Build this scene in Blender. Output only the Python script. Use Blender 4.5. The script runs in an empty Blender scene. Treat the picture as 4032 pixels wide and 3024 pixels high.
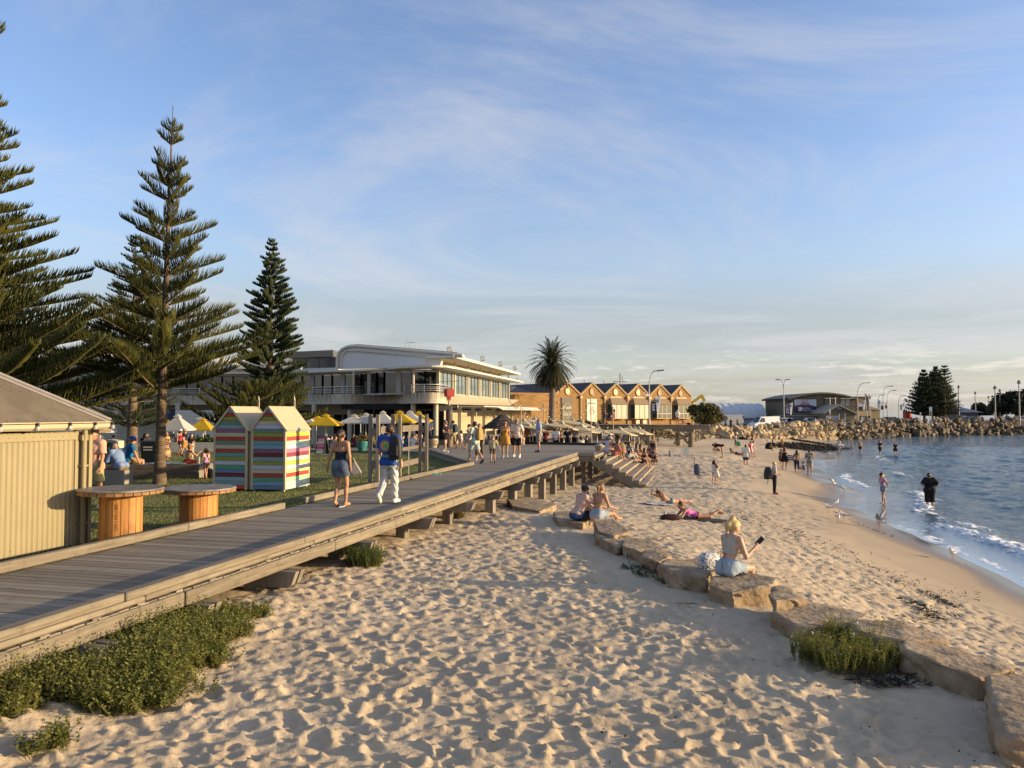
import bpy,bmesh,math,random
import numpy as np
from mathutils import Vector,Matrix
from math import cos,sin,pi,radians
NA,LSP,PI2=np.array,np.linspace,6.2832
R=math.radians
random.seed(7)
rng=np.random.default_rng(11)
scene=bpy.context.scene
col=scene.collection
# ---------------------------------------------------------------- camera, world, sun, exposure
CZ=4.55
F=3050.0
PITCH=R(2.12)
cam_d=bpy.data.cameras.new('camera')
cam=bpy.data.objects.new('camera',cam_d)
col.objects.link(cam)
cam.location=(0,0,CZ)
cam.rotation_euler=(R(90)+PITCH,0,0)
cam_d.sensor_width=36.0
cam_d.lens=36.0*F/4032.0
cam_d.clip_start=0.05
cam_d.clip_end=6000
scene.camera=cam
SUN_EL,SUN_AZ=R(10.3),R(95.0)
SUN_DIR=Vector((sin(SUN_AZ)*cos(SUN_EL),cos(SUN_AZ)*cos(SUN_EL),sin(SUN_EL)))
world=bpy.data.worlds.new('World')
scene.world=world
world.use_nodes=True
wn,wl=world.node_tree.nodes,world.node_tree.links
wn.clear()
w_out=wn.new('ShaderNodeOutputWorld')
w_bg=wn.new('ShaderNodeBackground')
w_sky=wn.new('ShaderNodeTexSky')
w_sky.sky_type='NISHITA'
w_sky.sun_disc=False
w_sky.sun_elevation=SUN_EL
w_sky.sun_rotation=SUN_AZ
w_sky.air_density=1.0
w_sky.dust_density=1.2
w_sky.ozone_density=2.0
SKY_STRENGTH=0.15
w_bg.inputs['Strength'].default_value=SKY_STRENGTH
tc=wn.new('ShaderNodeTexCoord')
sep=wn.new('ShaderNodeSeparateXYZ')
wl.new(tc.outputs['Generated'],sep.inputs[0])
def wmath(op,a,b=None,clamp=False):
 n=wn.new('ShaderNodeMath');n.operation=op;n.use_clamp=clamp
 for i,v in enumerate((a,b)):
  if v is None:continue
  if isinstance(v,(int,float)):n.inputs[i].default_value=v
  else:wl.new(v,n.inputs[i])
 return n.outputs[0]
def wnoise(vec,scale,detail,rough,dist=0.0):
 n=wn.new('ShaderNodeTexNoise');n.inputs['Scale'].default_value=scale
 n.inputs['Detail'].default_value=detail;n.inputs['Roughness'].default_value=rough
 n.inputs['Distortion'].default_value=dist
 wl.new(vec,n.inputs['Vector']);return n.outputs['Fac']
def wramp(fac,a,b):
 n=wn.new('ShaderNodeMapRange');n.interpolation_type='SMOOTHSTEP'
 wl.new(fac,n.inputs['Value']);n.inputs['From Min'].default_value=a;n.inputs['From Max'].default_value=b
 return n.outputs['Result']
zc=wmath('MAXIMUM',sep.outputs['Z'],0.012)
inv=wmath('DIVIDE',1.0,wmath('ADD',zc,0.06))
cx=wmath('MULTIPLY',sep.outputs['X'],inv)
cy=wmath('MULTIPLY',sep.outputs['Y'],inv)
comb=wn.new('ShaderNodeCombineXYZ')
wl.new(wmath('MULTIPLY',cx,0.8),comb.inputs[0]);wl.new(wmath('MULTIPLY',cy,0.8),comb.inputs[1])
cirrus=wmath('MULTIPLY',wramp(wnoise(comb.outputs[0],0.62,8,0.64,0.9),0.42,0.70),0.60)
comb2=wn.new('ShaderNodeCombineXYZ')
wl.new(wmath('MULTIPLY',sep.outputs['X'],16.0),comb2.inputs[0])
wl.new(wmath('MULTIPLY',sep.outputs['Y'],4.0),comb2.inputs[1])
wl.new(wmath('MULTIPLY',sep.outputs['Z'],95.0),comb2.inputs[2])
low=wramp(wnoise(comb2.outputs[0],1.0,7,0.66),0.53,0.64)
band=wmath('MULTIPLY',wramp(sep.outputs['Z'],0.0,0.03),wmath('SUBTRACT',1.0,wramp(sep.outputs['Z'],0.045,0.10)))
low=wmath('MULTIPLY',wmath('MULTIPLY',low,band),0.8)
smoke=wmath('MULTIPLY',wramp(sep.outputs['Z'],0.055,0.10),wmath('SUBTRACT',1.0,wramp(sep.outputs['Z'],0.11,0.19)))
smoke=wmath('MULTIPLY',smoke,0.35)
haze=wmath('MULTIPLY',wmath('SUBTRACT',1.0,wramp(sep.outputs['Z'],-0.02,0.34)),0.62)
def wmix(fac,a,colr):
 n=wn.new('ShaderNodeMix');n.data_type='RGBA'
 wl.new(fac,n.inputs[0]);wl.new(a,n.inputs[6]);n.inputs[7].default_value=(*colr,1)
 return n.outputs[2]
SK=1.0/SKY_STRENGTH
def skc(r,g,b,k=1.0):return(r*SK*k,g*SK*k,b*SK*k)
SKYGAIN=0.30
c0=w_sky.outputs['Color']
hs=wn.new('ShaderNodeMix');hs.data_type='RGBA';hs.blend_type='MULTIPLY'
hs.inputs[0].default_value=1.0
wl.new(c0,hs.inputs[6]);hs.inputs[7].default_value=(0.76,0.725,0.82,1)
c1=wmix(haze,hs.outputs[2],skc(0.68,0.70,0.67,SKYGAIN))
c2=wmix(smoke,c1,skc(0.56,0.555,0.54,SKYGAIN))
c3=wmix(cirrus,c2,skc(0.98,0.98,1.02,SKYGAIN))
cmb3=wn.new('ShaderNodeCombineXYZ')
wl.new(wmath('MULTIPLY',sep.outputs['X'],3.2),cmb3.inputs[0]);wl.new(wmath('MULTIPLY',sep.outputs['Y'],2.0),cmb3.inputs[1]);wl.new(wmath('MULTIPLY',sep.outputs['Z'],60.0),cmb3.inputs[2])
streak=wmath('MULTIPLY',wmath('MULTIPLY',wramp(wnoise(cmb3.outputs[0],1.3,6,0.6,0.4),0.50,0.68),0.28),wmath('SUBTRACT',1.0,wramp(sep.outputs['Z'],0.07,0.13)))
c3=wmix(streak,c3,skc(0.56,0.585,0.63,SKYGAIN))
c4=wmix(low,c3,skc(1.22,1.15,1.04,SKYGAIN))
wl.new(c4,w_bg.inputs['Color'])
wl.new(w_bg.outputs[0],w_out.inputs['Surface'])
sun_d=bpy.data.lights.new('sun','SUN')
sun_d.energy=3.2
sun_d.angle=R(0.55)
sun_d.color=(1.0,0.77,0.45)
sun=bpy.data.objects.new('sun',sun_d)
col.objects.link(sun)
sun.rotation_euler=SUN_DIR.to_track_quat('Z','Y').to_euler()
sun.location=(60,-10,40)
scene.view_settings.view_transform='Standard'
scene.view_settings.look='None'
scene.view_settings.exposure=1.3
scene.view_settings.gamma=1.0
scene.view_settings.use_curve_mapping=False
scene.render.engine='CYCLES'
scene.cycles.use_denoising=True
scene.cycles.max_bounces=6
scene.cycles.diffuse_bounces=3
scene.cycles.transparent_max_bounces=16
scene.cycles.caustics_reflective=False
scene.cycles.caustics_refractive=False
# ---------------------------------------------------------------- photo pixels to points in the place
CP,SP=cos(PITCH),sin(PITCH)
def ray(px,py):
 a,b=(px-2016.0)/F,(1512.0-py)/F
 return NA([a,CP-b*SP,SP+b*CP])
def at(px,py,z):
 d=ray(px,py);t=(z-CZ)/d[2]
 return NA([d[0]*t,d[1]*t,z])
def atY(px,py,Y):
 d=ray(px,py);t=Y/d[1]
 return NA([d[0]*t,Y,CZ+d[2]*t])
TH=R(14.0)
CT,ST=cos(TH),sin(TH)
def loc2(w,v,z=0.0):return NA([w*CT+v*ST,-w*ST+v*CT,z])
def to_wv(x,y):return(x*CT-y*ST,x*ST+y*CT)
DECK,LAWN=2.51,2.38
# ---------------------------------------------------------------- materials
MATS={}
def nt(m):return m.node_tree.nodes,m.node_tree.links
def mat(name,colr=(0.5,0.5,0.5),rough=0.7,metal=0.0,var=0.0,vscale=6.0,bump=0.0,bscale=60.0,spec=0.4,col2=None,c2range=(0.45,0.62),stretch=None,trans=0.0,alpha=1.0,sheen=0.0,detail=6.0,coords='Object',sss=0.0):
 if name in MATS:return MATS[name]
 m=bpy.data.materials.new(name);m.use_nodes=True
 n,l=nt(m);b=n['Principled BSDF']
 b.inputs['Base Color'].default_value=(*colr,1);b.inputs['Roughness'].default_value=rough
 b.inputs['Metallic'].default_value=metal;b.inputs['Specular IOR Level'].default_value=spec
 b.inputs['Transmission Weight'].default_value=trans;b.inputs['Alpha'].default_value=alpha
 if sheen:b.inputs['Sheen Weight'].default_value=sheen
 if sss:
  b.inputs['Subsurface Weight'].default_value=sss;b.inputs['Subsurface Radius'].default_value=(0.02,0.008,0.004)
 if var or col2 or bump:
  t=n.new('ShaderNodeTexCoord');vec=t.outputs[coords]
  if stretch:
   mp=n.new('ShaderNodeMapping');mp.inputs['Scale'].default_value=stretch;l.new(vec,mp.inputs['Vector']);vec=mp.outputs[0]
 if var or col2:
  ns=n.new('ShaderNodeTexNoise');ns.inputs['Scale'].default_value=vscale;ns.inputs['Detail'].default_value=detail
  ns.inputs['Roughness'].default_value=0.65
  l.new(vec,ns.inputs['Vector'])
  mr=n.new('ShaderNodeMapRange');l.new(ns.outputs['Fac'],mr.inputs['Value'])
  mr.inputs['From Min'].default_value,mr.inputs['From Max'].default_value=c2range if col2 else(0.3,0.7)
  mx=n.new('ShaderNodeMix');mx.data_type='RGBA';l.new(mr.outputs[0],mx.inputs[0])
  if col2:
   mx.inputs[6].default_value=(*colr,1);mx.inputs[7].default_value=(*col2,1)
  else:
   mx.inputs[6].default_value=(*[max(0,c*(1-var)) for c in colr],1)
   mx.inputs[7].default_value=(*[min(1,c*(1+var)) for c in colr],1)
  l.new(mx.outputs[2],b.inputs['Base Color'])
 if bump:
  nb=n.new('ShaderNodeTexNoise');nb.inputs['Scale'].default_value=bscale;nb.inputs['Detail'].default_value=4
  l.new(vec,nb.inputs['Vector'])
  bp=n.new('ShaderNodeBump');bp.inputs['Strength'].default_value=bump;bp.inputs['Distance'].default_value=0.02
  l.new(nb.outputs['Fac'],bp.inputs['Height']);l.new(bp.outputs[0],b.inputs['Normal'])
 MATS[name]=m
 return m
def wood(name,c1,c2,along='X',rough=0.8,ring=True,per_obj=0.25):
 """weathered timber: long grain along one axis, streaks, and a shade of its own for every piece"""
 if name in MATS:return MATS[name]
 m=bpy.data.materials.new(name);m.use_nodes=True
 n,l=nt(m);b=n['Principled BSDF'];b.inputs['Roughness'].default_value=rough;b.inputs['Specular IOR Level'].default_value=0.25
 t=n.new('ShaderNodeTexCoord');mp=n.new('ShaderNodeMapping')
 sc={'X':(1.2,26,26),'Y':(26,1.2,26),'Z':(26,26,1.2)}[along]
 mp.inputs['Scale'].default_value=sc;l.new(t.outputs['Object'],mp.inputs['Vector'])
 oi=n.new('ShaderNodeObjectInfo')
 addv=n.new('ShaderNodeVectorMath');addv.operation='ADD';l.new(mp.outputs[0],addv.inputs[0])
 cmb=n.new('ShaderNodeCombineXYZ');ml=n.new('ShaderNodeMath');ml.operation='MULTIPLY';ml.inputs[1].default_value=57
 l.new(oi.outputs['Random'],ml.inputs[0]);l.new(ml.outputs[0],cmb.inputs[0]);l.new(ml.outputs[0],cmb.inputs[1])
 l.new(cmb.outputs[0],addv.inputs[1])
 ns=n.new('ShaderNodeTexNoise');ns.inputs['Scale'].default_value=1.0;ns.inputs['Detail'].default_value=7
 ns.inputs['Roughness'].default_value=0.7;l.new(addv.outputs[0],ns.inputs['Vector'])
 mr=n.new('ShaderNodeMapRange');mr.inputs['From Min'].default_value=0.3;mr.inputs['From Max'].default_value=0.7
 l.new(ns.outputs['Fac'],mr.inputs['Value'])
 mx=n.new('ShaderNodeMix');mx.data_type='RGBA';l.new(mr.outputs[0],mx.inputs[0])
 mx.inputs[6].default_value=(*c1,1);mx.inputs[7].default_value=(*c2,1)
 n2=n.new('ShaderNodeTexNoise');n2.inputs['Scale'].default_value=3.2;n2.inputs['Detail'].default_value=7;n2.inputs['Roughness'].default_value=.75
 a2=n.new('ShaderNodeVectorMath');l.new(t.outputs['Object'],a2.inputs[0]);l.new(cmb.outputs[0],a2.inputs[1]);l.new(a2.outputs[0],n2.inputs['Vector'])
 m2=n.new('ShaderNodeMapRange');l.new(n2.outputs['Fac'],m2.inputs['Value']);m2.inputs['From Min'].default_value=.52;m2.inputs['From Max'].default_value=.70;m2.inputs['To Max'].default_value=.6
 x2=n.new('ShaderNodeMix');x2.data_type='RGBA';l.new(m2.outputs[0],x2.inputs[0]);l.new(mx.outputs[2],x2.inputs[6]);x2.inputs[7].default_value=(*[c*.55 for c in c1],1)
 hv=n.new('ShaderNodeHueSaturation');l.new(x2.outputs[2],hv.inputs['Color'])
 vr=n.new('ShaderNodeMapRange');l.new(oi.outputs['Random'],vr.inputs['Value'])
 vr.inputs['To Min'].default_value=1-per_obj;vr.inputs['To Max'].default_value=1+per_obj
 l.new(vr.outputs[0],hv.inputs['Value'])
 l.new(hv.outputs[0],b.inputs['Base Color'])
 bp=n.new('ShaderNodeBump');bp.inputs['Strength'].default_value=0.35;bp.inputs['Distance'].default_value=0.01
 l.new(ns.outputs['Fac'],bp.inputs['Height']);l.new(bp.outputs[0],b.inputs['Normal'])
 MATS[name]=m
 return m
 # ---------------------------------------------------------------- objects
def tag(o,label=None,cat=None,group=None,kind=None):
 if label:o['label']=label
 if cat:o['category']=cat
 if group:o['group']=group
 if kind:o['kind']=kind
 return o
def thing(name,label,cat,loc=(0,0,0),rz=0.0,group=None,kind=None,parent=None):
 o=bpy.data.objects.new(name,None);col.objects.link(o)
 o.empty_display_size=0.2
 o.location=tuple(float(c) for c in loc);o.rotation_euler=(0,0,rz)
 return tag(o,label,cat,group,kind)
def link(name,me,parent=None,loc=(0,0,0),rot=(0,0,0)):
 o=bpy.data.objects.new(name,me);col.objects.link(o)
 if parent is not None:o.parent=parent
 o.location=tuple(float(c) for c in loc);o.rotation_euler=rot
 return o
def copy_tree(o,parent=None):
 c=o.copy();col.objects.link(c)
 if parent is not None:c.parent=parent
 for ch in list(o.children):copy_tree(ch,c)
 return c
def mesh_np(name,v,faces,mats,smooth=False,midx=None):
 """mesh from numpy arrays; faces (N,3) or (N,4)"""
 me=bpy.data.meshes.new(name)
 v=np.asarray(v,dtype=np.float32);faces=np.asarray(faces,dtype=np.int32)
 k=faces.shape[1]
 me.vertices.add(len(v));me.vertices.foreach_set('co',v.ravel())
 me.loops.add(faces.size);me.loops.foreach_set('vertex_index',faces.ravel())
 me.polygons.add(len(faces))
 me.polygons.foreach_set('loop_start',np.arange(0,faces.size,k,dtype=np.int32))
 me.polygons.foreach_set('loop_total',np.full(len(faces),k,dtype=np.int32))
 if midx is not None:me.polygons.foreach_set('material_index',np.asarray(midx,dtype=np.int32))
 me.polygons.foreach_set('use_smooth',np.full(len(faces),bool(smooth)))
 for m in(mats if isinstance(mats,(list,tuple)) else[mats]):me.materials.append(m)
 me.update(calc_edges=True)
 return me
class MB:
 """gathers boxes, bars, tubes and sheets into one mesh"""
 def __init__(s):s.v,s.f,s.m,s.sm=[],[],[],[]
 def add(s,vs,fs,mi=0,smooth=False):
  o=len(s.v);s.v+=[tuple(float(c) for c in p) for p in vs]
  for f in fs:s.f.append(tuple(i+o for i in f));s.m.append(mi);s.sm.append(smooth)
  return s
 def box(s,c,d,rz=0.0,mi=0,rot=None,taper=None,bevel=0.0):
  x,y,z=d[0]/2,d[1]/2,d[2]/2
  M=rot if rot is not None else Matrix.Rotation(rz,3,'Z')
  if bevel>0:
   b=min(bevel,x*.9,y*.9,z*.9)
   pts=[]
   for sx in(-1,1):
    for sy in(-1,1):
     for sz in(-1,1):
      pts+=[(sx*x,sy*(y-b),sz*(z-b)),(sx*(x-b),sy*y,sz*(z-b)),(sx*(x-b),sy*(y-b),sz*z)]
   bm=bmesh.new()
   for p in pts:bm.verts.new(M@Vector(p)+Vector(c))
   bmesh.ops.convex_hull(bm,input=bm.verts)
   bm.verts.index_update()
   s.add([v.co[:] for v in bm.verts],[[v.index for v in f.verts] for f in bm.faces],mi);bm.free()
   return s
  t=taper or(1,1)
  vs=[]
  for sz in(-1,1):
   kx,ky=(1,1) if sz<0 else t
   for sx,sy in((-1,-1),(1,-1),(1,1),(-1,1)):vs.append(M@Vector((sx*x*kx,sy*y*ky,sz*z))+Vector(c))
  return s.add(vs,[(3,2,1,0),(4,5,6,7),(0,1,5,4),(1,2,6,5),(2,3,7,6),(3,0,4,7)],mi)
 def bar(s,p,q,w,h=None,mi=0,up=(0,0,1)):
  p,q=Vector(p),Vector(q);d=q-p;L=d.length
  if L<1e-6:return s
  y=d/L;u=Vector(up)
  if abs(y.dot(u))>0.98:u=Vector((0,1,0)) if abs(y.y)<.9 else Vector((1,0,0))
  x=y.cross(u).normalized();z=x.cross(y)
  return s.box((p+q)/2,(w,L,h or w),rot=Matrix((x,y,z)).transposed(),mi=mi)
 def tube(s,path,rad,n=8,mi=0,caps=True,smooth=True):
  P=[Vector(p) for p in path];k=len(P)
  rs=[rad]*k if isinstance(rad,(int,float)) else list(rad)
  vs,fs=[],[]
  px=None
  for i,p in enumerate(P):
   t=(P[min(i+1,k-1)]-P[max(i-1,0)])
   t=t.normalized() if t.length>1e-9 else Vector((0,0,1))
   if px is None:px=t.orthogonal().normalized()
   px=(px-t*px.dot(t));px=px.normalized() if px.length>1e-6 else t.orthogonal().normalized()
   py=t.cross(px)
   for j in range(n):
    a=2*pi*j/n;vs.append(p+(px*cos(a)+py*sin(a))*rs[i])
  for i in range(k-1):
   for j in range(n):
    a,b=i*n+j,i*n+(j+1)%n;fs.append((a,b,b+n,a+n))
  s.add(vs,fs,mi,smooth)
  if caps:
   s.add(vs[:n],[tuple(reversed(range(n)))],mi);s.add(vs[-n:],[tuple(range(n))],mi)
  return s
 def lathe(s,prof,n=20,c=(0,0,0),mi=0,smooth=True,sq=False):
  vs,fs=[],[]
  for r,z in prof:
   for j in range(n):
    a=2*pi*j/n;vs.append((c[0]+r*cos(a),c[1]+r*sin(a),c[2]+z))
  for i in range(len(prof)-1):
   for j in range(n):
    a,b=i*n+j,i*n+(j+1)%n;fs.append((a,b,b+n,a+n))
  s.add(vs,fs,mi,smooth)
  if prof[0][0]>1e-4:s.add(vs[:n],[tuple(reversed(range(n)))],mi)
  if prof[-1][0]>1e-4:s.add(vs[-n:],[tuple(range(n))],mi)
  return s
 def prism(s,poly,axis,a,b,mi=0):
  """polygon in the plane across `axis` pushed from a to b; poly points are the two other coordinates in order"""
  n=len(poly)
  def pt(p,t):return{'x':(t,p[0],p[1]),'y':(p[0],t,p[1]),'z':(p[0],p[1],t)}[axis]
  vs=[pt(p,a) for p in poly]+[pt(p,b) for p in poly]
  fs=[tuple(range(n)),tuple(reversed(range(n,2*n)))]+[(i,i+n,(i+1)%n+n,(i+1)%n) for i in range(n)]
  return s.add(vs,fs,mi)
 def quad(s,*p,mi=0):return s.add(p,[tuple(range(len(p)))],mi)
 def mesh(s,name,mats,fix=True):
  me=bpy.data.meshes.new(name)
  me.from_pydata(s.v,[],s.f)
  for m in(mats if isinstance(mats,(list,tuple)) else[mats]):me.materials.append(m)
  me.polygons.foreach_set('material_index',s.m);me.polygons.foreach_set('use_smooth',s.sm)
  if fix:
   bm=bmesh.new();bm.from_mesh(me);bmesh.ops.recalc_face_normals(bm,faces=bm.faces);bm.to_mesh(me);bm.free()
  me.update()
  return me
 def build(s,name,mats,parent=None,loc=(0,0,0),rot=(0,0,0)):
  return link(name,s.mesh(name,mats),parent,loc,rot)
def text(body,size,m,parent,loc,rot,name='lettering',extrude=0.004,align='CENTER',xs=1.0,shear=0.0):
 cu=bpy.data.curves.new(name,'FONT');cu.body=body;cu.size=size;cu.extrude=extrude
 cu.align_x=align;cu.align_y='CENTER';cu.resolution_u=2;cu.shear=shear
 o=bpy.data.objects.new(name,cu);col.objects.link(o)
 dg=bpy.context.evaluated_depsgraph_get()
 me=bpy.data.meshes.new_from_object(o.evaluated_get(dg))
 bpy.data.objects.remove(o)
 me.materials.clear();me.materials.append(m)
 q=link(name,me,parent,loc,rot);q.scale=(xs,1,1)
 return q
 # ---------------------------------------------------------------- the shape of the beach
SHORE_PX=[(4032,2335),(3877,2247),(3764,2200),(3614,2125),(3508,2080),(3400,2045),(3324,2001),(3350,1960),(3249,1905),(3200,1877),(3188,1842),(3268,1803),(3215,1776),(3292,1764),(3262,1742),(3302,1726)]
SHORE=NA([at(px,py,0.0)[:2] for px,py in SHORE_PX])
SHORE=np.vstack([[13.6,4.0],[13.0,12.0],SHORE,[66.0,152.0],[84,164],[112,173],[200,205],[420,250]])
def shore_dist(x,y):
 """distance to the water's edge, positive on the land side"""
 x=np.asarray(x,float);y=np.asarray(y,float)
 best=np.full(x.shape,1e9);sgn=np.ones(x.shape)
 for(ax,ay),(bx,by) in zip(SHORE[:-1],SHORE[1:]):
  dx,dy=bx-ax,by-ay;L2=dx*dx+dy*dy
  t=np.clip(((x-ax)*dx+(y-ay)*dy)/L2,0,1)
  qx,qy=x-ax-t*dx,y-ay-t*dy
  d=np.hypot(qx,qy);cr=dx*(y-ay)-dy*(x-ax)
  upd=d<best-1e-9
  best=np.where(upd,d,best);sgn=np.where(upd,np.where(cr>0,1.0,-1.0),sgn)
 return best*sgn
GROUND_PX=[(2740,2050,1.22),(3050,1945,.85),(2820,1905,1.15),(2940,1845,1.1),(2575,1995,1.32),(2520,1928,1.08),(2900,1764,1.25),(2700,1745,1.4),(2780,1722,1.5),(3000,1728,1.35),(3170,1730,.8),(2550,1800,1.25),(2400,1900,1.1),(2960,2060,1.15),(3150,2150,1.0),(3400,2300,.85),(3650,2480,.95),(3000,2250,1.7),(3300,2400,1.72),(3640,2580,1.86),(4000,2700,1.8),(2500,2140,1.72),(2370,2040,1.72),(3060,1870,0.95),(3150,1900,.7),(3230,1990,.55),(3330,2090,.5),(3600,2260,.42),(3900,2400,.42),(3080,1840,.75),(3100,1790,.8),(1500,2700,1.98),(500,2900,1.98),(2500,2900,1.98),(3500,2950,1.95),(2000,2400,1.88),(2600,2370,1.92),(3000,2480,1.93),(3870,2745,1.9),(1500,2300,1.96),(2100,2150,1.74),(1300,2240,1.98),(1100,2300,2.02),(700,2440,2.05),(1800,2060,1.72),(2170,1964,1.30),(2000,1975,1.42)]
gp=[at(px,py,z) for px,py,z in GROUND_PX]
gp+=[NA([x,y,0.0]) for x,y in SHORE[:18]]
for(x0,y0),(x1,y1) in zip(SHORE[:17],SHORE[1:18]):
 n=NA([y1-y0,-(x1-x0)]);n/=np.linalg.norm(n)
 for d,z in((6,-.35),(22,-1.2)):gp.append(NA([(x0+x1)/2+n[0]*d,(y0+y1)/2+n[1]*d,z]))
for w,v,z in((-7.3,4,2.05),(-7.3,14,2.0),(-7.3,22,1.75),(-7.3,30,1.35),(-4,45,1.35),(0,60,1.4),(-20,4,2.0),(-20,20,2.0),(-25,40,1.9),(-20,60,1.8),(-9,52,1.95),(-9,60,1.95),(-6.6,53,1.85),(-5.5,58,1.7),(-40,30,2.1),(-5,80,1.7),(-30,100,2.6),(-30,160,3.0)):
 p=loc2(w,v,z);gp.append(p)
gp+=[NA(p) for p in((12,78,1.5),(20,92,1.6),(14,97,2.9),(6,92,2.4),(24,104,2.3),(24,112,2.8),(40,122,2.5),(62,145,2.5),(100,176,2.7),(0,130,3.0),(40,180,2.9),(100,240,2.9),(0,260,3.0),(160,260,2.9),(-100,150,3),(-150,60,2.5),(-60,10,2.2),(-20,-10,2.0),(5,-10,2.0),(5,2,2.0),(9,5,1.5))]
gp=NA(gp)
def _rbf_fit(P):
 n=len(P);D=np.hypot(P[:,None,0]-P[None,:,0],P[:,None,1]-P[None,:,1])
 A=np.zeros((n+1,n+1));A[:n,:n]=D+np.eye(n)*1e-6-np.eye(n)*0.15;A[:n,n]=1;A[n,:n]=1
 return np.linalg.solve(A,np.append(P[:,2],0))
RBF=_rbf_fit(gp)
def hbase(x,y):
 x=np.asarray(x,float);y=np.asarray(y,float);o=np.full(x.shape,RBF[-1])
 for(px,py,_),c in zip(gp,RBF[:-1]):o=o+c*np.sqrt((x-px)**2+(y-py)**2+0.3)
 return o
def on_sand(px,py):
 d=ray(px,py);t=2.0
 lo=None
 for i in range(4000):
  p=NA([0,0,CZ])+d*t
  if p[2]<=float(hbase(p[0],p[1])):break
  lo=t;t*=1.01
 a,b=lo,t
 for i in range(18):
  m=(a+b)/2;p=NA([0,0,CZ])+d*m
  if p[2]<=float(hbase(p[0],p[1])):b=m
  else:a=m
 p=NA([0,0,CZ])+d*b
 return p
def vnoise(x,y,sc,seed):
 g=np.random.default_rng(seed).random((128,128))
 u,v=x*sc+37.3,y*sc+11.7
 i,j=np.floor(u).astype(int),np.floor(v).astype(int);fu,fv=u-i,v-j
 fu=fu*fu*(3-2*fu);fv=fv*fv*(3-2*fv)
 a,b,c,d=g[i%128,j%128],g[(i+1)%128,j%128],g[i%128,(j+1)%128],g[(i+1)%128,(j+1)%128]
 return(a*(1-fu)+b*fu)*(1-fv)+(c*(1-fu)+d*fu)*fv-0.5
 # ---- the sand, one sheet, finer where it is walked on close by
def fan_grid(r,ang):
 RR,AA=np.meshgrid(r,ang,indexing='ij')
 n,m=RR.shape
 idx=np.arange(n*m).reshape(n,m)
 q=np.stack([idx[:-1,:-1],idx[:-1,1:],idx[1:,1:],idx[1:,:-1]],-1).reshape(-1,4)[:,::-1]
 return RR,AA,q
r1=[3.6]
while r1[-1]<62:r1.append(r1[-1]*(1.0044 if r1[-1]<30 else 1.006))
while r1[-1]<2500:r1.append(r1[-1]*1.025)
r1=NA(r1)
ang=np.concatenate([LSP(-70,-42,10)[:-1],LSP(-42,42,440),LSP(42,70,10)[1:]])*pi/180
RR,AA,quads=fan_grid(r1,ang)
X,Y=RR*np.sin(AA),RR*np.cos(AA)
Z=hbase(X,Y)
S=shore_dist(X,Y)
W_,V_=to_wv(X,Y)
LEDGE_PX=[(1960,1990,1.75),(2330,2062,1.75),(2450,2135,1.8),(2570,2215,1.9),(2700,2265,1.95),(2830,2315,1.95),(3000,2340,1.95),(3200,2430,1.95),(3500,2560,1.95),(3850,2730,1.95),(4032,2850,1.95)]
LEDGE=NA([at(a,b,z)[:2] for a,b,z in LEDGE_PX])
LEDGE=np.vstack([LEDGE,LEDGE[-1]+(LEDGE[-1]-LEDGE[-2])*3])
def seg_dist(x,y,P):
 best=np.full(np.shape(x),1e9);sg=np.ones(np.shape(x))
 for(ax,ay),(bx,by) in zip(P[:-1],P[1:]):
  dx,dy=bx-ax,by-ay;t=np.clip(((x-ax)*dx+(y-ay)*dy)/(dx*dx+dy*dy),0,1)
  d=np.hypot(x-ax-t*dx,y-ay-t*dy);cr=dx*(y-ay)-dy*(x-ax)
  u=d<best;best=np.where(u,d,best);sg=np.where(u,np.sign(cr),sg)
 return best,sg
LD,LS=seg_dist(X,Y,LEDGE)
seaward=LS>0
disp=0.05*vnoise(X,Y,.8,3)+0.035*vnoise(X,Y,2.6,4)
disp=np.where(RR<70,disp,0)
fr=np.random.default_rng(5)
def print_at(x,y,th,a,b,dep):
 r0,a0=math.hypot(x,y),math.atan2(x,y)
 e=a*2.3
 i0,i1=np.searchsorted(r1,[r0-e,r0+e]);j0,j1=np.searchsorted(ang,[a0-e/r0,a0+e/r0])
 if i1-i0<2 or j1-j0<2:return
 sl=(slice(i0,i1),slice(j0,j1))
 dx,dy=X[sl]-x,Y[sl]-y;c,s_=cos(th),sin(th)
 u,v=(dx*c+dy*s_)/a,(-dx*s_+dy*c)/b
 q=np.sqrt(u*u+v*v+0.25*u*v*sin(th*3))
 m=1/(1+np.exp((q-1.0)*8.5));rim=np.exp(-((q-1.27)/0.30)**2)
 D=disp[sl]
 disp[sl]=D*(1-0.8*m)-dep*m*(1-0.25*u)+rim*dep*0.34*(0.85+0.3*np.sin(th+2*np.arctan2(v,u)))
nf=0
for k in range(85000):
 r0=4.0*(64/4.0)**fr.random();a0=fr.uniform(-0.70,0.72)
 if fr.random()>min(1.0,(r0/9.0)**2*0.75+0.20):continue
 x,y=r0*sin(a0),r0*cos(a0)
 w,v=to_wv(x,y)
 if w<-6.0 or r0>60:continue
 s=float(shore_dist(x,y))
 if s<3.6+1.6*sin(y*.35)-(1.5 if y>50 else 0):continue
 ld,ls=seg_dist(NA(x),NA(y),LEDGE)
 if ls<0 and ld<0.75 and fr.random()<.8:continue
 up=ls<0
 sz=(fr.uniform(.085,.155) if up else fr.uniform(.08,.14))*max(1.0,r0/24)
 dep=(fr.uniform(.019,.046) if up else fr.uniform(.018,.040))*max(1.0,r0/30)*(1 if fr.random()>.15 else 1.4)
 print_at(x,y,fr.uniform(0,pi),sz,sz*fr.uniform(.48,.75),dep);nf+=1
disp=np.where(disp>0,.030*np.tanh(disp/.030)*np.maximum(1,RR/30),disp)
calm=np.clip((S-1.6)/2.6,0,1)
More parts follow.
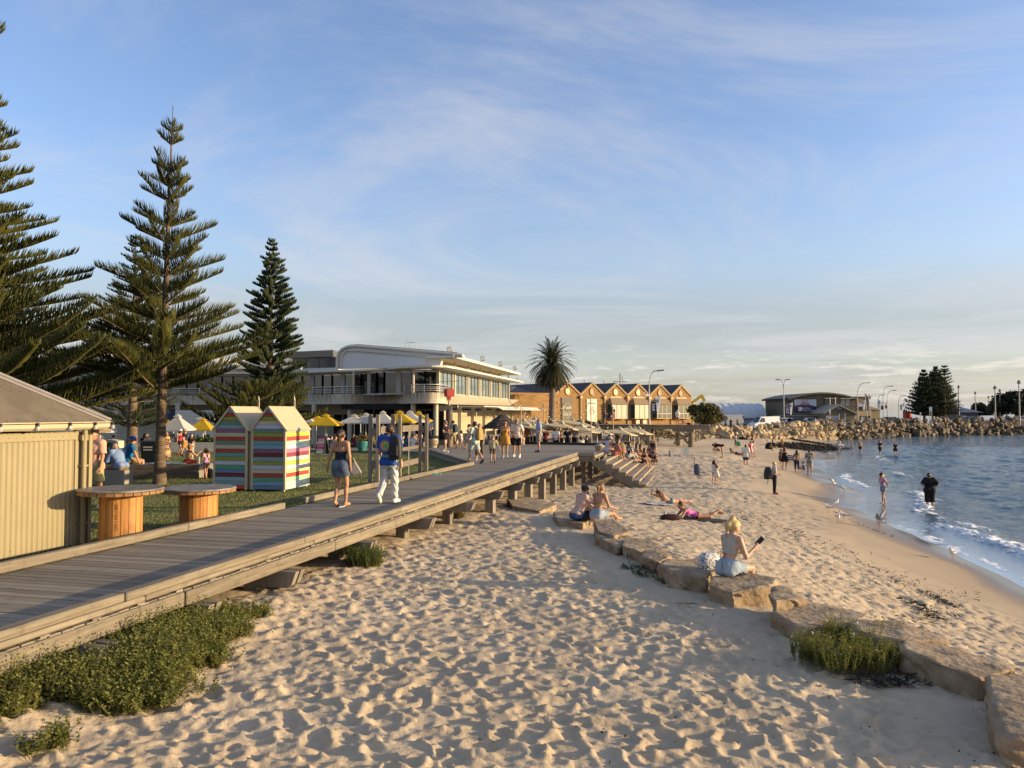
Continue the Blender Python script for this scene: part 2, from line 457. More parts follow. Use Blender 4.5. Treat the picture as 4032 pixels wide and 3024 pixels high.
soft=np.where(~seaward,np.clip((LD-0.15)/0.9,0.25,1),1.0)
fine=np.where(RR<45,0.012*vnoise(X,Y,7.0,9)+0.006*vnoise(X,Y,17.0,10),0)
Zs=Z+disp*calm*soft+fine*np.clip(calm,.1,1)
Zs=np.where(RR>62,np.where(S>4,Zs+0.10*vnoise(X,Y,.8,8),Zs),Zs)
Zs+=0.10*np.exp(-((W_+5.6)/.5)**2)*np.clip((14-V_)/6,0,1)
Zs=np.where((W_<-8.9)|(V_>48)&(W_<-8),np.minimum(Zs,2.25),Zs)
far_ok=(RR>118)&(S>9)
Zs=np.where(S<-1,np.minimum(Zs,-0.12),Zs)
def open_sea(x,y):
 r_,a_=np.hypot(x,y),np.degrees(np.arctan2(x,y))
 return((r_>212)&(a_>24.2)&(a_<29.0))|((r_>290)&(a_>12))
Zs=np.where(RR>70,np.minimum(Zs,2.8),Zs)
Zs=np.where((RR>110)&(np.degrees(AA)>11.5),np.minimum(Zs,1.55),Zs)
Zs=np.where((W_<-13.6)&(V_>40)&(V_<75),np.minimum(Zs,1.8),Zs)
Zs=np.where(RR>320,2.4,Zs)
Zs=np.where(open_sea(X,Y),-3.0,Zs)
wet=np.clip(1-(S-0.1)/(1.3+0.6*np.sin(Y*.5)),0,1)**0.7
damp=np.clip(1-S/(5.2+0.8*np.sin(Y*.3)),0,1)
def sand_material():
 m=bpy.data.materials.new('sand');m.use_nodes=True;n,l=nt(m);b=n['Principled BSDF']
 def attr(nm):
  a=n.new('ShaderNodeAttribute');a.attribute_name=nm;return a.outputs['Fac']
 t=n.new('ShaderNodeTexCoord')
 def noise(sc,det=4,rough=.6):
  q=n.new('ShaderNodeTexNoise');q.inputs['Scale'].default_value=sc;q.inputs['Detail'].default_value=det;q.inputs['Roughness'].default_value=rough
  l.new(t.outputs['Object'],q.inputs['Vector']);return q.outputs['Fac']
 def ramp(f,a,bb):
  q=n.new('ShaderNodeMapRange');l.new(f,q.inputs['Value']);q.inputs['From Min'].default_value=a;q.inputs['From Max'].default_value=bb;return q.outputs[0]
 def mix(f,a,c):
  q=n.new('ShaderNodeMix');q.data_type='RGBA'
  if isinstance(f,float):q.inputs[0].default_value=f
  else:l.new(f,q.inputs[0])
  for i,v in((6,a),(7,c)):
   if isinstance(v,tuple):q.inputs[i].default_value=(*v,1)
   else:l.new(v,q.inputs[i])
  return q.outputs[2]
 c=mix(ramp(noise(0.8,5),.35,.65),(0.45,0.345,0.22),(0.53,0.415,0.275))
 c=mix(ramp(noise(160,3,.8),.58,.72),c,(0.33,0.25,0.17))
 c=mix(ramp(noise(23,6,.8),.69,.75),c,(0.16,0.12,0.085))
 c=mix(attr('damp'),c,(0.33,0.245,0.155))
 c=mix(attr('wet'),c,(0.14,0.105,0.072))
 l.new(c,b.inputs['Base Color'])
 rg=n.new('ShaderNodeMapRange');l.new(attr('wet'),rg.inputs['Value']);rg.inputs['To Min'].default_value=0.95;rg.inputs['To Max'].default_value=0.16
 l.new(rg.outputs[0],b.inputs['Roughness']);b.inputs['Specular IOR Level'].default_value=0.35
 bp=n.new('ShaderNodeBump');bp.inputs['Distance'].default_value=0.012
 ds=n.new('ShaderNodeMapRange');l.new(attr('wet'),ds.inputs['Value']);ds.inputs['To Min'].default_value=0.5;ds.inputs['To Max'].default_value=0.03
 l.new(ds.outputs[0],bp.inputs['Strength'])
 l.new(noise(42,6,.75),bp.inputs['Height'])
 b2=n.new('ShaderNodeBump');b2.inputs['Distance'].default_value=0.07;l.new(bp.outputs[0],b2.inputs['Normal'])
 d2=n.new('ShaderNodeMapRange');l.new(attr('damp'),d2.inputs['Value']);d2.inputs['From Max'].default_value=.5;d2.inputs['To Min'].default_value=.55;d2.inputs['To Max'].default_value=0
 l.new(d2.outputs[0],b2.inputs['Strength']);l.new(noise(4.6,3,.55),b2.inputs['Height']);l.new(b2.outputs[0],b.inputs['Normal'])
 return m
me=mesh_np('beach',np.stack([X,Y,Zs],-1).reshape(-1,3),quads,sand_material(),smooth=True)
for nm,arr in(('wet',wet),('damp',damp)):
 a=me.attributes.new(nm,'FLOAT','POINT');a.data.foreach_set('value',arr.ravel().astype(np.float32))
beach=tag(link('beach',me),'pale trodden sand beach sloping down to the water','beach',kind='structure')
# ---- the sea
r2=[14.0]
while r2[-1]<120:r2.append(r2[-1]*1.0042)
while r2[-1]<4800:r2.append(r2[-1]*1.04)
r2=NA(r2)
ang2=np.concatenate([LSP(10,46,360),LSP(46,80,20)[1:]])*pi/180
R2,A2,q2=fan_grid(r2,ang2)
X2,Y2=R2*np.sin(A2),R2*np.cos(A2)
S2=-shore_dist(X2,Y2)
S2=np.where(open_sea(X2,Y2),60.0,S2)
wr=np.random.default_rng(2)
wave=np.zeros_like(X2)
for k in range(46):
 lam=0.55*(9/0.55)**wr.random();th=pi+0.35+wr.normal(0,.5)
 kx,ky=cos(th)*2*pi/lam,sin(th)*2*pi/lam
 px=0.8*np.sin(X2*.13+k)+0.8*np.sin(Y2*.11+2*k)
 wave+=0.0048*lam**0.75*np.sin(kx*X2+ky*Y2+wr.uniform(0,6.3)+px)*(1+.6*np.sin(X2*.07+k*1.7)*np.sin(Y2*.05+k))
wave*=np.clip((S2-0.4)/7,0.04,1)*np.where(R2>260,0,1)
WK,WM=0.35,vnoise(X2,Y2,.22,21)
foam=np.zeros_like(X2);lift=np.zeros_like(X2)
edge_n=vnoise(X2,Y2,1.6,22)*.9+vnoise(X2,Y2,4.0,23)*.5
lace=vnoise(X2,Y2,3.0,24)+.7*vnoise(X2,Y2,7.5,25)+.5*vnoise(X2,Y2,15.,26)
def breaker(off,width,y0,y1,hgt,amount,seed,slope=0.0):
 global foam,lift
 c=off+slope*(Y2-y0)+1.2*vnoise(X2,Y2,.12,seed)+edge_n*.5
 along=np.clip((Y2-y0)/2.0,0,1)*np.clip((y1-Y2)/3.0,0,1)
 d=(S2-c)/width
 m=np.exp(-d*d*np.where(d<0,2.6,.8))*along
 foam=np.maximum(foam,amount*m*np.clip(.62+1.15*lace,0,1.3))
 lift+=hgt*np.exp(-d*d*1.3)*along*(.8+lace)
breaker(2.0,.55,15,33.5,.14,1.5,31)
breaker(.55,.22,14,33,.02,1.2,32)
breaker(3.3,.60,33.5,46,.13,1.5,33,0.02)
breaker(3.6,.55,28,35,.10,1.1,36)
breaker(2.2,.45,46,60,.10,1.3,34)
breaker(6.0,.50,54,62,.08,.9,37)
breaker(5.0,.5,72,84,.08,.8,38)
breaker(.8,.5,84,150,.05,1.0,35)
foam=np.where(S2<0.02,0,foam)
Z2=wave+lift*.9-0.012+np.clip(S2,-2,0)*0.06
Z2=np.where(S2<-2.5,-0.5,Z2)
depth=np.clip(S2/7.0,0,1)**.8
def sea_material():
 m=bpy.data.materials.new('sea_water');m.use_nodes=True;n,l=nt(m);b=n['Principled BSDF']
 out=n['Material Output']
 def attr(nm):
  a=n.new('ShaderNodeAttribute');a.attribute_name=nm;return a.outputs['Fac']
 t=n.new('ShaderNodeTexCoord')
 b.inputs['Base Color'].default_value=(0.014,0.052,0.075,1);b.inputs['Roughness'].default_value=0.07
 b.inputs['IOR'].default_value=1.333;b.inputs['Specular IOR Level'].default_value=0.5
 mx=n.new('ShaderNodeMix');mx.data_type='RGBA';l.new(attr('depth'),mx.inputs[0])
 mx.inputs[6].default_value=(0.11,0.112,0.092,1);mx.inputs[7].default_value=(0.040,0.072,0.082,1);l.new(mx.outputs[2],b.inputs['Base Color'])
 mp=n.new('ShaderNodeMapping');mp.inputs['Rotation'].default_value=(0,0,R(12));mp.inputs['Scale'].default_value=(0.55,1.0,1)
 l.new(t.outputs['Object'],mp.inputs['Vector'])
 hs=[]
 for sc,k in((2.2,1.0),(7.5,.45)):
  q=n.new('ShaderNodeTexNoise');q.inputs['Scale'].default_value=sc;q.inputs['Detail'].default_value=5;q.inputs['Roughness'].default_value=.6
  l.new(mp.outputs[0],q.inputs['Vector']);hs.append((q.outputs['Fac'],k))
 ad=n.new('ShaderNodeMath');ad.operation='MULTIPLY_ADD';l.new(hs[1][0],ad.inputs[0]);ad.inputs[1].default_value=.6;l.new(hs[0][0],ad.inputs[2])
 bp=n.new('ShaderNodeBump');bp.inputs['Distance'].default_value=0.16;l.new(ad.outputs[0],bp.inputs['Height'])
 st=n.new('ShaderNodeMapRange');l.new(attr('depth'),st.inputs['Value']);st.inputs['To Min'].default_value=0.05;st.inputs['To Max'].default_value=0.62
 l.new(st.outputs[0],bp.inputs['Strength']);l.new(bp.outputs[0],b.inputs['Normal'])
 tr=n.new('ShaderNodeBsdfTransparent');tr.inputs['Color'].default_value=(0.80,0.86,0.84,1)
 gl=n.new('ShaderNodeBsdfGlossy');gl.inputs['Roughness'].default_value=0.05;l.new(bp.outputs[0],gl.inputs['Normal'])
 fr_=n.new('ShaderNodeFresnel');fr_.inputs['IOR'].default_value=1.34
 sh=n.new('ShaderNodeMixShader');l.new(fr_.outputs[0],sh.inputs[0]);l.new(tr.outputs[0],sh.inputs[1]);l.new(gl.outputs[0],sh.inputs[2])
 m1=n.new('ShaderNodeMixShader')
 de=n.new('ShaderNodeMapRange');l.new(attr('depth'),de.inputs['Value']);de.inputs['From Max'].default_value=.55
 l.new(de.outputs[0],m1.inputs[0]);l.new(sh.outputs[0],m1.inputs[1]);l.new(b.outputs[0],m1.inputs[2])
 fo=n.new('ShaderNodeBsdfPrincipled');fo.inputs['Base Color'].default_value=(.80,.80,.78,1);fo.inputs['Roughness'].default_value=.9
 fn=n.new('ShaderNodeTexNoise');fn.inputs['Scale'].default_value=9;fn.inputs['Detail'].default_value=6;fn.inputs['Roughness'].default_value=.75
 l.new(t.outputs['Object'],fn.inputs['Vector'])
 fb=n.new('ShaderNodeBump');fb.inputs['Strength'].default_value=.8;fb.inputs['Distance'].default_value=.05;l.new(fn.outputs['Fac'],fb.inputs['Height']);l.new(fb.outputs[0],fo.inputs['Normal'])
 fm=n.new('ShaderNodeMath');fm.operation='ADD';l.new(attr('foam'),fm.inputs[0])
 f2=n.new('ShaderNodeMath');f2.operation='MULTIPLY_ADD';l.new(fn.outputs['Fac'],f2.inputs[0]);f2.inputs[1].default_value=.9;f2.inputs[2].default_value=-.45;l.new(f2.outputs[0],fm.inputs[1])
 fs=n.new('ShaderNodeMapRange');l.new(fm.outputs[0],fs.inputs['Value']);fs.inputs['From Min'].default_value=.42;fs.inputs['From Max'].default_value=.80
 m2=n.new('ShaderNodeMixShader');l.new(fs.outputs[0],m2.inputs[0]);l.new(m1.outputs[0],m2.inputs[1]);l.new(fo.outputs[0],m2.inputs[2])
 l.new(m2.outputs[0],out.inputs['Surface'])
 return m
keep=(S2.reshape(-1)[q2]>-3.0).any(1)
me=mesh_np('sea',np.stack([X2,Y2,Z2],-1).reshape(-1,3),q2[keep],sea_material(),smooth=True)
for nm,arr in(('foam',foam),('depth',depth)):
 a=me.attributes.new(nm,'FLOAT','POINT');a.data.foreach_set('value',arr.ravel().astype(np.float32))
tag(link('sea',me),'rippled blue sea with small foamy waves along the sand','sea',kind='structure')
# ---------------------------------------------------------------- lawn, boardwalk, plaza, stairs
grey_wood=wood('weathered_timber',(0.165,0.138,0.102),(0.30,0.258,0.195),'X',per_obj=.25)
grey_wood_y=wood('weathered_timber_long',(0.13,0.105,0.072),(0.29,0.24,0.17),'Y',per_obj=.2)
post_wood=wood('weathered_post',(0.16,0.135,0.105),(0.29,0.245,0.19),'Z',per_obj=.2)
stair_wood=wood('stair_timber',(0.24,0.195,0.145),(0.38,0.31,0.23),'Y',per_obj=.15)
grass_m=mat('lawn_grass',(0.085,0.108,0.022),0.95,col2=(0.19,0.165,0.06),vscale=1.1,c2range=(.42,.68),bump=.9,bscale=90)
asphalt=mat('asphalt',(0.06,0.058,0.055),.95,var=.3,vscale=3)
def lawn_h(w,v):return LAWN+.02*sin(w*.9)*sin(v*.7)
lv,lf=[],[]
ws,vs_=LSP(-60,-8.82,60),LSP(5,40.6,60)
for i,v in enumerate(vs_):
 for j,w in enumerate(ws):
  lv.append(loc2(w,v,lawn_h(w,v)))
for i in range(59):
 for j in range(59):
  a=i*60+j;lf.append((a,a+1,a+61,a+60))
tag(link('lawn',mesh_np('lawn',NA(lv),NA(lf),grass_m,True)),'short green lawn behind the boardwalk','lawn',kind='structure')
def blades(n,seed):
 g=np.random.default_rng(seed)
 w=-8.85-17*g.random(n)**1.4;v=9+28*g.random(n)
 x,y=w*CT+v*ST,-w*ST+v*CT
 h=g.uniform(.02,.055,n);a=g.uniform(0,6.28,n);lw=.006+.004*g.random(n)
 z=LAWN+.02*np.sin(w*.9)*np.sin(v*.7)
 lean=g.normal(0,.02,(n,2))
 P=np.zeros((n,3,3))
 P[:,0]=np.stack([x-lw*np.cos(a),y-lw*np.sin(a),z],-1);P[:,1]=np.stack([x+lw*np.cos(a),y+lw*np.sin(a),z],-1)
 P[:,2]=np.stack([x+lean[:,0],y+lean[:,1],z+h],-1)
 return P.reshape(-1,3),np.arange(3*n).reshape(n,3)
bv,bf=blades(90000,8)
blade_m=mat('grass_blade',(0.10,0.13,0.025),.9,col2=(.23,.195,.075),vscale=1.3,c2range=(.42,.66))
tag(link('grass',mesh_np('grass',bv,bf,blade_m)),'mown grass blades of the lawn','grass',kind='stuff')
E_R,E_L,V0,V1=-5.85,-8.70,3.2,36.4
bw=thing('boardwalk','weathered grey timber boardwalk running from the lower left towards the plaza','boardwalk',loc2(E_R,5,DECK),-TH)
def L(w,v,z):return(w-E_R,v-5,z-DECK)
pitch_b=0.147
shared=[]
for k in range(6):
 b=MB();b.box((0,0,-.02),(E_R-E_L+.02,pitch_b-.009-.001*(k%3),.04),bevel=.004)
 shared.append(b.mesh('board',grey_wood))
v=V0;k=0
while v<V1:
 j=random.Random(k)
 ob=link('board',shared[k%6],bw,L((E_R+E_L)/2+j.uniform(-.012,.012),v,DECK+j.uniform(-.003,.003)),(0,0,j.uniform(-.0015,.0015)))
 v+=pitch_b;k+=1
N_BOARD=k
def piece(name,p,q,w,h,m,parent=bw,conv=L,mi=0):
 p,q=Vector(conv(*p)),Vector(conv(*q));d=q-p;c=(p+q)/2
 b=MB();b.box((0,0,0),(w,d.length,h),bevel=.012)
 y=d.normalized();x=y.cross(Vector((0,0,1))).normalized();z=x.cross(y)
 return b.build(name,m,parent,c,Matrix((x,y,z)).transposed().to_euler())
segs=[3.2,6.9,10.6,14.4,18.3,22.1,25.8,29.6,33.2,36.4]
for a,b_ in zip(segs[:-1],segs[1:]):
 o=random.Random(int(a*10)).uniform(-.008,.008)
 piece('kerb_rail',(E_R-.07+o,a+.006,DECK+.125),(E_R-.07+o,b_-.006,DECK+.125),.15,.09,grey_wood_y)
 piece('lower_rail',(E_R-.055-o,a+.3,DECK+.050),(E_R-.055-o,b_+.28 if b_<36 else b_-.01,DECK+.050),.13,.058,grey_wood_y)
 piece('edge_beam',(E_R+.032+o,a+.9,DECK-.095),(E_R+.032+o,min(b_+.88,36.38),DECK-.095),.055,.165,grey_wood_y)
v=3.4;pk=MB();pk.box((0,0,0),(.145,.11,.018));pkm=pk.mesh('packer',grey_wood)
while v<36.2:
 link('packer',pkm,bw,L(E_R-.06,v,DECK+.010));v+=.62
for a,b_ in((3.2,7.4),(7.41,11.6),(11.61,14.75)):
 piece('kerb_rail',(E_L+.05,a,DECK+.085),(E_L+.05,b_,DECK+.085),.12,.13,grey_wood_y)
for a,b_ in((15.75,19.4),(19.41,24.2),(24.21,28.7)):
 piece('kerb_rail',(E_L-.02,a,DECK+.085),(E_L-.02,b_,DECK+.085),.12,.13,grey_wood_y)
for i,v in enumerate((6.4,8.05,10.0,12.55,15.6,18.6,21.4,24.0,26.3,28.6,30.8,33.0,35.2)):
 for dy in(-.075,.075):
  b=MB();x0,x1=-3.0,.36
  b.prism([(x0,-.42),(.14,-.42),(.20,-.38),(.27,-.19),(x0,-.19)],'y',-.05,.05)
  b.build('bearer',post_wood,bw,L(E_R,v+dy,DECK))
 if v>21:
  for w in(E_R-.12,E_L+.4):
   p=loc2(w,v,0);g=float(hbase(p[0],p[1]))-.4
   b=MB();b.box((0,0,(g-DECK-.42)/2),(.23,.30,DECK-.42-g+.0))
   o=b.build('post',post_wood,bw,L(w,v,DECK))
 else:
  p=loc2(E_R-.3,v,0);g=float(hbase(p[0],p[1]))-.4
  b=MB();b.box((0,0,(g-DECK-.42)/2),(.20,.26,max(.1,DECK-.42-g)));b.build('post',post_wood,bw,L(E_R-.45,v,DECK))
plaza=thing('plaza_deck','wide timber plaza deck where people stroll in front of the cafes','deck',loc2(E_R,37,DECK),-TH,kind='structure')
def LP(w,v,z):return(w-E_R,v-37,z-DECK)
outline=[(E_L,28.75),(E_L+.02,28.75),(E_R,36.42),(-5.15,36.42),(-5.15,48.0),(-14,49.9),(-15.2,43.0),(-46,44.6),(-46,40.2),(-14.2,38.6)]
def span(v):
 """left and right ends of the plank that runs across at distance v"""
 xs=[]
 n=len(outline)
 for(w0,v0),(w1,v1) in zip(outline,outline[1:]+outline[:1]):
  if(v0-v)*(v1-v)<0:xs.append(w0+(w1-w0)*(v-v0)/(v1-v0))
 return(min(xs),max(xs)) if len(xs)>1 else None
pb=MB();v=28.9
while v<55.5:
 s_=span(v)
 if s_ and s_[1]-s_[0]>.1:
  a,b_=s_;w=a
  if v<36.42:b_=min(b_,-5.85)
  ww=a
  while ww<b_-.05:
   e=min(b_,ww+random.uniform(3.2,4.8));p=LP((ww+e)/2,v,DECK)
   pb.box((p[0],p[1],-.022+random.uniform(-.0025,.0025)),(e-ww-.006,.138,.04));ww=e
 v+=.147
deck_wood=wood('plaza_timber',(0.18,0.15,0.11),(0.32,0.275,0.21),'X')
n_,l_=nt(deck_wood)
pl=pb.build('planking',deck_wood,plaza);pl['kind']='stuff'
def prail(name,p,q,w,h,m=grey_wood_y):return piece(name,p,q,w,h,m,plaza,LP)
prail('edge_kerb',(E_L-.02,28.75,DECK+.07),(-14.1,38.55,DECK+.07),.14,.12)
prail('edge_beam',(E_L-.05,28.70,DECK-.12),(-14.2,38.5,DECK-.12),.06,.24,post_wood)
prail('edge_beam',(-14.2,38.52,DECK-.14),(-46,40.1,DECK-.14),.06,.28,post_wood)
prail('step_beam',(-14.4,38.1,DECK-.30),(-46,39.7,DECK-.30),.30,.16,grey_wood_y)
prail('far_kerb',(-5.1,48.0,DECK+.05),(-14,49.9,DECK+.05),.25,.20,mat('dark_beam',(.045,.036,.03),.8,var=.3))
prail('far_kerb',(-14,49.9,DECK+.05),(-15.2,43.0,DECK+.05),.20,.16,MATS['dark_beam'])
prail('front_beam',(E_R-.05,36.40,DECK+.08),(-5.05,36.40,DECK+.08),.12,.16,grey_wood)
prail('front_beam',(E_R+.0,36.42,DECK-.14),(-5.05,36.42,DECK-.14),.08,.26,grey_wood)
for v in(37.2,39.4,41.6,44):
 for w in(-5.7,-8.0,-10.5):
  p=loc2(w,v,0);g=float(hbase(p[0],p[1]))-.3
  b=MB();b.box((0,0,(g-DECK-.3)/2-.0),(.22,.26,DECK-.3-g));b.build('post',post_wood,plaza,LP(w,v,DECK))
b=MB();b.box((0,0,0),(4.6,.12,.24));b.build('bearer',post_wood,plaza,LP(-7.8,36.7,DECK-.18))
st=thing('stairs','broad timber stairs stepping from the plaza down to the sand','stairs',loc2(-5.12,36.4,DECK),-TH,kind='structure')
NS,RISE,RUN,LEN=8,.183,.305,11.3
slot=mat('stair_gap',(.02,.017,.014),.9)
for i in range(NS):
 x0,z=i*RUN,-(i+1)*RISE+RISE
 b=MB();b.box((0,0,0),(.035,LEN,.085),bevel=.004);b.build('nosing',stair_wood,st,(x0+RUN-.017 if i else .0,LEN/2,z-.042+0))
 if i:
  for q in range(2):
   b=MB();b.box((0,0,0),(RUN/2-.006,LEN,.035),bevel=.003)
   b.build('tread',stair_wood,st,(x0+RUN*(.25+.5*q)-.018*(q),LEN/2,z-.018))
 b=MB();xx=x0+(RUN if i else .017)-.03;n=int(LEN/.16)
 for q in range(n):b.box((xx,.08+q*.16,z-.135),(.02,.055,.10))
 b.build('riser_battens',stair_wood,st)['kind']='stuff'
for y,nm in((-.03,'stringer'),(LEN+.03,'stringer'),(LEN*.5,'stringer')):
 b=MB();pts=[(-.02,-.02)]
 for i in range(NS):
  xx=i*RUN if i else 0
  pts+=[(xx+(RUN if i else .0),-i*RISE-.0),(xx+(RUN if i else .0),-(i+1)*RISE)]
 pts=[(-.05,-.03)]
 for i in range(1,NS):pts+=[((i)*RUN-.02 if i>1 else .0,-(i-1)*RISE-.05),((i)*RUN-.02 if i>1 else .0,-i*RISE-.045)]
 pts+=[(NS*RUN-.05,-(NS-1)*RISE-.045),(NS*RUN-.05,-(NS)*RISE-.08),((NS-1.1)*RUN,-NS*RISE-.12),(.15,-.55),(-.05,-.42)]
 b.prism(pts,'y',y-.03,y+.03);b.build(nm,grey_wood_y,st)
for x,y in((1.45,.1),(1.6,.1),(1.45,LEN-.1)):
 b=MB();b.box((0,0,0),(.09,.12,.9));b.build('post',post_wood,st,(x,y,-1.35))
tb=MB();tp=[loc2(w,v,1.95) for w,v in((-13.9,49),(-15.1,42.8),(-60,45),(-60,80),(-5,86),(-8,60),(-9.5,52))]
tb.add(tp,[tuple(range(len(tp)))]);tag(tb.build('terrace',mat('terrace_paving',(.16,.13,.10),.85,var=.2,vscale=2)),'paved cafe terrace in front of the restaurant','terrace',kind='structure')
# ---------------------------------------------------------------- trees and plants
def foliage_mat(name,c1,c2,vs=1.2,tr=0.25,rough=.7):
 if name in MATS:return MATS[name]
 m=mat(name,c1,rough,col2=c2,vscale=vs,c2range=(.35,.65),spec=.25)
 n,l=nt(m);b=n['Principled BSDF'];out=n['Material Output']
 t=n.new('ShaderNodeBsdfTranslucent');mx=n.new('ShaderNodeMixShader');mx.inputs[0].default_value=tr
 src=b.inputs['Base Color'].links[0].from_socket
 l.new(src,t.inputs['Color']);l.new(b.outputs[0],mx.inputs[1]);l.new(t.outputs[0],mx.inputs[2]);l.new(mx.outputs[0],out.inputs['Surface'])
 return m
pine_m=foliage_mat('pine_needles',(0.035,0.046,0.010),(0.11,0.105,0.020),1.4,.22)
pine_dark=foliage_mat('pine_needles_dark',(0.018,0.032,0.012),(0.050,0.062,0.020),1.1,.12)
bark_m=mat('pine_bark',(0.105,0.075,0.05),.9,col2=(0.22,0.145,0.085),vscale=3.0,stretch=(1,1,6),bump=.8,bscale=14)
bark_far=mat('bark',(0.16,0.12,0.09),.9,var=.3,vscale=2)
def nrm(v):return v/np.maximum(np.linalg.norm(v,axis=-1,keepdims=True),1e-9)
def twigs(B,M,T,r,mats,name,parent,sides=3):
 """three-sided bent cords from B over M to T"""
 n=len(B);d=nrm(T-B)
 ref=np.where(np.abs(d[:,2:3])>.9,NA([[1.,0,0]]),NA([[0,0,1.]]))
 u=nrm(np.cross(d,ref));v=np.cross(d,u)
 r=np.broadcast_to(np.asarray(r,float),(n,))[:,None]
 V=[]
 for c,k in((B,.75),(M,1.0)):
  for j in range(3):
   a=2*pi*j/3;V.append(c+(u*cos(a)+v*sin(a))*r*k)
 V.append(T)
 V=np.stack(V,1)
 f=NA([(0,1,4),(0,4,3),(1,2,5),(1,5,4),(2,0,3),(2,3,5),(3,4,6),(4,5,6),(5,3,6)])
 faces=(np.arange(n)[:,None,None]*7+f[None]).reshape(-1,3)
 return link(name,mesh_np(name,V.reshape(-1,3),faces,mats,True),parent)
def norfolk(loc,H,label,base_h,prof,whorls,per=6,rise=.30,lift=.35,spacing=.06,blen=.36,brad=.012,seed=0,group=None,trunk_r=.17,lean=(0,0),mt=None,tuft=0.0,top_bare=.06,name='norfolk_pine',bark=None,keep=None,gap=1.0,jitter=.12):
 """araucaria: whorls of plumes, each plume an axis with two rows of upswept cords; prof(t) is reach at relative height t"""
 g=np.random.default_rng(seed)
 t=thing(name,label,'tree',loc,0,group)
 def axis(z):return NA([lean[0]*(z/H)**1.3,lean[1]*(z/H)**1.3,z])
 b=MB();zs=LSP(-.2,H,22)
 b.tube([axis(max(z,0))+NA([0,0,min(z,0)]) for z in zs],[max(.012,trunk_r*(1-z/H)**.85*(1+.45*math.exp(-max(z,0)/.35))) for z in zs],12)
 Bs,Ms,Ts,rs=[],[],[],[]
 n_w=whorls
 for i in range(n_w):
  f=(i+.15*g.normal())/(n_w-1)
  f=min(max(f,0),1)
  z=base_h+(H*(1-top_bare)-base_h)*(f**gap)
  tt=(z-base_h)/(H-base_h)
  reach=prof(tt)
  if reach<.05:continue
  k=per if tt<.85 else max(4,per-1)
  a0=g.uniform(0,6.28)
  for j in range(k):
   a=a0+2*pi*j/k+g.normal(0,.10)
   Lb=reach*g.uniform(1-jitter*1.6,1+jitter)
   if g.random()<.05:Lb*=.6
   dirh=NA([cos(a),sin(a),0]);side=NA([-sin(a),cos(a),0])
   if keep is not None and not keep(dirh):continue
   s0=rise*(0.35+1.0*tt)+g.normal(0,.05);s1=lift*g.uniform(.7,1.3)
   p0=axis(z)
   def P(q):return p0+dirh*Lb*q+NA([0,0,1.0])*Lb*(s0*q*(1-.25*q)+s1*q*q*.6)+side*0.05*Lb*sin(q*3+a)
   qs=LSP(0,1,6)
   b.tube([P(q) for q in qs],[max(.004,.018*Lb**.6*(1-.8*q)) for q in qs],5,mi=0,caps=False)
   n=max(5,int(Lb/spacing))
   q=LSP(.10+tuft*.45,1.0,n)+g.normal(0,.2/n,n)
   q=np.clip(q,0,1)
   PP=NA([P(x) for x in q]);tang=nrm(NA([P(min(x+.02,1.02))-P(x-.02) for x in q]))
   bl=blen*(.55+.45*min(1.6,Lb)/1.6)*(1.02-.62*q**2.2)*np.clip(.55+(q-q[0])*3,.5,1)
   for sg in(-1,1):
    w=bl*g.uniform(.8,1.12,n)
    d1=nrm(sg*side[None]*.62+tang*.55+NA([[0,0,.42]])+g.normal(0,.07,(n,3)))
    d2=nrm(sg*side[None]*.22+tang*.42+NA([[0,0,.95]])+g.normal(0,.07,(n,3)))
    mid=PP+d1*w[:,None]*.5;tip=mid+d2*w[:,None]*.62
    Bs.append(PP);Ms.append(mid);Ts.append(tip);rs.append(np.full(n,brad)*g.uniform(.8,1.2,n))
 if top_bare:
  pass
 b.build('trunk',bark or bark_m,t)
 cr=twigs(np.concatenate(Bs),np.concatenate(Ms),np.concatenate(Ts),np.concatenate(rs),mt or pine_m,'crown',t)
 return t
def prof_pts(*pts):
 xs,ys=[p[0] for p in pts],[p[1] for p in pts]
 return lambda t:float(np.interp(t,xs,ys))
norfolk((-16.3,21.5,LAWN),20.0,'huge dense Norfolk pine rising out of frame behind the cream kiosk',1.6,prof_pts((0,5.9),(.1,5.3),(.2,4.1),(.28,3.0),(.36,2.2),(.5,1.6),(.7,1.2),(.85,.9),(1,.2)),50,per=9,rise=.12,lift=.34,spacing=.052,blen=.66,brad=.021,seed=3,trunk_r=.34,gap=1.15,keep=lambda d:d[0]>-.35,jitter=.2)
tr=at(628,1905,LAWN)
norfolk((tr[0],tr[1],LAWN),11.75,'tall open Norfolk pine with bare leader standing on the lawn beside the striped huts',2.9,prof_pts((0,3.3),(.10,2.8),(.2,2.05),(.34,1.6),(.48,1.2),(.62,.95),(.74,.7),(.86,.42),(.94,.25),(1,.1)),18,per=6,rise=.56,lift=.20,spacing=.034,blen=.64,brad=.0135,seed=12,trunk_r=.16,lean=(.18,.1),top_bare=.075,gap=1.3,jitter=.2)
norfolk((-14.05,45,2.4),12.3,'tall narrow dark Norfolk pine with tufted branches in front of the restaurant',.5,prof_pts((0,1.6),(.2,1.75),(.35,1.65),(.5,1.4),(.65,1.15),(.8,.8),(.9,.45),(1,.08)),42,per=9,rise=.08,lift=.40,spacing=.06,blen=.55,brad=.034,seed=5,trunk_r=.22,mt=pine_dark,tuft=.55,top_bare=.015,jitter=.34)
norfolk((-18.6,38,2.45),10.9,'Norfolk pine partly hidden behind the open pine with bare leader',1.4,prof_pts((0,1.7),(.15,2.9),(.4,2.1),(.7,1.2),(.9,.5),(1,.1)),26,per=7,rise=.15,lift=.35,spacing=.10,blen=.42,brad=.024,seed=8,trunk_r=.26,mt=pine_dark,tuft=.3,top_bare=.02)
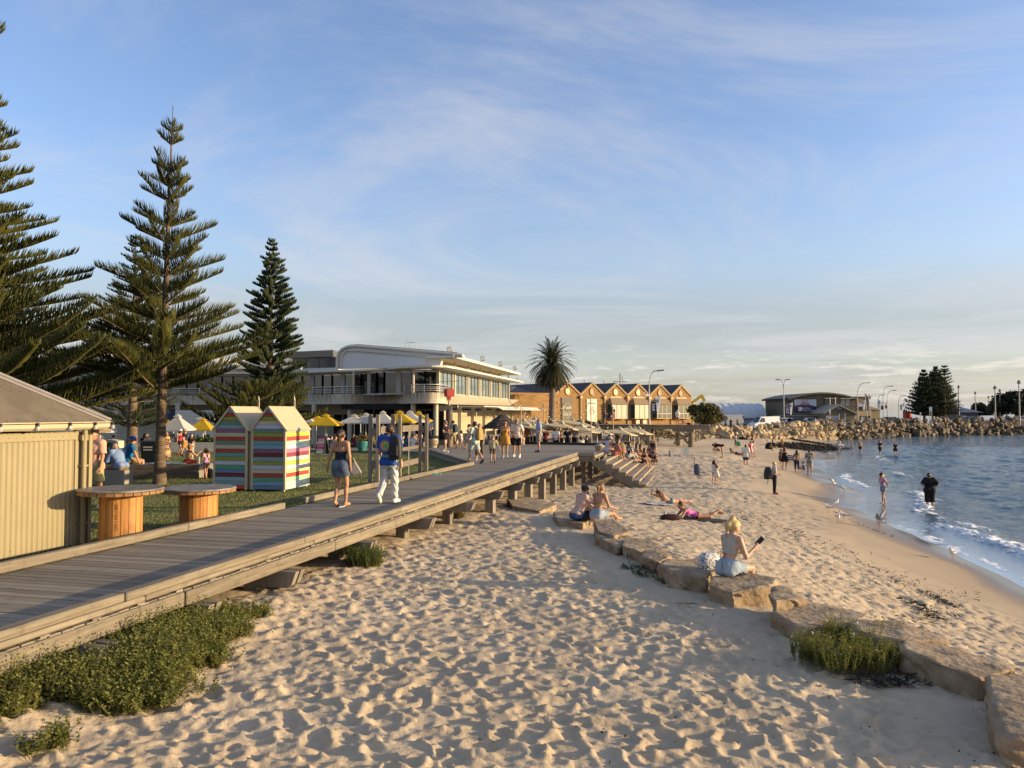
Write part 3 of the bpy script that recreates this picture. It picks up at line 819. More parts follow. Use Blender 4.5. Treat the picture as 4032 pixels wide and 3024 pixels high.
norfolk((-8.15,24.4,LAWN),2.75,'young Norfolk pine with a few broad upswept plumes behind the striped huts',1.5,prof_pts((0,2.1),(.5,1.7),(.9,1.0),(1,.7)),5,per=6,rise=.28,lift=.5,spacing=.035,blen=.50,brad=.013,seed=14,trunk_r=.05,top_bare=.0)
far_g='Norfolk pines beyond the breakwater'
for i,(px,top,Y,r,lab) in enumerate(((3640,1460,186,4.2,'leftmost of the clustered dark Norfolk pines beyond the breakwater'),(3672,1468,192,4.4,'lower dark Norfolk pine tucked between taller ones beyond the breakwater'),(3688,1447,188,4.6,'tallest dense Norfolk pine in the clump beyond the breakwater'),(3701,1472,196,4.0,'dark Norfolk pine at the back of the clump beyond the breakwater'))):
 p=atY(px,1640,Y);tp=atY(px,top,Y)
 norfolk((p[0],Y,2.9),tp[2]-2.9,lab,.8,prof_pts((0,r),(.25,r*.92),(.5,r*.68),(.75,r*.36),(1,.2)),26,per=7,rise=.12,lift=.3,spacing=.33,blen=1.1,brad=.10,seed=30+i,group=far_g,trunk_r=.3,mt=pine_dark,top_bare=.01,bark=bark_far)
p=atY(3722,1640,184)
norfolk((p[0],184,2.9),atY(3722,1437,184)[2]-2.9,'slender open Norfolk pine with clear tiers standing right of the dark clump',1.2,prof_pts((0,4.0),(.3,2.7),(.5,1.9),(.75,1.6),(.92,.9),(1,.3)),17,per=6,rise=.2,lift=.35,spacing=.30,blen=.85,brad=.085,seed=41,group=far_g,trunk_r=.22,mt=pine_dark,top_bare=.04,bark=bark_far)
def leaf_cloud(centers,radii,n,size,g,flat=.8):
 """leaf quads scattered through a set of lobes, thicker towards their surface"""
 k=g.integers(0,len(centers),n) if len(set(map(float,radii)))==1 else g.choice(len(centers),n,p=NA(radii)**2/np.sum(NA(radii)**2))
 d=nrm(g.normal(0,1,(n,3)));rr=NA(radii)[k]*(g.random(n)**.35)
 C=NA(centers)[k]+d*rr[:,None]*NA([1,1,flat])
 nn=nrm(d+g.normal(0,.7,(n,3)));u=nrm(np.cross(nn,g.normal(0,1,(n,3))));v=np.cross(nn,u)
 s=size*g.uniform(.6,1.3,n)[:,None]
 V=np.stack([C-u*s,C-v*s*.55,C+u*s,C+v*s*.55],1).reshape(-1,3)
 return V,np.arange(4*n).reshape(n,4)
def bush(name,label,cat,loc,rx,rz,n,size,m,seed=0,lobes=16,group=None,trunk=True,elong=1.0):
 g=np.random.default_rng(seed);t=thing(name,label,cat,loc,0,group)
 cs,rs=[],[]
 for i in range(lobes):
  a=g.uniform(0,6.28);q=g.random()**.5;h=g.random()
  rad=rx*(.36-.10*h);cs.append((cos(a)*q*(rx-rad)*(1-.35*h)*elong,sin(a)*q*(rx-rad)*(1-.35*h),rz*(.22+.62*h*(1-.35*q))));rs.append(rad*g.uniform(.8,1.15))
 V,f=leaf_cloud(cs,rs,n,size,g)
 V[:,2]=np.maximum(V[:,2],.05)
 link('foliage',mesh_np('foliage',V,f,m,False),t)
 if trunk:
  b=MB()
  for i in range(4):
   a=g.uniform(0,6.28);b.tube([(0,0,-.3),(cos(a)*rx*.15,sin(a)*rx*.15,rz*.35),(cos(a)*rx*.45,sin(a)*rx*.45,rz*.7)],[rx*.06,rx*.04,rx*.015],6)
  b.build('trunk',bark_far,t)
 return t
olive=foliage_mat('olive_leaves',(0.050,0.050,0.014),(0.11,0.095,0.024),.8,.12)
darkleaf=foliage_mat('dark_leaves',(0.016,0.022,0.010),(0.035,0.042,0.016),.5,.08)
p=atY(2772,1668,100)
bush('coastal_tree','rounded olive coastal tree growing between the gabled building and the rocks','tree',(p[0],100,2.7),3.1,3.9,7000,.17,olive,3,26)
p=atY(3880,1645,240)
bush('fig_tree','low rounded dark tree behind the car park poles','tree',(p[0],240,2.8),5.6,5.6,3500,.45,darkleaf,4,22)
p=atY(4010,1645,205)
bush('fig_tree','big dark domed tree cut by the right edge of the photo','tree',(p[0],205,2.8),7.6,9.6,5000,.5,darkleaf,5,26)
def palm(loc,H,label):
 g=np.random.default_rng(9);t=thing('date_palm',label,'palm',loc)
 b=MB();zs=LSP(-.3,H,26)
 b.tube([(0.1*sin(z*.3),0,z) for z in zs],[(.36+.10*math.exp(-z)+(.05 if i%2 else 0)+(.22*max(0,(z-H+1.2)/1.2))) for i,z in enumerate(zs)],14);b.build('trunk',mat('palm_trunk',(.16,.115,.08),.95,col2=(.25,.18,.12),vscale=5,bump=1,bscale=9),t)
 gm,dm=foliage_mat('palm_green',(.022,.028,.010),(.055,.055,.018),.8,.15),foliage_mat('palm_brown',(.05,.03,.015),(.105,.062,.03),.8,.1)
 for kind,nfr,lo,hi,m in(('frond',110,-40,84,gm),('dead_fronds',90,-84,-20,dm)):
  V,Fc=[],[]
  for i in range(nfr):
   e=R(g.uniform(lo,hi) if kind=='dead_fronds' else lo+(hi-lo)*(i+.5)/nfr);a=i*2.399+g.normal(0,.1);Lf=g.uniform(3.3,3.9)*(.85 if kind=='dead_fronds' else 1)
   p=NA([0,0,H+.15]);d=NA([cos(a)*cos(e),sin(a)*cos(e),sin(e)])
   pts=[p];n=9
   for q in range(n):
    d=nrm(d+NA([0,0,-.10-.02*q])*(1.0 if kind=='frond' else .8));p=p+d*Lf/n;pts.append(p)
   pts=NA(pts)
   for q in range(1,n+1):
    tg=nrm(pts[q]-pts[q-1]);sd=nrm(np.cross(tg,[0,0,1.0])+1e-6);up=np.cross(sd,tg)
    for h in(0.0,.5):
     c=pts[q-1]*(1-h)+pts[q]*h;wl_=.46*sin(pi*min(1,(q+h)/(n+1)*.85+.12))*(1 if kind=='frond' else .6)
     for sg in(-1,1):
      tip=c+(sd*sg*.8+tg*.8-up*(.1 if kind=='frond' else .5))*wl_;o=len(V)
      V+=[c-tg*.045,c+tg*.10,tip+tg*.04,tip-tg*.03];Fc.append((o,o+1,o+2,o+3))
    o=len(V);V+=[pts[q-1]-sd*.035,pts[q-1]+sd*.035,pts[q]+sd*.028,pts[q]-sd*.028];Fc.append((o,o+1,o+2,o+3))
  link(kind if kind=='dead_fronds' else 'crown',mesh_np(kind,NA(V),NA(Fc),m),t)
 return t
p=atY(2172,1600,92)
palm((p[0],92,2.9),7.2,'tall date palm with a shaggy round head in front of the gabled building')
salt_m=foliage_mat('saltbush_leaf',(0.10,0.115,0.022),(0.26,0.25,0.06),5.0,.28)
stem_m=mat('plant_stem',(.14,.13,.045),.8)
def shoots(pts,heights,g,leaf,per,spread=.5,curl=.3):
 """upright leafy shoots: stem cords and folded leaves"""
 n=len(pts);V,Fc,SB,SM,ST=[],[],[],[],[]
 lean=g.normal(0,spread,(n,2))
 for i in range(n):
  p=pts[i];h=heights[i];d=nrm(NA([lean[i,0],lean[i,1],1.0]))
  SB.append(p);SM.append(p+d*h*.5);ST.append(p+d*h+NA([0,0,.02]))
 SB,SM,ST=map(np.array,(SB,SM,ST))
 k=per;tt=np.tile(LSP(.22,1.0,k),n);ii=np.repeat(np.arange(n),k)
 C=SB[ii]+(ST-SB)[ii]*tt[:,None]
 a=np.tile(np.arange(k)*2.4,n)+np.repeat(g.uniform(0,6.28,n),k)
 el=g.uniform(.1,.9,n*k)
 d=np.stack([np.cos(a)*np.cos(el),np.sin(a)*np.cos(el),np.sin(el)],-1)
 s=leaf*g.uniform(.7,1.25,n*k)[:,None]*(1.15-.4*tt)[:,None]
 sd=nrm(np.cross(d,NA([0,0,1.0])+g.normal(0,.2,(n*k,3))))
 up=np.cross(sd,d)
 V=np.stack([C,C+d*s*.55+sd*s*.42+up*s*.12,C+d*s*1.1,C+d*s*.55-sd*s*.42+up*s*.12],1).reshape(-1,3)
 return(SB,SM,ST),V,np.arange(4*n*k).reshape(-1,4)
def in_poly(px,py,poly):
 ins=np.zeros(px.shape,bool);n=len(poly)
 for i in range(n):
  x0,y0=poly[i];x1,y1=poly[(i+1)%n]
  c=((y0>py)!=(y1>py))&(px<(x1-x0)*(py-y0)/(y1-y0+1e-9)+x0);ins^=c
 return ins
SALT=[at(px,py,2.03)[:2] for px,py in((-200,3010),(60,2945),(270,2905),(330,2860),(520,2780),(640,2765),(800,2690),(870,2600),(905,2560),(930,2490),(985,2440),(900,2420),(600,2500),(300,2640),(-200,2800))]
SALT[-1]=NA(SALT[-1])+[-.3,.3]
g=np.random.default_rng(77)
lo,hi=np.min(SALT,0)-.2,np.max(SALT,0)+.2
q=g.uniform(lo,hi,(22000,2));wob=np.stack([vnoise(q[:,0],q[:,1],2.4,61),vnoise(q[:,0],q[:,1],2.4,62)],-1)*.55+g.normal(0,.05,q.shape);q=q[in_poly(q[:,0]+wob[:,0],q[:,1]+wob[:,1],SALT)]
ww,vv=to_wv(q[:,0],q[:,1]);q=q[ww>E_R+.03];
dens=vnoise(q[:,0],q[:,1],2.2,51)+.35*vnoise(q[:,0],q[:,1],6,52)
q=q[dens>-.22][:6000]
pl_=np.stack([q[:,0],q[:,1],hbase(q[:,0],q[:,1])-.02],-1)
edge=NA([min(np.hypot(*(p_-NA(s))) for s in SALT) for p_ in q])
hh=g.uniform(.20,.46,len(q))*np.clip(.35+edge*.9,.4,1.15)*(1.0+.5*vnoise(q[:,0],q[:,1],1.6,53))
salt=thing('saltbush','broad low green saltbush spreading over the sand below the boardwalk','shrub',(float(q[:,0].mean()),float(q[:,1].mean()),2.0))
def off(Vv):return Vv-NA(salt.location)
(sb,sm_,st_),LV,LF=shoots(pl_,hh,g,.036,11,.42)
f_=link('foliage',mesh_np('foliage',off(LV),LF,salt_m),salt)
twigs(off(sb),off(sm_),off(st_),.0028,stem_m,'stems',salt)['kind']='stuff'
rock_g=foliage_mat('searocket_leaf',(0.13,0.14,0.018),(0.27,0.25,0.04),6,.3)
def plant(name,label,pxs,n,h,leaf,per,spread,m,zz=None,rad=.16,seed=0,stems=True,flowers=0):
 g=np.random.default_rng(seed);P=[]
 for px,py,r_ in pxs:
  c=at(px,py,zz) if zz else on_sand(px,py);k=int(n*r_/sum(a[2] for a in pxs))
  aa,rr_=g.uniform(0,6.28,k),r_*np.sqrt(g.random(k))
  x,y=c[0]+np.cos(aa)*rr_,c[1]+np.sin(aa)*rr_
  P.append(np.stack([x,y,hbase(x,y)-.02],-1))
 P=np.concatenate(P);c=P.mean(0);t=thing(name,label,'plant',tuple(c))
 H_=g.uniform(.5,1.0,len(P))*h
 (a,b_,d),V,fc=shoots(P,H_,g,leaf,per,spread)
 link('foliage',mesh_np('foliage',V-c,fc,m),t)
 if stems:twigs(a-c,b_-c,d-c,.0035,stem_m,'stems',t)['kind']='stuff'
 if flowers:
  k=g.choice(len(d),flowers);V,fc=leaf_cloud([tuple(x) for x in(d[k]-c)],[.012]*flowers,flowers*5,.012,g)
  link('flowers',mesh_np('flowers',V,fc,mat('white_flower',(.75,.72,.7),.8)),t)
 return t
plant('sea_rocket','bushy green sea rocket growing upright against the rocks at lower right',((3190,2600,.18),(3300,2640,.24),(3420,2640,.22),(3290,2540,.14),(3490,2560,.17),(3390,2590,.2),(3510,2640,.10)),520,.36,.026,24,.28,rock_g,flowers=14,seed=2)
plant('saltbush','small round green bush beside the boardwalk bearer',((1440,2225,.30),),420,.36,.028,18,.30,foliage_mat('bush_leaf',(.06,.10,.018),(.14,.17,.035),6,.25),seed=3)
plant('seedlings','low creeping green seedlings on the sand by the spotted tote bag',((2500,2238,.22),(2560,2262,.28),(2640,2290,.24)),120,.10,.035,7,.8,foliage_mat('seedling_leaf',(.05,.07,.025),(.09,.11,.035),6,.2),seed=4)
plant('saltbush','scrubby dry plant under the boardwalk edge near the limestone',((1790,2040,.25),),150,.25,.035,10,.5,foliage_mat('dry_leaf',(.10,.085,.03),(.17,.13,.05),6,.2),seed=6)
# ---------------------------------------------------------------- buildings
def slat_mat(name,c):return mat('slat_'+name,tuple(x*.85+.01 for x in c),.6,var=.16,vscale=4,spec=.3,stretch=(1,1,5),bump=.1,bscale=20)
cream=mat('cream_paint',(.50,.41,.26),.6,var=.05,vscale=4)
white_p=mat('white_paint',(.60,.56,.47),.6,var=.04,vscale=3)
offwhite=mat('offwhite_render',(.50,.44,.33),.7,var=.06,vscale=1.2)
greyp=mat('grey_panel',(.50,.50,.49),.55,var=.06,vscale=1.5)
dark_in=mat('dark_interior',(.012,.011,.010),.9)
dark_glass=mat('dark_glass',(.015,.017,.018),.04,spec=.9)
sky_glass=mat('sky_glass',(.16,.22,.25),.05,spec=1.0)
teal_glass=mat('teal_glass',(.03,.08,.085),.05,spec=1.0)
blind_m=mat('window_blind',(.50,.46,.32),.5,var=.04)
steel=mat('steel_rail',(.62,.60,.56),.35,metal=.3)
galv=mat('galvanised',(.42,.41,.38),.5,metal=.4)
bulb_glass=mat('bulb_glass',(.85,.82,.74),.08,spec=.8,trans=.6)
black_m=mat('black_plastic',(.012,.012,.012),.5)
# --- cream corrugated kiosk at the left
kz=LAWN
kio=thing('kiosk','cream corrugated iron kiosk with hipped roof at the left edge beside the boardwalk','kiosk',loc2(-10.0,10.9,kz),-TH)
def corr(y0,y1,z0,z1,pitch,amp,x0=0.0,flip=False):
 n=int(abs(y1-y0)/pitch*8);V,Fc=[],[]
 for i in range(n+1):
  y=y0+(y1-y0)*i/n;x=x0+amp*sin(2*pi*(y-y0)/pitch)
  V+=[(x,y,z0),(x,y,z1)]
 for i in range(n):Fc.append((2*i,2*i+2,2*i+3,2*i+1))
 return NA(V),NA(Fc)
kw=mat('primrose_iron',(.285,.235,.13),.5,var=.07,vscale=2.5,spec=.35)
V,Fc=corr(-5.2,-.34,.02,1.86,.095,.015)
link('corrugated_wall',mesh_np('corrugated_wall',V,Fc,kw,True),kio)
b=MB();b.box((-2.2,-.17,.93),(4.4,.30,1.84));b.box((-2.24,-2.75,.93),(4.3,4.9,1.80));b.build('wall_frame',kw,kio)
b=MB();b.box((.012,-.02,.95),(.06,.07,1.90));b.box((.012,-.31,.95),(.03,.05,1.90));b.build('corner_trim',kw,kio)
b=MB();b.box((.018,-2.76,1.79),(.028,4.86,.115));b.build('fascia_flashing',kw,kio)
b=MB()
for k in range(34):b.lathe([(.0,.006),(.010,.004),(.010,-.004)],6,(.036,-.45-k*.143,1.79))
for zz in(.12,.86):
 for k in range(24):b.lathe([(.0,.006),(.008,.004),(.008,-.004)],6,(.012,-.47-k*.204,zz))
b.build('screws',mat('screw_head',(.30,.23,.13),.5),kio)['kind']='stuff'
b=MB();b.tube([(.075,-.19,1.93),(.075,-.19,1.78),(.06,-.19,1.70),(.06,-.19,.03)],.042,10);b.box((.03,-.19,1.76),(.11,.13,.09))
for zz in(.35,1.3):b.box((.055,-.19,zz),(.10,.11,.03))
b.build('downpipe',kw,kio)
gut=mat('gutter_metal',(.50,.42,.27),.35,spec=.5,metal=.15)
b=MB()
prof=[(.10,0),(.17,-.005),(.205,.03),(.21,.085),(.20,.115),(.10,.11)]
b.prism([(x,z+1.90) for x,z in prof],'y',-5.4,.26);b.prism([(x,z+1.90) for x,z in((.192,.098),(.215,.098),(.215,.12),(.192,.12))],'y',-5.4,.262)
b.build('gutter',gut,kio)
roof_m=mat('kiosk_roof',(.12,.098,.065),.85,var=.12,vscale=1.6,col2=(.165,.132,.09),bump=.15,bscale=30)
sl=.66
def rp(d,y):return(.16-d,y,2.01+sl*d)
b=MB();D=2.4
b.quad(rp(0,-5.4),(.16,.24,2.01),rp(D,.24-D),rp(D,-5.4));b.quad((.16,.24,2.01),(.16-5,.24,2.01),rp(D,.24-D),rp(D,.24-D+.001))
b.quad((.16,.24,2.01),(-4.6,.24,2.01),(-4.6+D,.24-D,2.01+sl*D),rp(D,.24-D));b.quad(rp(D,-5.4),rp(D,.24-D),(-4.6+D,.24-D,2.01+sl*D),(-4.6+D,-5.4,2.01+sl*D))
b.box((-2.2,-2.6,1.97),(4.6,5.5,.05));b.build('roof',roof_m,kio)
b=MB()
for k in range(60):
 for d in(.05,.75,.85):
  if .24-d-.08-k*.11>-5.3:p=rp(d,.24-d-.12-k*.11*1.6);b.box((p[0],p[1],p[2]+.006),(.014,.014,.012))
b.build('roof_screws',mat('screw_dark',(.11,.095,.08),.6),kio)['kind']='stuff'
b=MB();b.bar((.17,.25,2.02),(.16-D,.24-D,2.03+sl*D),.13,.035,up=(.5,-.5,1));b.tube([(.18,.26,2.045),(.16-D,.24-D,2.06+sl*D)],.03,8);b.build('hip_cap',mat('hip_cap_metal',(.26,.23,.21),.55,var=.12,vscale=5),kio)
b=MB();b.box((.10,.10,1.86),(.22,.26,.05));b.build('eave_lining',mat('eave_timber',(.20,.13,.07),.8),kio)
fest=thing('string_light','string of clear bulbs clipped along the kiosk gutter','string lights',loc2(-10.0,10.9,kz),-TH)
b=MB();b.tube([(.225,-5.3,2.0),(.225,-3,1.985),(.225,-1.5,2.0),(.225,.26,2.0),(.2,.30,2.06)],.006,5);b.build('cable',black_m,fest)
for y in(-2.55,-1.92,-1.28,-.66,-.14,.24):
 b=MB();b.lathe([(.012,.03),(.020,.02),(.022,-.02)],8,(.235,y,1.985));b.box((.222,y,2.0),(.03,.05,.03));b.build('socket',black_m,fest)
 b=MB();b.lathe([(.016,0),(.027,-.02),(.033,-.045),(.026,-.07),(.0,-.082)],10,(.235,y,1.968));b.build('bulb',bulb_glass,fest)
 # --- striped beach huts
HT=R(10.5);hc=at(1122,1930,LAWN+.06)
SL_F_R=[('teal',(.10,.26,.24)),('brick',(.36,.055,.03)),('olive',(.26,.27,.04)),('sand',(.52,.44,.30)),('lilac',(.50,.47,.55))]
pal=dict(teal=(.12,.33,.29),brick=(.42,.045,.022),olive=(.29,.29,.035),sand=(.55,.47,.31),lilac=(.52,.50,.60),sage=(.14,.23,.17),slate=(.22,.33,.33),blue=(.20,.34,.44),purple=(.22,.085,.14),maroon=(.14,.018,.022),red=(.58,.055,.030),green=(.10,.32,.17),steel=(.13,.22,.32),aqua=(.26,.40,.43),yellow=(.70,.52,.06),mint=(.55,.74,.46),paleblue=(.52,.68,.68),pink=(.60,.20,.27),rose=(.30,.04,.07),palemint=(.56,.68,.54),lime=(.55,.52,.08),white=(.68,.63,.64),primrose=(.74,.64,.28),spring=(.32,.66,.36),ice=(.50,.62,.58),mauve=(.26,.11,.17),sagelt=(.34,.46,.34),tealsky=(.24,.40,.44))
right_front=['brick','olive','sand','lilac','sage','olive','brick','teal','blue','purple','maroon','slate','olive','lilac','sand','brick','green','blue','steel']
left_front=['brick','olive','sage','slate','mauve','sand','brick','sage','sand','brick','teal','olive','lilac','green','steel','maroon','aqua','slate','red']
side_r=['sagelt','yellow','red','mint','paleblue','pink','rose','palemint','lime','white','primrose','red','spring','palemint','ice']
def hut(org,rows,tip,side,label):
 t=thing('beach_hut',label,'beach hut',org,-HT,'striped beach huts')
 W,Dp,He,Hr=.985,1.46,1.66,2.26;sh=He/15
 def slat(poly,y,c,nm='slat'):
  b=MB();n=len(poly)
  b.add([(x,y-.012,z) for x,z in poly]+[(x,y+.02,z) for x,z in poly],[tuple(range(n)),tuple(reversed(range(n,2*n)))]+[(i,i+n,(i+1)%n+n,(i+1)%n) for i in range(n)])
  for i in range(n):
   if b.v[i][2]<min(p[1] for p in poly)+.01:b.v[i]=(b.v[i][0],y-.022,b.v[i][2])
  return b.build(nm,slat_mat(c,pal[c]),t)
 hw=lambda z:(W/2)*(1 if z<=He else max(0,(Hr-z)/(Hr-He)))
 zt=Hr
 n_g=len(rows)-15;zs=[He-0.0+(i)*sh for i in range(n_g+1)]
 for i,c in enumerate(rows[n_g:]):
  z1=He-i*sh;slat([(-W+.035,z1-sh+.004),(-.035,z1-sh+.004),(-.035,z1-.002),(-W+.035,z1-.002)],0,c)
 for i,c in enumerate(reversed(rows[:n_g])):
  z0=He+i*sh;z1=z0+sh
  slat([(-W/2-hw(z0)+.02,z0+.004),(-W/2+hw(z0)-.02,z0+.004),(-W/2+max(.02,hw(z1)-.02),z1-.002),(-W/2-max(.02,hw(z1)-.02),z1-.002)],0,c)
 z0=He+n_g*sh;slat([(-W/2-hw(z0)+.02,z0+.004),(-W/2+hw(z0)-.02,z0+.004),(-W/2,Hr-.03)],0,tip)
 for i,c in enumerate(side):
  z1=He-i*sh;b=MB();b.prism([(-.012,z1-.002),(.012,z1-.002),(.022,z1-sh+.004),(-.012,z1-sh+.004)],'y',.04,Dp-.04)
  b.prism([(0,0)]*3,'y',0,0) if False else None
  b.build('slat',slat_mat(c,pal[c]),t,(0,0,0))
 b=MB();b.box((-W/2,Dp/2+.02,He/2),(W-.05,Dp-.06,He-.02));b.prism([(-W+.03,He),(-.03,He),(-W/2,Hr-.03)],'y',.03,Dp-.01);b.build('carcass',cream,t)
 b=MB()
 for x in(-W+.016,-.012):
  for y in(0,Dp):b.box((x,y,He/2),(.055,.065,He+.01))
 b.build('corner_trim',cream,t)['kind']='stuff'
 for sg,nm in((1,'roof_sheet'),(-1,'roof_sheet')):
  b=MB();n=12;Lr=math.hypot(W/2+.06,(Hr-He)*(W/2+.06)/(W/2));dx,dz=(W/2+.06),(Hr-He)*(W/2+.06)/(W/2)
  ys=[-.06+(Dp+.12)*i/(n*4) for i in range(n*4+1)]
  V=[]
  for i,y in enumerate(ys):
   o=.022 if(i%4) in(1,2) else 0.0
   nx,nz=sg*dz/Lr,dx/Lr
   V+=[(-W/2+nx*o,y,Hr+.012+nz*o),(-W/2+sg*dx+nx*o,y,Hr+.012-dz+nz*o)]
  b.add(V,[(2*i,2*i+1,2*i+3,2*i+2) for i in range(n*4)])
  b.build(nm,cream,t)
 b=MB()
 for sg in(-1,1):b.bar((-W/2,-.055,Hr-.0),(-W/2+sg*(W/2+.055),-.055,He-.065),.018,.05)
 b.build('barge_board',cream,t)
 b=MB();b.box((-W/2,Dp+.05,Hr+.10),(.045,.03,.26));b.lathe([(.03,0),(.0,.12)],4,(-W/2,Dp+.05,Hr+.23));b.build('finial',cream,t)
 for x in(-W+.05,-.05):
  for y in(.05,Dp-.05):
   b=MB();b.tube([(x-.015,y,-.035),(x+.015,y,-.035)],.032,10);b.box((x,y,-.005),(.03,.03,.03));b.build('castor',mat('castor',(.5,.48,.44),.5),t)
 return t
hut((hc[0],hc[1],LAWN+.068),right_front,'teal',side_r,'right striped beach hut with its sunlit side of bright coloured boards')
o2=Vector((hc[0],hc[1],LAWN+.068))+Matrix.Rotation(-HT,3,'Z')@Vector((-1.125,-.02,0))
hut(o2,left_front,'tealsky',[],'left striped beach hut, its far side hidden and roof half in shade')
b=MB();fil=thing('infill_panel','narrow cream panel closing the gap between the striped huts','panel',o2,-HT)
b.box((.065,.10,.79),(.11,.03,1.62));b.build('panel',cream,fil)
# --- two-storey restaurant
RO=Vector((-5.22,54.5,DECK))
rest=thing('restaurant','white two-storey seaside restaurant with curved balcony and flat projecting roofs','building',RO)
def Rl(x,y,z):return(x-RO.x,y-RO.y,z-RO.z)
AX=Vector((.195,.981,0)).normalized();NX=Vector((.981,-.195,0)).normalized()
def RA(t,o,z):return Vector((RO.x,RO.y,0))+AX*t+NX*o+Vector((0,0,z))
def rloc(p):return(p[0]-RO.x,p[1]-RO.y,p[2]-RO.z)
def slab(name,pts,z0,z1,m,smooth=False,parent=rest):
 b=MB();b.prism([(p[0]-RO.x,p[1]-RO.y) for p in pts],'z',z0-RO.z,z1-RO.z);return b.build(name,m,parent)
def px_at(px,Y):return((px-2016)/F*Y,Y)
bal=[px_at(*q) for q in((330,63.5),(700,62.5),(1000,61.8),(1180,60.5),(1300,58.2),(1345,57.4),(1385,57.2),(1430,57.9),(1480,58.4),(1530,57.8),(1580,55.6),(1620,53.8),(1660,53.0),(1700,52.9),(1735,53.4),(1757,55.0),(1765,57.0))]
def smoothline(P,n=4):
 P=[NA(p,float) for p in P];out=[]
 for i in range(len(P)-1):
  p0,p1,p2,p3=P[max(i-1,0)],P[i],P[i+1],P[min(i+2,len(P)-1)]
  for k in range(n):
   t=k/n;out.append(.5*((2*p1)+(-p0+p2)*t+(2*p0-5*p1+4*p2-p3)*t*t+(-p0+3*p1-3*p2+p3)*t**3))
 out.append(P[-1]);return out
bals=smoothline(bal)
back=[(-4.0,60),(-3,66),(-36,68)]
slab('balcony',[tuple(p) for p in bals]+back,5.19,5.93,offwhite)
for h in(.12,.24,.36,.54):
 b=MB();b.tube([Rl(p[0],p[1]+.10,5.95+h) for p in bals],.018 if h<.5 else .03,5);b.build('handrail' if h>.5 else 'rail',steel,rest)
L_=0;acc=0;b=None
for i in range(1,len(bals)):
 acc+=np.hypot(*(bals[i]-bals[i-1]))
 if acc>1.15:
  acc=0;p=bals[i];b=MB();b.box(Rl(p[0],p[1]+.10,6.2),(.05,.05,.56));b.build('rail_post',steel,rest)
ic=MB();gi=np.random.default_rng(4)
for i in range(1,len(bals)):
 p,q=bals[i-1],bals[i]
 if p[0]<-34:continue
 n=max(1,int(np.hypot(*(q-p))/.085))
 if-13.6<p[0]<-12.0:n=1
 for k in range(n):
  if gi.random()<.25:continue
  w=p+(q-p)*(k+gi.random())/n;ln=gi.uniform(.35,.95);y=w[1]-.035
  ic.add([Rl(w[0]-.016,y,5.95),Rl(w[0]+.016,y,5.95),Rl(w[0]+gi.normal(0,.02),y,5.95-ln)],[(0,1,2)])
  for z in np.arange(.06,ln,.13):ic.box(Rl(w[0]+gi.normal(0,.012),y,5.95-z),(.022,.018,.04))
icl=link('icicle_lights',ic.mesh('icicle_lights',mat('icicle_cord',(.22,.17,.10),.6)),rest);icl['kind']='stuff'
for px,Y in((458,62.6),(700,61.8),(1040,61),(1237,59.2),(1378,57.8),(1627,54.4),(1716,54.2)):
 x,y=px_at(px,Y);b=MB();b.lathe([(.175,0),(.175,3.24)],20);b.build('column',offwhite,rest,Rl(x,y,1.95))
def wall(name,p,q,z0,z1,m,th=.15):
 b=MB();b.bar(Rl(p[0],p[1],(z0+z1)/2),Rl(q[0],q[1],(z0+z1)/2),th,z1-z0);return b.build(name,m,rest)
shade_wall=mat('render_wall',(.48,.43,.33),.8,var=.08,vscale=1)
wall('back_wall',(-36,68.5),(-9,62.2),1.9,5.2,shade_wall)
wall('back_wall',(-9,62.2),(-4.2,60.2),1.9,5.2,shade_wall)
for x0,x1,z0,z1 in((-14.6,-12.2,1.95,4.4),(-12.0,-9.4,1.95,4.9),(-8.6,-6.0,1.95,4.7),(-5.9,-4.5,3.2,4.9),(-20.5,-16.2,2.5,4.7),(-29,-25,2.5,4.7)):
 t0=np.interp([x0,x1],[-36,-9,-4.2],[68.5,62.2,60.2]);b=MB()
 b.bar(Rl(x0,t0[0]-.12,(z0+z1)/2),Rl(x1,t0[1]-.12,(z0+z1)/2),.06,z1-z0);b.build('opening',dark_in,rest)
 for k in range(4):
  f_=k/3;b=MB();b.box(Rl(x0+(x1-x0)*f_,np.interp(f_,[0,1],t0)-.17,(z0+z1)/2),(.07,.06,z1-z0));b.build('door_frame',greyp,rest)
b=MB();b.bar(Rl(*px_at(1345,57.8),5.0),Rl(*px_at(1700,54.9),5.0),.12,.42);b.build('dark_fascia',dark_in,rest)
x0,y0=px_at(616,61.0);x1,y1=px_at(690,60.8)
b=MB();b.bar(Rl(x0,y0,4.18),Rl(x1,y1,4.18),.08,1.25);b.build('sign_panel',mat('navy_panel',(.010,.016,.05),.5),rest)
text('SON',.42,mat('sign_grey',(.30,.30,.32),.6),rest,Rl((x0+x1)/2+.05,(y0+y1)/2-.06,4.55),(R(90),0,R(-4)))
for k in range(12):
 xa,ya=px_at(692,60.2);xb,yb=px_at(845,59.6);b=MB();b.bar(Rl(xa,ya,2.1+k*.23),Rl(xb,yb,2.1+k*.23),.05,.215);b.build('screen_board',white_p,rest)
front=[(-5.22,54.5),(-9.2,55.7),(-11.8,58.6),(-17.6,62.0),(-24,63.4),(-36,65.5)]
def along(P,d):
 for a,c in zip(P[:-1],P[1:]):
  a,c=NA(a),NA(c);L1=np.hypot(*(c-a))
  if d<=L1:return a+(c-a)*d/L1
  d-=L1
 return NA(P[-1])
frame_m=mat('door_frame_grey',(.36,.34,.30),.55)
d=0.0;k=0
tot=sum(np.hypot(*(NA(c)-NA(a))) for a,c in zip(front[:-1],front[1:]))
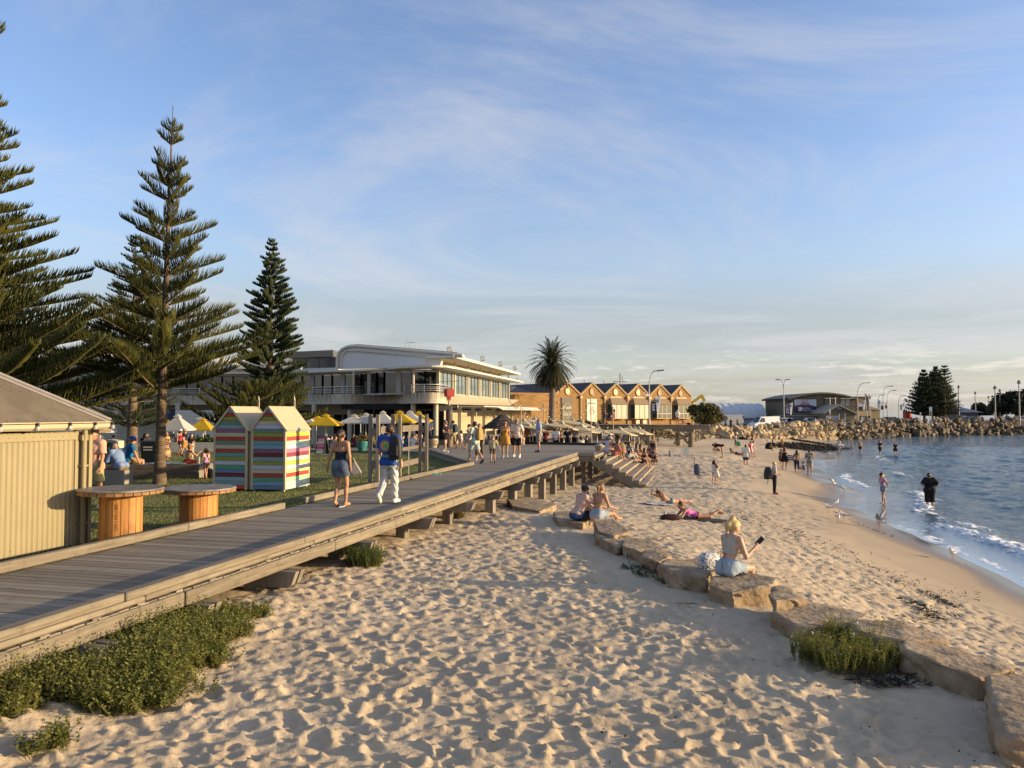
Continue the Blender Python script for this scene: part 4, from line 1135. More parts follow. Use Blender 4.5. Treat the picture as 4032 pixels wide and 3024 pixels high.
while d<tot-1:
 wdt=(.96,1.0,.92,.30)[k%4];a,c=along(front,d),along(front,d+wdt)
 if k%4==3:
  b=MB();b.bar(Rl(a[0],a[1],6.70),Rl(c[0],c[1],6.70),.10,1.75);b.build('wall_pier',frame_m,rest)
 else:
  b=MB();b.bar(Rl(a[0]-.06,a[1],6.66),Rl(c[0]+.06,c[1],6.66),.03,1.58);f_=b.build('window_pane',dark_glass,rest)
  b=MB()
  for e in(a,c):b.box(Rl(e[0],e[1]-.02,6.70),(.10,.09,1.75))
  b.bar(Rl(a[0],a[1]-.02,7.52),Rl(c[0],c[1]-.02,7.52),.09,.12);b.bar(Rl(a[0],a[1]-.02,5.90),Rl(c[0],c[1]-.02,5.90),.09,.12);b.build('door_frame',frame_m,rest)
 d+=wdt;k+=1
can=[px_at(*q) for q in((330,63.2),(700,62.2),(1000,61.0),(1180,59.8),(1300,58.4),(1420,57.2),(1500,56.0),(1560,53.8),(1630,52.6),(1700,52.2),(1760,52.6))]
cs=smoothline(can)
far_c=RA(26.0,1.35,0)
slab('canopy',[tuple(p) for p in cs]+[tuple(RA(1.2,1.3,0)[:2]),tuple(far_c[:2]),tuple(RA(25.0,-.5,0)[:2]),tuple(RA(0,-.6,0)[:2]),(-9,57),(-12,60.5),(-18,64),(-36,67.5)],7.62,7.76,white_p)
for px,Y in((1392,57.4),(1627,53.6)):
 x,y=px_at(px,Y);b=MB();b.lathe([(.09,0),(.09,2.42)],12);b.build('slim_column',offwhite,rest,Rl(x,y,5.2))
for k in range(7):
 b=MB();p=RA(k*4.12,.03,0);b.box(rloc((p.x,p.y,6.72)),(.20,.24,1.84),rz=-.196);b.build('post',offwhite,rest)
 if 0<k<6:
  p=RA(k*4.12-.55,.03,0);b=MB();b.box(rloc((p.x,p.y,6.72)),(.18,.20,1.84),rz=-.196);b.build('post',offwhite,rest)
 if k==6:break
 t0=k*4.12+.12;t1=(k+1)*4.12-(.66 if k<5 else .12)
 for j in range(3):
  a,c=RA(t0+(t1-t0)*j/3+.06,0,6.70),RA(t0+(t1-t0)*(j+1)/3-.06,0,6.70)
  b=MB();b.bar(rloc(a),rloc(c),.03,1.60);w_=b.build('window_pane',sky_glass,rest)
  b=MB();cc=RA(t0+(t1-t0)*(j+1)/3,.03,6.70)
  b.box(rloc(cc),(.07,.09,1.70),rz=-.196);b.bar(rloc(RA(t0+(t1-t0)*j/3+.04,.035,7.05)),rloc(RA(t0+(t1-t0)*(j+1)/3-.04,.035,7.05)),.02,.03)
  b.build('mullion',mat('mullion_dark',(.16,.15,.14),.5),rest)
 b=MB();b.bar(rloc(RA(t0,.03,7.55)),rloc(RA(t1,.03,7.55)),.09,.12);b.bar(rloc(RA(t0,.03,5.90)),rloc(RA(t1,.03,5.90)),.09,.12);b.build('window_frame',offwhite,rest)
b=MB();a0,a1=RA(1.5,0,0),RA(25.6,0,0)
def pt(t,o,z):return rloc(RA(t,o,z))
b.add([pt(1.2,.15,5.15),pt(25.0,.15,5.25),pt(26.6,.75,5.86),pt(1.0,.75,5.84),pt(1.2,-.4,5.15),pt(25,-.4,5.25),pt(26.6,-.4,5.86),pt(1.0,-.4,5.84)],[(0,1,2,3),(4,7,6,5),(3,2,6,7),(0,4,5,1),(1,5,6,2),(0,3,7,4)]);b.build('spandrel',offwhite,rest)
b=MB();b.bar(pt(-.4,-.7,8.04),pt(24.6,-.7,8.04),.1,.56);b.build('clerestory_wall',mat('clerestory',(.66,.58,.42),.7),rest)
for k in range(22):
 b=MB();b.box(pt(.5+k*1.1,-.62,7.98),(.05,.34,.22),rz=-.196-1.57*0);b.build('vent',mat('vent_dark',(.14,.11,.07),.7),rest)
for k in range(7):
 b=MB();b.box(pt(.1+k*4.05,.1,8.06),(.10,.10,.62),rz=-.196);b.build('roof_strut',offwhite,rest)
up=[RA(-.9,1.35,0),RA(24.8,1.25,0),RA(24.8,-3.5,0),RA(1.5,-3.5,0),RA(1.5,-.6,0),RA(-.9,-.6,0)]
slab('upper_roof',[tuple(p[:2]) for p in up],8.36,8.50,white_p)
b=MB();b.bar(pt(-.9,1.38,8.46),pt(24.8,1.28,8.46),.05,.20);b.build('roof_fascia',white_p,rest)
PD=Vector((-.96,.28,0)).normalized()
def PP_(s,z):q=Vector((RO.x+.2,RO.y-.5,0))+PD*s;return Rl(q.x,q.y,z)
prof=[(-1.7,8.38),(-1.7,8.52)]+[(s,8.52+(9.36-8.52)*((s+1.7)/8.2)**.92) for s in LSP(-1.2,6.5,8)]+[(7.1,9.33),(7.55,9.18),(7.85,8.92),(7.98,8.6),(8.0,7.74)]
poly=prof+[(0.0,7.74),(-.1,8.38)]
b=MB();n=len(poly);th=Vector((.28,.96,0))*.35
b.add([PP_(s,z) for s,z in poly]+[tuple(Vector(PP_(s,z))+th) for s,z in poly],[tuple(range(n)),tuple(reversed(range(n,2*n)))]+[(i,i+n,(i+1)%n+n,(i+1)%n) for i in range(n)])
b.build('curved_panel',mat('pale_grey_panel',(.62,.61,.59),.6,var=.05,vscale=1.2,stretch=(3,3,.3)),rest)
for off_,r_,nm,m in((.0,.10,'rim_moulding',white_p),(.34,.05,'rim_moulding',white_p)):
 b=MB();path=[]
 cxy=(3.0,8.3)
 for s,z in prof[1:]:
  k=off_/max(.5,math.hypot(s-3,z-8.2));path.append(Vector(PP_(s+(3-s)*k*(1 if s>7 else .0),max(7.8,z-(off_ if s<7.4 else off_*.4))))-th*.25)
 b.tube(path,r_,6);b.build(nm,m,rest)
b=MB();b.tube([Vector(PP_(s,z+.09))+th*.6 for s,z in prof[2:-3]],.07,5);b.build('coping',mat('dark_coping',(.06,.055,.05),.6),rest)
for i,(xa,xb,z0,z1,y) in enumerate(((1150,1205,7.95,8.75,60),(1207,1258,7.95,8.78,60),(1260,1300,7.95,8.8,60),(1302,1334,7.95,8.75,60))):
 b=MB();b.bar(Rl(*px_at(xa,y),(z0+z1)/2),Rl(*px_at(xb,y),(z0+z1)/2),.05,z1-z0);b.build('terrace_screen',mat('smoked_glass',(.04,.045,.05),.15,spec=.7),rest)
 b=MB();b.bar(Rl(*px_at(xa,y-.05),z1+.03),Rl(*px_at(xb,y-.05),z1+.03),.07,.06);b.box(Rl(*px_at(xb,y-.05),(z0+z1)/2),(.07,.06,z1-z0));b.build('screen_frame',black_m,rest)
b=MB();b.bar(Rl(*px_at(1160,61.5),9.0),Rl(*px_at(1330,61.5),9.15),3.5,.5);b.build('roof_plant',mat('roof_plant_dark',(.10,.10,.10),.7),rest)
b=MB();b.bar(Rl(*px_at(1148,60.4),7.86),Rl(*px_at(1336,58.8),7.86),.3,.22);b.build('parapet',greyp,rest)
b=MB();p0=Rl(*px_at(1225,60),8.0);b.lathe([(.35,0),(.35,.3),(.22,.45)],10,(p0[0]-1.8,p0[1]+1,1.0+p0[2]));b.build('roof_vent',greyp,rest)
b=MB();x,y=px_at(1600,57);z=9.0
b.tube([Rl(x-.25,y,8.9),Rl(x+.0,y,9.75),Rl(x+.75,y,9.72),Rl(x+.78,y,9.3),Rl(x+.1,y,9.22)],.022,5);b.tube([Rl(x+.0,y,8.9),Rl(x+.25,y,9.7),Rl(x+.5,y,9.72)],.022,5);b.build('roof_ladder',steel,rest)
for t_,o_ in((.3,.7),(9.5,.9),(16.6,.9),(23.4,.9)):
 b=MB();p=Vector(pt(t_,o_,8.5));b.box(p+Vector((0,0,.18)),(.06,.06,.36));b.box(p+Vector((.06,-.04,.50)),(.34,.16,.40),rot=Matrix.Rotation(-.25,3,'Y'));f_=b.build('floodlight',galv,rest)
 b=MB();b.box((0,0,0),(.27,.02,.30),rot=Matrix.Rotation(-.25,3,'Y'));b.build('lens',mat('flood_lens',(.85,.78,.60),.2),f_,tuple(p+Vector((.06,-.135,.50))))
b=MB();b.bar(pt(3.4,1.6,5.02),pt(27.8,1.6,5.02),1.9,.07);b.build('awning_slab',white_p,rest)
for k in range(6):
 b=MB();a,c=8+k*3.3,11.0+k*3.3;b.add([pt(a,2.55,5.0),pt(c,2.55,5.0),pt(c,2.95,4.80),pt(a,2.95,4.80),pt(a,2.55,4.97),pt(c,2.55,4.97),pt(c,2.95,4.77),pt(a,2.95,4.77)],[(0,1,2,3),(7,6,5,4),(0,4,5,1),(1,5,6,2),(2,6,7,3),(3,7,4,0)]);b.build('awning',white_p,rest)
ic=MB()
for k in range(330):
 t_=gi.uniform(3.5,25);ln=gi.uniform(.2,.75);p=Vector(pt(t_,2.3,4.86-.12*abs(sin(t_*.8))))
 ic.add([p+Vector((-.015,0,0)),p+Vector((.015,0,0)),p+Vector((gi.normal(0,.06),0,-ln))],[(0,1,2)])
 for z in np.arange(.05,ln,.12):ic.box(p+Vector((gi.normal(0,.05),0,-z)),(.03,.02,.05))
icl=link('icicle_fringe',ic.mesh('icicle_fringe',MATS['icicle_cord']),rest);icl['kind']='stuff'
louv=mat('louvre_cream',(.50,.43,.29),.6,var=.05)
for k in range(6):
 t0,t1=1.2+k*4.05,4.9+k*4.05
 b=MB()
 for j in range(11):b.bar(pt(t0,.1,3.0+j*.165),pt(t1,.1,3.0+j*.165),.05,.15,up=(.3,0,1))
 s_=b.build('louvre_shutter',louv,rest);s_['kind']='stuff'
 b=MB();b.box(pt(t1+.17,.25,3.75),(.26,.24,2.5),rz=-.196);b.build('post',offwhite,rest)
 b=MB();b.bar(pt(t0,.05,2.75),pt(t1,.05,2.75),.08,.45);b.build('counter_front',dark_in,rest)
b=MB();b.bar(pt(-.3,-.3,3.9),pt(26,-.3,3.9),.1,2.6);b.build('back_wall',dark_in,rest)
rb=thing('pavilion','pale roofed building behind the Norfolk pines','building',(-30,74,2.5))
b=MB();b.box((0,0,3.0),(26,8,6));b.build('wall',offwhite,rb)
for k,(x,w_) in enumerate(((-9,8),(0,9),(9.5,9))):
 b=MB();b.prism([(x-w_/2,6.0),(x+w_/2,6.0),(x+w_*.2,7.6-.25*k),(x-w_*.3,7.8-.25*k)],'y',-4.5,4.5);b.build('roof',mat('pale_roof',(.60,.57,.52),.6,var=.05),rb)
for k in range(8):
 b=MB();b.box((-11+k*3.1,-4.03,4.6),(2.0,.1,1.5));b.build('window',dark_glass,rb)
pole=thing('lamp_pole','thin white pole with a bar head rising behind the pines','pole',(-34,70,2.5))
b=MB();b.tube([(0,0,0),(0,0,8.6)],.06,6);b.box((2.1,0,8.75),(.9,.15,.12));b.tube([(1.8,0,6),(2.0,0,8.8)],.03,5);b.tube([(2.2,0,6),(2.2,0,8.8)],.03,5);b.build('pole',white_p,pole)
# --- gabled timber building
KE=Vector((.859,.512,0)).normalized();KN=Vector((.512,-.859,0)).normalized()
KO=Vector((7.2,100.0,0));KG=2.85
ka=math.atan2(KE.y,KE.x)
ks=thing('gabled_building','tan weatherboard building with a row of six pointed gables above the beach','building',(KO.x,KO.y,KG),ka)
BW,ZV,ZR=3.91,4.05,5.6
tan_b=mat('tan_weatherboard',(.22,.115,.032),.8,col2=(.37,.21,.075),vscale=2.2,stretch=(.35,1,4.5),c2range=(.38,.62))
trim_b=mat('pale_trim',(.48,.32,.15),.7)
roof_d=mat('slate_roof',(.105,.095,.09),.95,spec=.1,var=.12,vscale=2)
def gable_boards(x0,x1,zb,zt,zr,y):
 """lapped boards: each a thin wedge, clipped to the gable outline"""
 b=MB();h=.24;z=zb
 cxm=(x0+x1)/2
 def ext(z):return(x0,x1) if z<=zt or zr is None else(cxm-(cxm-x0)*max(0,(zr-z)/(zr-zt)),cxm+(x1-cxm)*max(0,(zr-z)/(zr-zt)))
 top=zr if zr is not None else zt
 while z<top-.02:
  z1=min(z+h,top);a,c=ext(z),ext(z1)
  b.add([(a[0],y-.07,z),(a[1],y-.07,z),(c[1],y-.008,z1),(c[0],y-.008,z1),(a[0],y,z),(a[1],y,z)],[(0,1,2,3),(0,4,5,1)]);z=z1
 return b
for k in range(6):
 xc=k*BW;x0,x1=xc-BW/2,xc+BW/2
 o=gable_boards(x0,x1,0,ZV,ZR,0).build('weatherboards',tan_b,ks);o['kind']='stuff'
 b=MB()
 for sg in(-1,1):b.bar((xc,-.10,ZR+.02),(xc+sg*(BW/2+.0),-.10,ZV+.02),.12,.20)
 b.build('barge_board',trim_b,ks)
 b=MB()
 for sg in(-1,1):
  q=[(xc,-.16,ZR+.10),(xc+sg*BW/2,-.16,ZV+.08),(xc+sg*BW/2,15,ZV+.08),(xc,15,ZR+.10)]
  b.add(q+[(p[0],p[1],p[2]-.08) for p in q],[(0,1,2,3),(7,6,5,4),(0,4,5,1),(1,5,6,2),(2,6,7,3),(3,7,4,0)])
 b.build('roof',roof_d,ks)
 rr_=.36;zc_=ZV+.42;lit=k in(0,2,3)
 b=MB();b.add([(xc+rr_*cos(a),-.075,zc_+rr_*1.1*sin(a)) for a in LSP(0,6.283,25)[:-1]],[tuple(range(24))]);b.build('round_window' if lit else 'round_panel',mat('round_pane',(.80,.66,.30),.4) if lit else trim_b,ks)
 b=MB();b.tube([(xc+(rr_+.07)*cos(a),-.085,zc_+(rr_+.07)*1.1*sin(a)) for a in LSP(0,6.283,25)],.07,6,caps=False);b.build('round_frame',trim_b,ks)
 if k<5:
  b=MB();b.tube([(x1,-.16,0),(x1,-.16,ZV-.5)],.07,8);f_=b.build('downpipe',mat('pipe_cream',(.52,.38,.21),.6),ks)
  b=MB();b.box((x1,-.2,ZV-.32),(.34,.30,.36));b.build('rain_hopper',MATS['pipe_cream'],ks)
 if k>=2:
  wx0,wx1,wz0,wz1=xc-1.28,xc+1.28,.95,2.75
  b=MB();b.box(((wx0+wx1)/2,-.42,wz0-.05),(2.66,.84,.10));b.box(((wx0+wx1)/2,-.42,wz1+.03),(2.6,.80,.06));win=b.build('window_bay',trim_b,ks)
  gl=[sky_glass,blind_m,blind_m,blind_m]
  for j in range(3):
   xa=wx0+.04+j*.84;b=MB();b.box((xa+.40,-.82,(wz0+wz1)/2),(.76,.03,wz1-wz0));b.build('pane',[blind_m,blind_m,teal_glass,teal_glass][k-2],win)
  for sg in(-1,1):
   b=MB();b.box((xc+sg*1.27,-.40,(wz0+wz1)/2),(.03,.78,wz1-wz0));b.build('pane',teal_glass,win)
  b=MB()
  for j in range(4):b.box((wx0+.02+j*.84,-.84,(wz0+wz1)/2),(.07,.07,wz1-wz0))
  if k>3:b.box((xc,-.84,wz0+.62),(2.5,.06,.06))
  b.build('window_frame',mat('frame_light',(.56,.50,.40),.5),win)
  b=MB();zt_=wz1+1.0
  A=[(xc-.92,-.05,zt_),(xc+.92,-.05,zt_),(xc+1.42,-1.0,wz1+.05),(xc-1.42,-1.0,wz1+.05),(xc-1.42,-.02,wz1+.05),(xc+1.42,-.02,wz1+.05)]
  b.add(A,[(0,3,2,1),(0,4,3),(1,2,5)]);b.build('hood',mat('hood_tan',(.27,.19,.11),.7),ks)
  b=MB();b.bar(A[0],A[1],.10,.22);b.bar(A[0],A[4],.10,.16);b.bar(A[1],A[5],.10,.16);b.build('hood_trim',cream,ks)
b=MB();b.box((9.8,7.4,2.0),(23.4,14.6,4.05));b.build('wall',tan_b,ks)
sg_m=mat('sign_brown',(.13,.105,.08),.6);let_m=mat('sign_cream',(.78,.70,.50),.5)
b=MB();b.box((-.18,-.10,2.05),(1.72,.08,3.2));sb_=b.build('sign_board',sg_m,ks)
text('Kailis',.62,let_m,sb_,(-.18,-.16,2.35),(R(90),0,0),shear=.25)
text('FISHMARKET CAFE',.165,let_m,sb_,(-.18,-.16,1.78),(R(90),0,0))
b=MB();b.box((-.18,-.155,1.58),(1.2,.02,.035));b.box((-.18,-.155,1.40),(1.15,.02,.06));b.tube([(-.18+.55*cos(a),-.16,2.28+.62*sin(a)) for a in LSP(.5,2.64,12)],.025,4);b.tube([(-.18+.4*cos(a),-.16,1.42-.38*sin(a)) for a in LSP(.6,2.54,10)],.018,4);b.build('ornament',let_m,sb_)
b=MB();b.box((BW-.15,-.10,1.85),(1.62,.08,3.3));ps=b.build('poster',mat('poster_cream',(.80,.72,.54),.6),ks)
text('PRE-ORDER',.26,mat('poster_ink',(.20,.13,.08),.6),ps,(BW-.15,-.16,2.92),(R(90),0,0))
text('Kailis',.2,mat('poster_gold',(.55,.40,.2),.6),ps,(BW-.15,-.16,3.25),(R(90),0,0),shear=.25)
b=MB()
b.add([(BW-.15+.62*cos(a),-.150,1.85+.72*sin(a)) for a in LSP(0,6.283,29)[:-1]],[tuple(range(28))],0)
gp_=np.random.default_rng(3)
for i in range(26):
 a,r_=gp_.uniform(0,6.28),gp_.random()**.5*.48;cx_,cz_=BW-.15+r_*cos(a),1.95+r_*sin(a)*1.05;th_=gp_.uniform(0,3.14);c_,s_=cos(th_),sin(th_)
 l1,l2=gp_.uniform(.1,.22),gp_.uniform(.04,.08)
 b.add([(cx_+c_*l1*u-s_*l2*v,-.156-.0006*i,cz_+s_*l1*u+c_*l2*v) for u,v in((-1,-1),(1,-.6),(1,.6),(-1,1))],[(0,1,2,3)],1+i%3)
for i in range(4):b.box((BW+.1,-.15,.98-i*.13),(.75,.012,.05),mi=4)
b.box((BW-.15,-.15,.38),(1.2,.012,.03),mi=4)
b.build('plate_print',[mat('plate_white',(.74,.68,.58),.5),mat('food_pink',(.66,.33,.24),.6),mat('food_rose',(.74,.46,.36),.6),mat('food_pale',(.70,.56,.42),.6),mat('poster_tan',(.55,.42,.26),.6)],ps)
b=MB();b.box((-1.55,-.10,3.0),(.12,.10,.22));b.build('wall_light',cream,ks)
for xx,nm in((2*BW+2.9,'air_conditioner'),(3*BW+.2,'wall_box')):
 b=MB();b.box((xx+.6,-.22,.45),(.62,.36,.5));b.build(nm,mat('ac_cream',(.66,.58,.42),.6),ks)
b=MB();b.box((-5.3,2.2,2.1),(6.8,4.6,4.2));b.build('wing_wall',tan_b,ks)
gable_boards(-9.3,-6.2,0,3.9,None,-1.9).build('weatherboards',tan_b,ks)['kind']='stuff'
b=MB();b.box((-7.75,0.2,1.95),(3.1,4.1,3.9));b.build('wing_wall',mat('tan_shade',(.34,.22,.10),.8),ks)
b=MB();b.add([(-16,2.5,3.9),(-2,2.5,3.9),(-2,10,5.35),(-16,10,5.35)],[(0,1,2,3)]);b.add([(-16,2.5,0),(-2,2.5,0),(-2,2.5,3.9),(-16,2.5,3.9)],[(0,1,2,3)]);b.build('long_roof',mat('long_roof_grey',(.13,.12,.115),.9,spec=.15,var=.08,vscale=1),ks)
b=MB()
for i in range(9):b.box((-7.4+i*.33,5.2+i*.55,4.62+i*.106),(.36,.3,.03))
b.build('roof_walkway',mat('walkway_dark',(.03,.03,.03),.8),ks)
b=MB();b.box((1.9,9,5.7),(1.6,1.2,.8),taper=(.75,.75));b.build('roof_vent',mat('vent_tan',(.46,.40,.28),.7),ks)
# ---------------------------------------------------------------- rocks
rock_a=mat('limestone_boulder',(.36,.26,.14),.9,col2=(.50,.385,.235),vscale=1.1,bump=1.0,bscale=5)
rock_b=mat('grey_boulder',(.13,.105,.075),.9,col2=(.27,.20,.12),vscale=.9,bump=1.0,bscale=5)
rock_w=mat('wet_boulder',(.06,.048,.035),.75,col2=(.17,.125,.07),vscale=1.2,bump=1.0,bscale=5)
def rock_mesh(seed,flat=.8,m=rock_a,sub=2,rough=.2):
 g=np.random.default_rng(seed);bm=bmesh.new();n=16
 P=nrm(g.normal(0,1,(n,3)))*g.uniform(.75,1.05,(n,1))*NA([1,1,flat])
 for p in P:bm.verts.new(p)
 bmesh.ops.convex_hull(bm,input=bm.verts)
 for v in[v for v in bm.verts if not v.link_faces]:bm.verts.remove(v)
 bmesh.ops.bevel(bm,geom=list(bm.edges),offset=.07,segments=1,affect='EDGES',profile=.6)
 bmesh.ops.triangulate(bm,faces=bm.faces)
 for v in bm.verts:v.co+=Vector(g.normal(0,.022,3))
 me=bpy.data.meshes.new('boulder');bm.to_mesh(me);bm.free();me.materials.append(m);me.update()
 return me
RK={k:[rock_mesh(100+i+40*j,.72+.05*(i%4),m) for i in range(12)] for j,(k,m) in enumerate((('a',rock_a),('b',rock_b),('w',rock_w)))}
BASE=[at(2700,1722,1.75),at(2790,1724,1.5),at(2900,1727,1.4),at(3050,1725,1.25),at(3200,1726,.7),at(3300,1727,.2),at(3420,1728,-.1),at(3560,1724,-.2),at(3700,1720,-.2),at(3860,1716,-.2),at(4040,1713,-.2),at(4260,1710,-.2)]
BASE=NA(BASE);acc=np.concatenate([[0],np.cumsum(np.hypot(*(BASE[1:,:2]-BASE[:-1,:2]).T))])
def base_at(s):return NA([np.interp(s,acc,BASE[:,i]) for i in range(3)])
gr=np.random.default_rng(31);RG='boulders of the breakwater'
s=0;cnt=0;TOPZ=lambda f:2.42+.85*f
spots=[]
while s<acc[-1]:
 f=s/acc[-1];size=.78+.72*f
 p=base_at(s);q=base_at(min(s+.5,acc[-1]));t_=nrm((q-p)[:2]+1e-9);n_=NA([-t_[1],t_[0]])
 if n_[1]<0:n_=-n_
 top=TOPZ(f);rows=max(2,int(round((top-p[2])/(size*.72))))
 for r in range(rows+1):
  u=r/rows
  j=gr.normal(0,.22,3)*size
  spots.append((p[0]+n_[0]*(u*3.6+.2)+t_[0]*(size*.7*(r%2)+j[0]),p[1]+n_[1]*(u*3.6+.2)+j[1],p[2]+u*(top-p[2])-.10*size+j[2]*.5,size,f,u))
 s+=size*1.38
spots.sort(key=lambda q:-q[3]/q[1]);
ang_of=lambda q:math.degrees(math.atan2(q[0],q[1]))
inview=[q for q in spots if ang_of(q)<35.5]
main,rest_=inview[:296],inview[296:]+[q for q in spots if ang_of(q)>=35.5]
def rock_kind(q):
 if q[4]>.55 and gr.random()<.3:return 'w'
 x,y,z,size,f,u=q
 if f<.40:return 'a' if gr.random()<.9 else 'b'
 if z<1.1:return 'w' if gr.random()<.8 else 'b'
 return 'b' if gr.random()<(.30+.45*f) else 'a'
for q in main:
 k=rock_kind(q);o=link('boulder',RK[k][int(gr.integers(12))],None,q[:3],tuple(gr.uniform(-.9,.9,2))+(gr.uniform(0,6.28),))
 sc=q[3]*gr.uniform(.50,1.0);o.scale=(sc*gr.uniform(.9,1.35),sc*gr.uniform(.85,1.15),sc*gr.uniform(.8,1.05))
 px=2016+F*q[0]/q[1];lm=next(n for a,n in((2790,'at the jetty end'),(2900,'below the coastal tree'),(3020,'below the white van'),(3105,'below the twin armed lamp'),(3210,'below the arched workshop'),(3330,'below the brick gable'),(3430,'below the yellow block'),(3520,'below the bannered lamps'),(3610,'below the red beacon'),(3740,'below the dark pines'),(3860,'below the hipped house'),(3960,'below the low dark tree'),(9999,'at the far right')) if px<a)
 row=('at the foot of the pile','low in the pile','in the middle of the pile','high in the pile','on the crest')[min(4,int(q[5]*4.99))]
 tag(o,'%s%s boulder %s %s'%('big ' if sc>q[3]*.85 else 'small ' if sc<q[3]*.62 else '',{'a':'golden limestone','b':'grey brown','w':'dark wet'}[k],row,lm),'boulder',RG)
fb=MB()
def add_rock(b,me,M):
 b.add([M@v.co for v in me.vertices],[tuple(p.vertices) for p in me.polygons])
for q in rest_:
 add_rock(fb,RK['b'][int(gr.integers(12))],Matrix.Translation(q[:3])@Matrix.Rotation(gr.uniform(0,6),4,'Z')@Matrix.Rotation(gr.uniform(-1,1),4,'X')@Matrix.Scale(q[3]*.8,4))
if rest_:
 o=link('rubble',fb.mesh('rubble',rock_b),None);tag(o,'further boulders of the breakwater','boulders',None,'stuff')
cb=MB();gc=np.random.default_rng(8)
for k in range(520):
 s=gc.uniform(0,acc[-1]);f=s/acc[-1];p=base_at(s);u=gc.random()
 add_rock(cb,RK['a'][int(gc.integers(12))],Matrix.Translation((p[0]+gc.normal(0,.6),p[1]+u*3.8-.1*(1-u),p[2]+u*(TOPZ(f)-p[2])-.22))@Matrix.Rotation(gc.uniform(0,6),4,'Z')@Matrix.Scale(gc.uniform(.22,.5)*(.8+.5*f),4))
tag(link('rubble',cb.mesh('rubble',rock_a)),'small stones wedged between the breakwater boulders','rubble',None,'stuff')
core=MB();ss=LSP(0,acc[-1],60)
lo=[base_at(s)+NA([0,.9,-.6]) for s in ss];hi=[NA([base_at(s)[0],base_at(s)[1]+4.4,TOPZ(s/acc[-1])-.75]) for s in ss]
core.add([tuple(p) for p in lo]+[tuple(p) for p in hi],[(i,i+1,i+61,i+60) for i in range(59)])
tag(link('rock_bank',core.mesh('rock_bank',rock_w)),'dark bank under the breakwater boulders','bank',kind='structure')
cp=MB();outer=[NA([p[0]*1.0+(p[0]/p[1])*120,p[1]+120,2.95]) for p in hi]
outer=[NA([h[0]/np.hypot(h[0],h[1]),h[1]/np.hypot(h[0],h[1])])*(211 if 24.0<math.degrees(math.atan2(h[0],h[1]))<29.2 else 280) for h in hi]
cp.add([(p[0],p[1]-.4,1.80) for p in hi]+[(p[0],p[1],1.80) for p in outer],[(i,i+1,i+61,i+60) for i in range(59)])
tag(link('car_park',cp.mesh('car_park',asphalt)),'asphalt car park behind the breakwater','car park',kind='structure')
# ---------------------------------------------------------------- limestone blocks along the edge of the upper sand
lime=mat('limestone_block',(.22,.15,.085),.95,col2=(.40,.30,.19),vscale=3.2,bump=1.1,bscale=13,c2range=(.38,.66))
nl,ll=nt(lime)
def block(quadpx,zt,h,label,seed,name='limestone_block',sub=5,slope=0.0,rough=.075):
 """a rough squared block: top outline given, sides broken and undercut"""
 g=np.random.default_rng(seed);P=NA([at(px,py,zt) for px,py in quadpx]);c=P.mean(0);P=c+(P-c)*.93;P[:,2]+=g.normal(0,.018,len(P))
 bm=bmesh.new();base=[]
 n=len(P)
 tv=[bm.verts.new(Vector(p-c)) for p in P];bv_=[bm.verts.new(Vector((p-c)*NA([.96,.96,1])-NA([0,0,h]))) for p in P]
 bm.faces.new(tv);bm.faces.new(list(reversed(bv_)))
 for i in range(n):bm.faces.new((tv[i],bv_[i],bv_[(i+1)%n],tv[(i+1)%n]))
 bmesh.ops.recalc_face_normals(bm,faces=bm.faces)
 bmesh.ops.bevel(bm,geom=[e for e in bm.edges],offset=.022,segments=1,affect='EDGES',profile=.5)
 bmesh.ops.triangulate(bm,faces=bm.faces)
 for _ in range(5):
  es=[e for e in bm.edges if e.calc_length()>.06]
  if es:bmesh.ops.subdivide_edges(bm,edges=es,cuts=1)
  bmesh.ops.triangulate(bm,faces=bm.faces)
 bm.normal_update()
 co=NA([v.co for v in bm.verts])+c;nn=NA([v.normal for v in bm.verts])
 d=vnoise(co[:,0]+co[:,2]*.7,co[:,1]+co[:,2]*.9,1.7,seed)*1.5+vnoise(co[:,0]-co[:,2],co[:,1]+co[:,2],5.0,seed+1)*.9+vnoise(co[:,0]+co[:,2]*2,co[:,1]-co[:,2],13,seed+2)*.45
 pits=vnoise(co[:,0]+co[:,2]*1.3,co[:,1]-co[:,2]*.8,8.0,seed+5)
 side=1-np.abs(nn[:,2])
 co=co+nn*(d*rough*(.28+.75*side))[:,None]-nn*(np.clip(pits-.22,0,1)*.22*side)[:,None]
 for v,p in zip(bm.verts,co):v.co=Vector(p-c)
 me=bpy.data.meshes.new(name);bm.to_mesh(me);bm.free();me.materials.append(lime)
 me.polygons.foreach_set('use_smooth',np.ones(len(me.polygons),bool));me.set_sharp_from_angle(angle=R(38));me.update()
 return tag(link(name,me,None,c),label,'rock','limestone blocks along the sand')
block([(3880,2660),(4200,2620),(4500,2900),(3960,2900),(3890,2800)],2.17,.62,'biggest limestone block cut by the right edge with a pitted sunlit face',1)
block([(3560,2520),(3760,2540),(4040,2625),(3870,2660),(3640,2600),(3540,2560)],2.13,.5,'broad limestone block beside the sea rocket with a smooth shaded face',2)
block([(3060,2360),(3280,2360),(3440,2415),(3350,2470),(3120,2460),(3030,2410)],2.10,.45,'flat weathered limestone slab with a crumbling pitted front above the sea rocket',3)
block([(3330,2440),(3560,2440),(3760,2510),(3560,2530),(3380,2500)],2.14,.40,'low sandy limestone slab behind the sea rocket',9)
block([(3060,2300),(3110,2310),(3180,2350),(3050,2370),(3020,2340)],2.22,.4,'small rounded sand covered limestone lump',10)
block([(2790,2262),(2950,2258),(3070,2285),(3060,2305),(2880,2330),(2775,2300)],2.10,.34,'flat limestone block under the blonde woman in denim shorts',4)
block([(2620,2195),(2770,2190),(2830,2245),(2790,2280),(2640,2260),(2590,2225)],2.08,.34,'limestone block carrying the spotted tote bag',5)
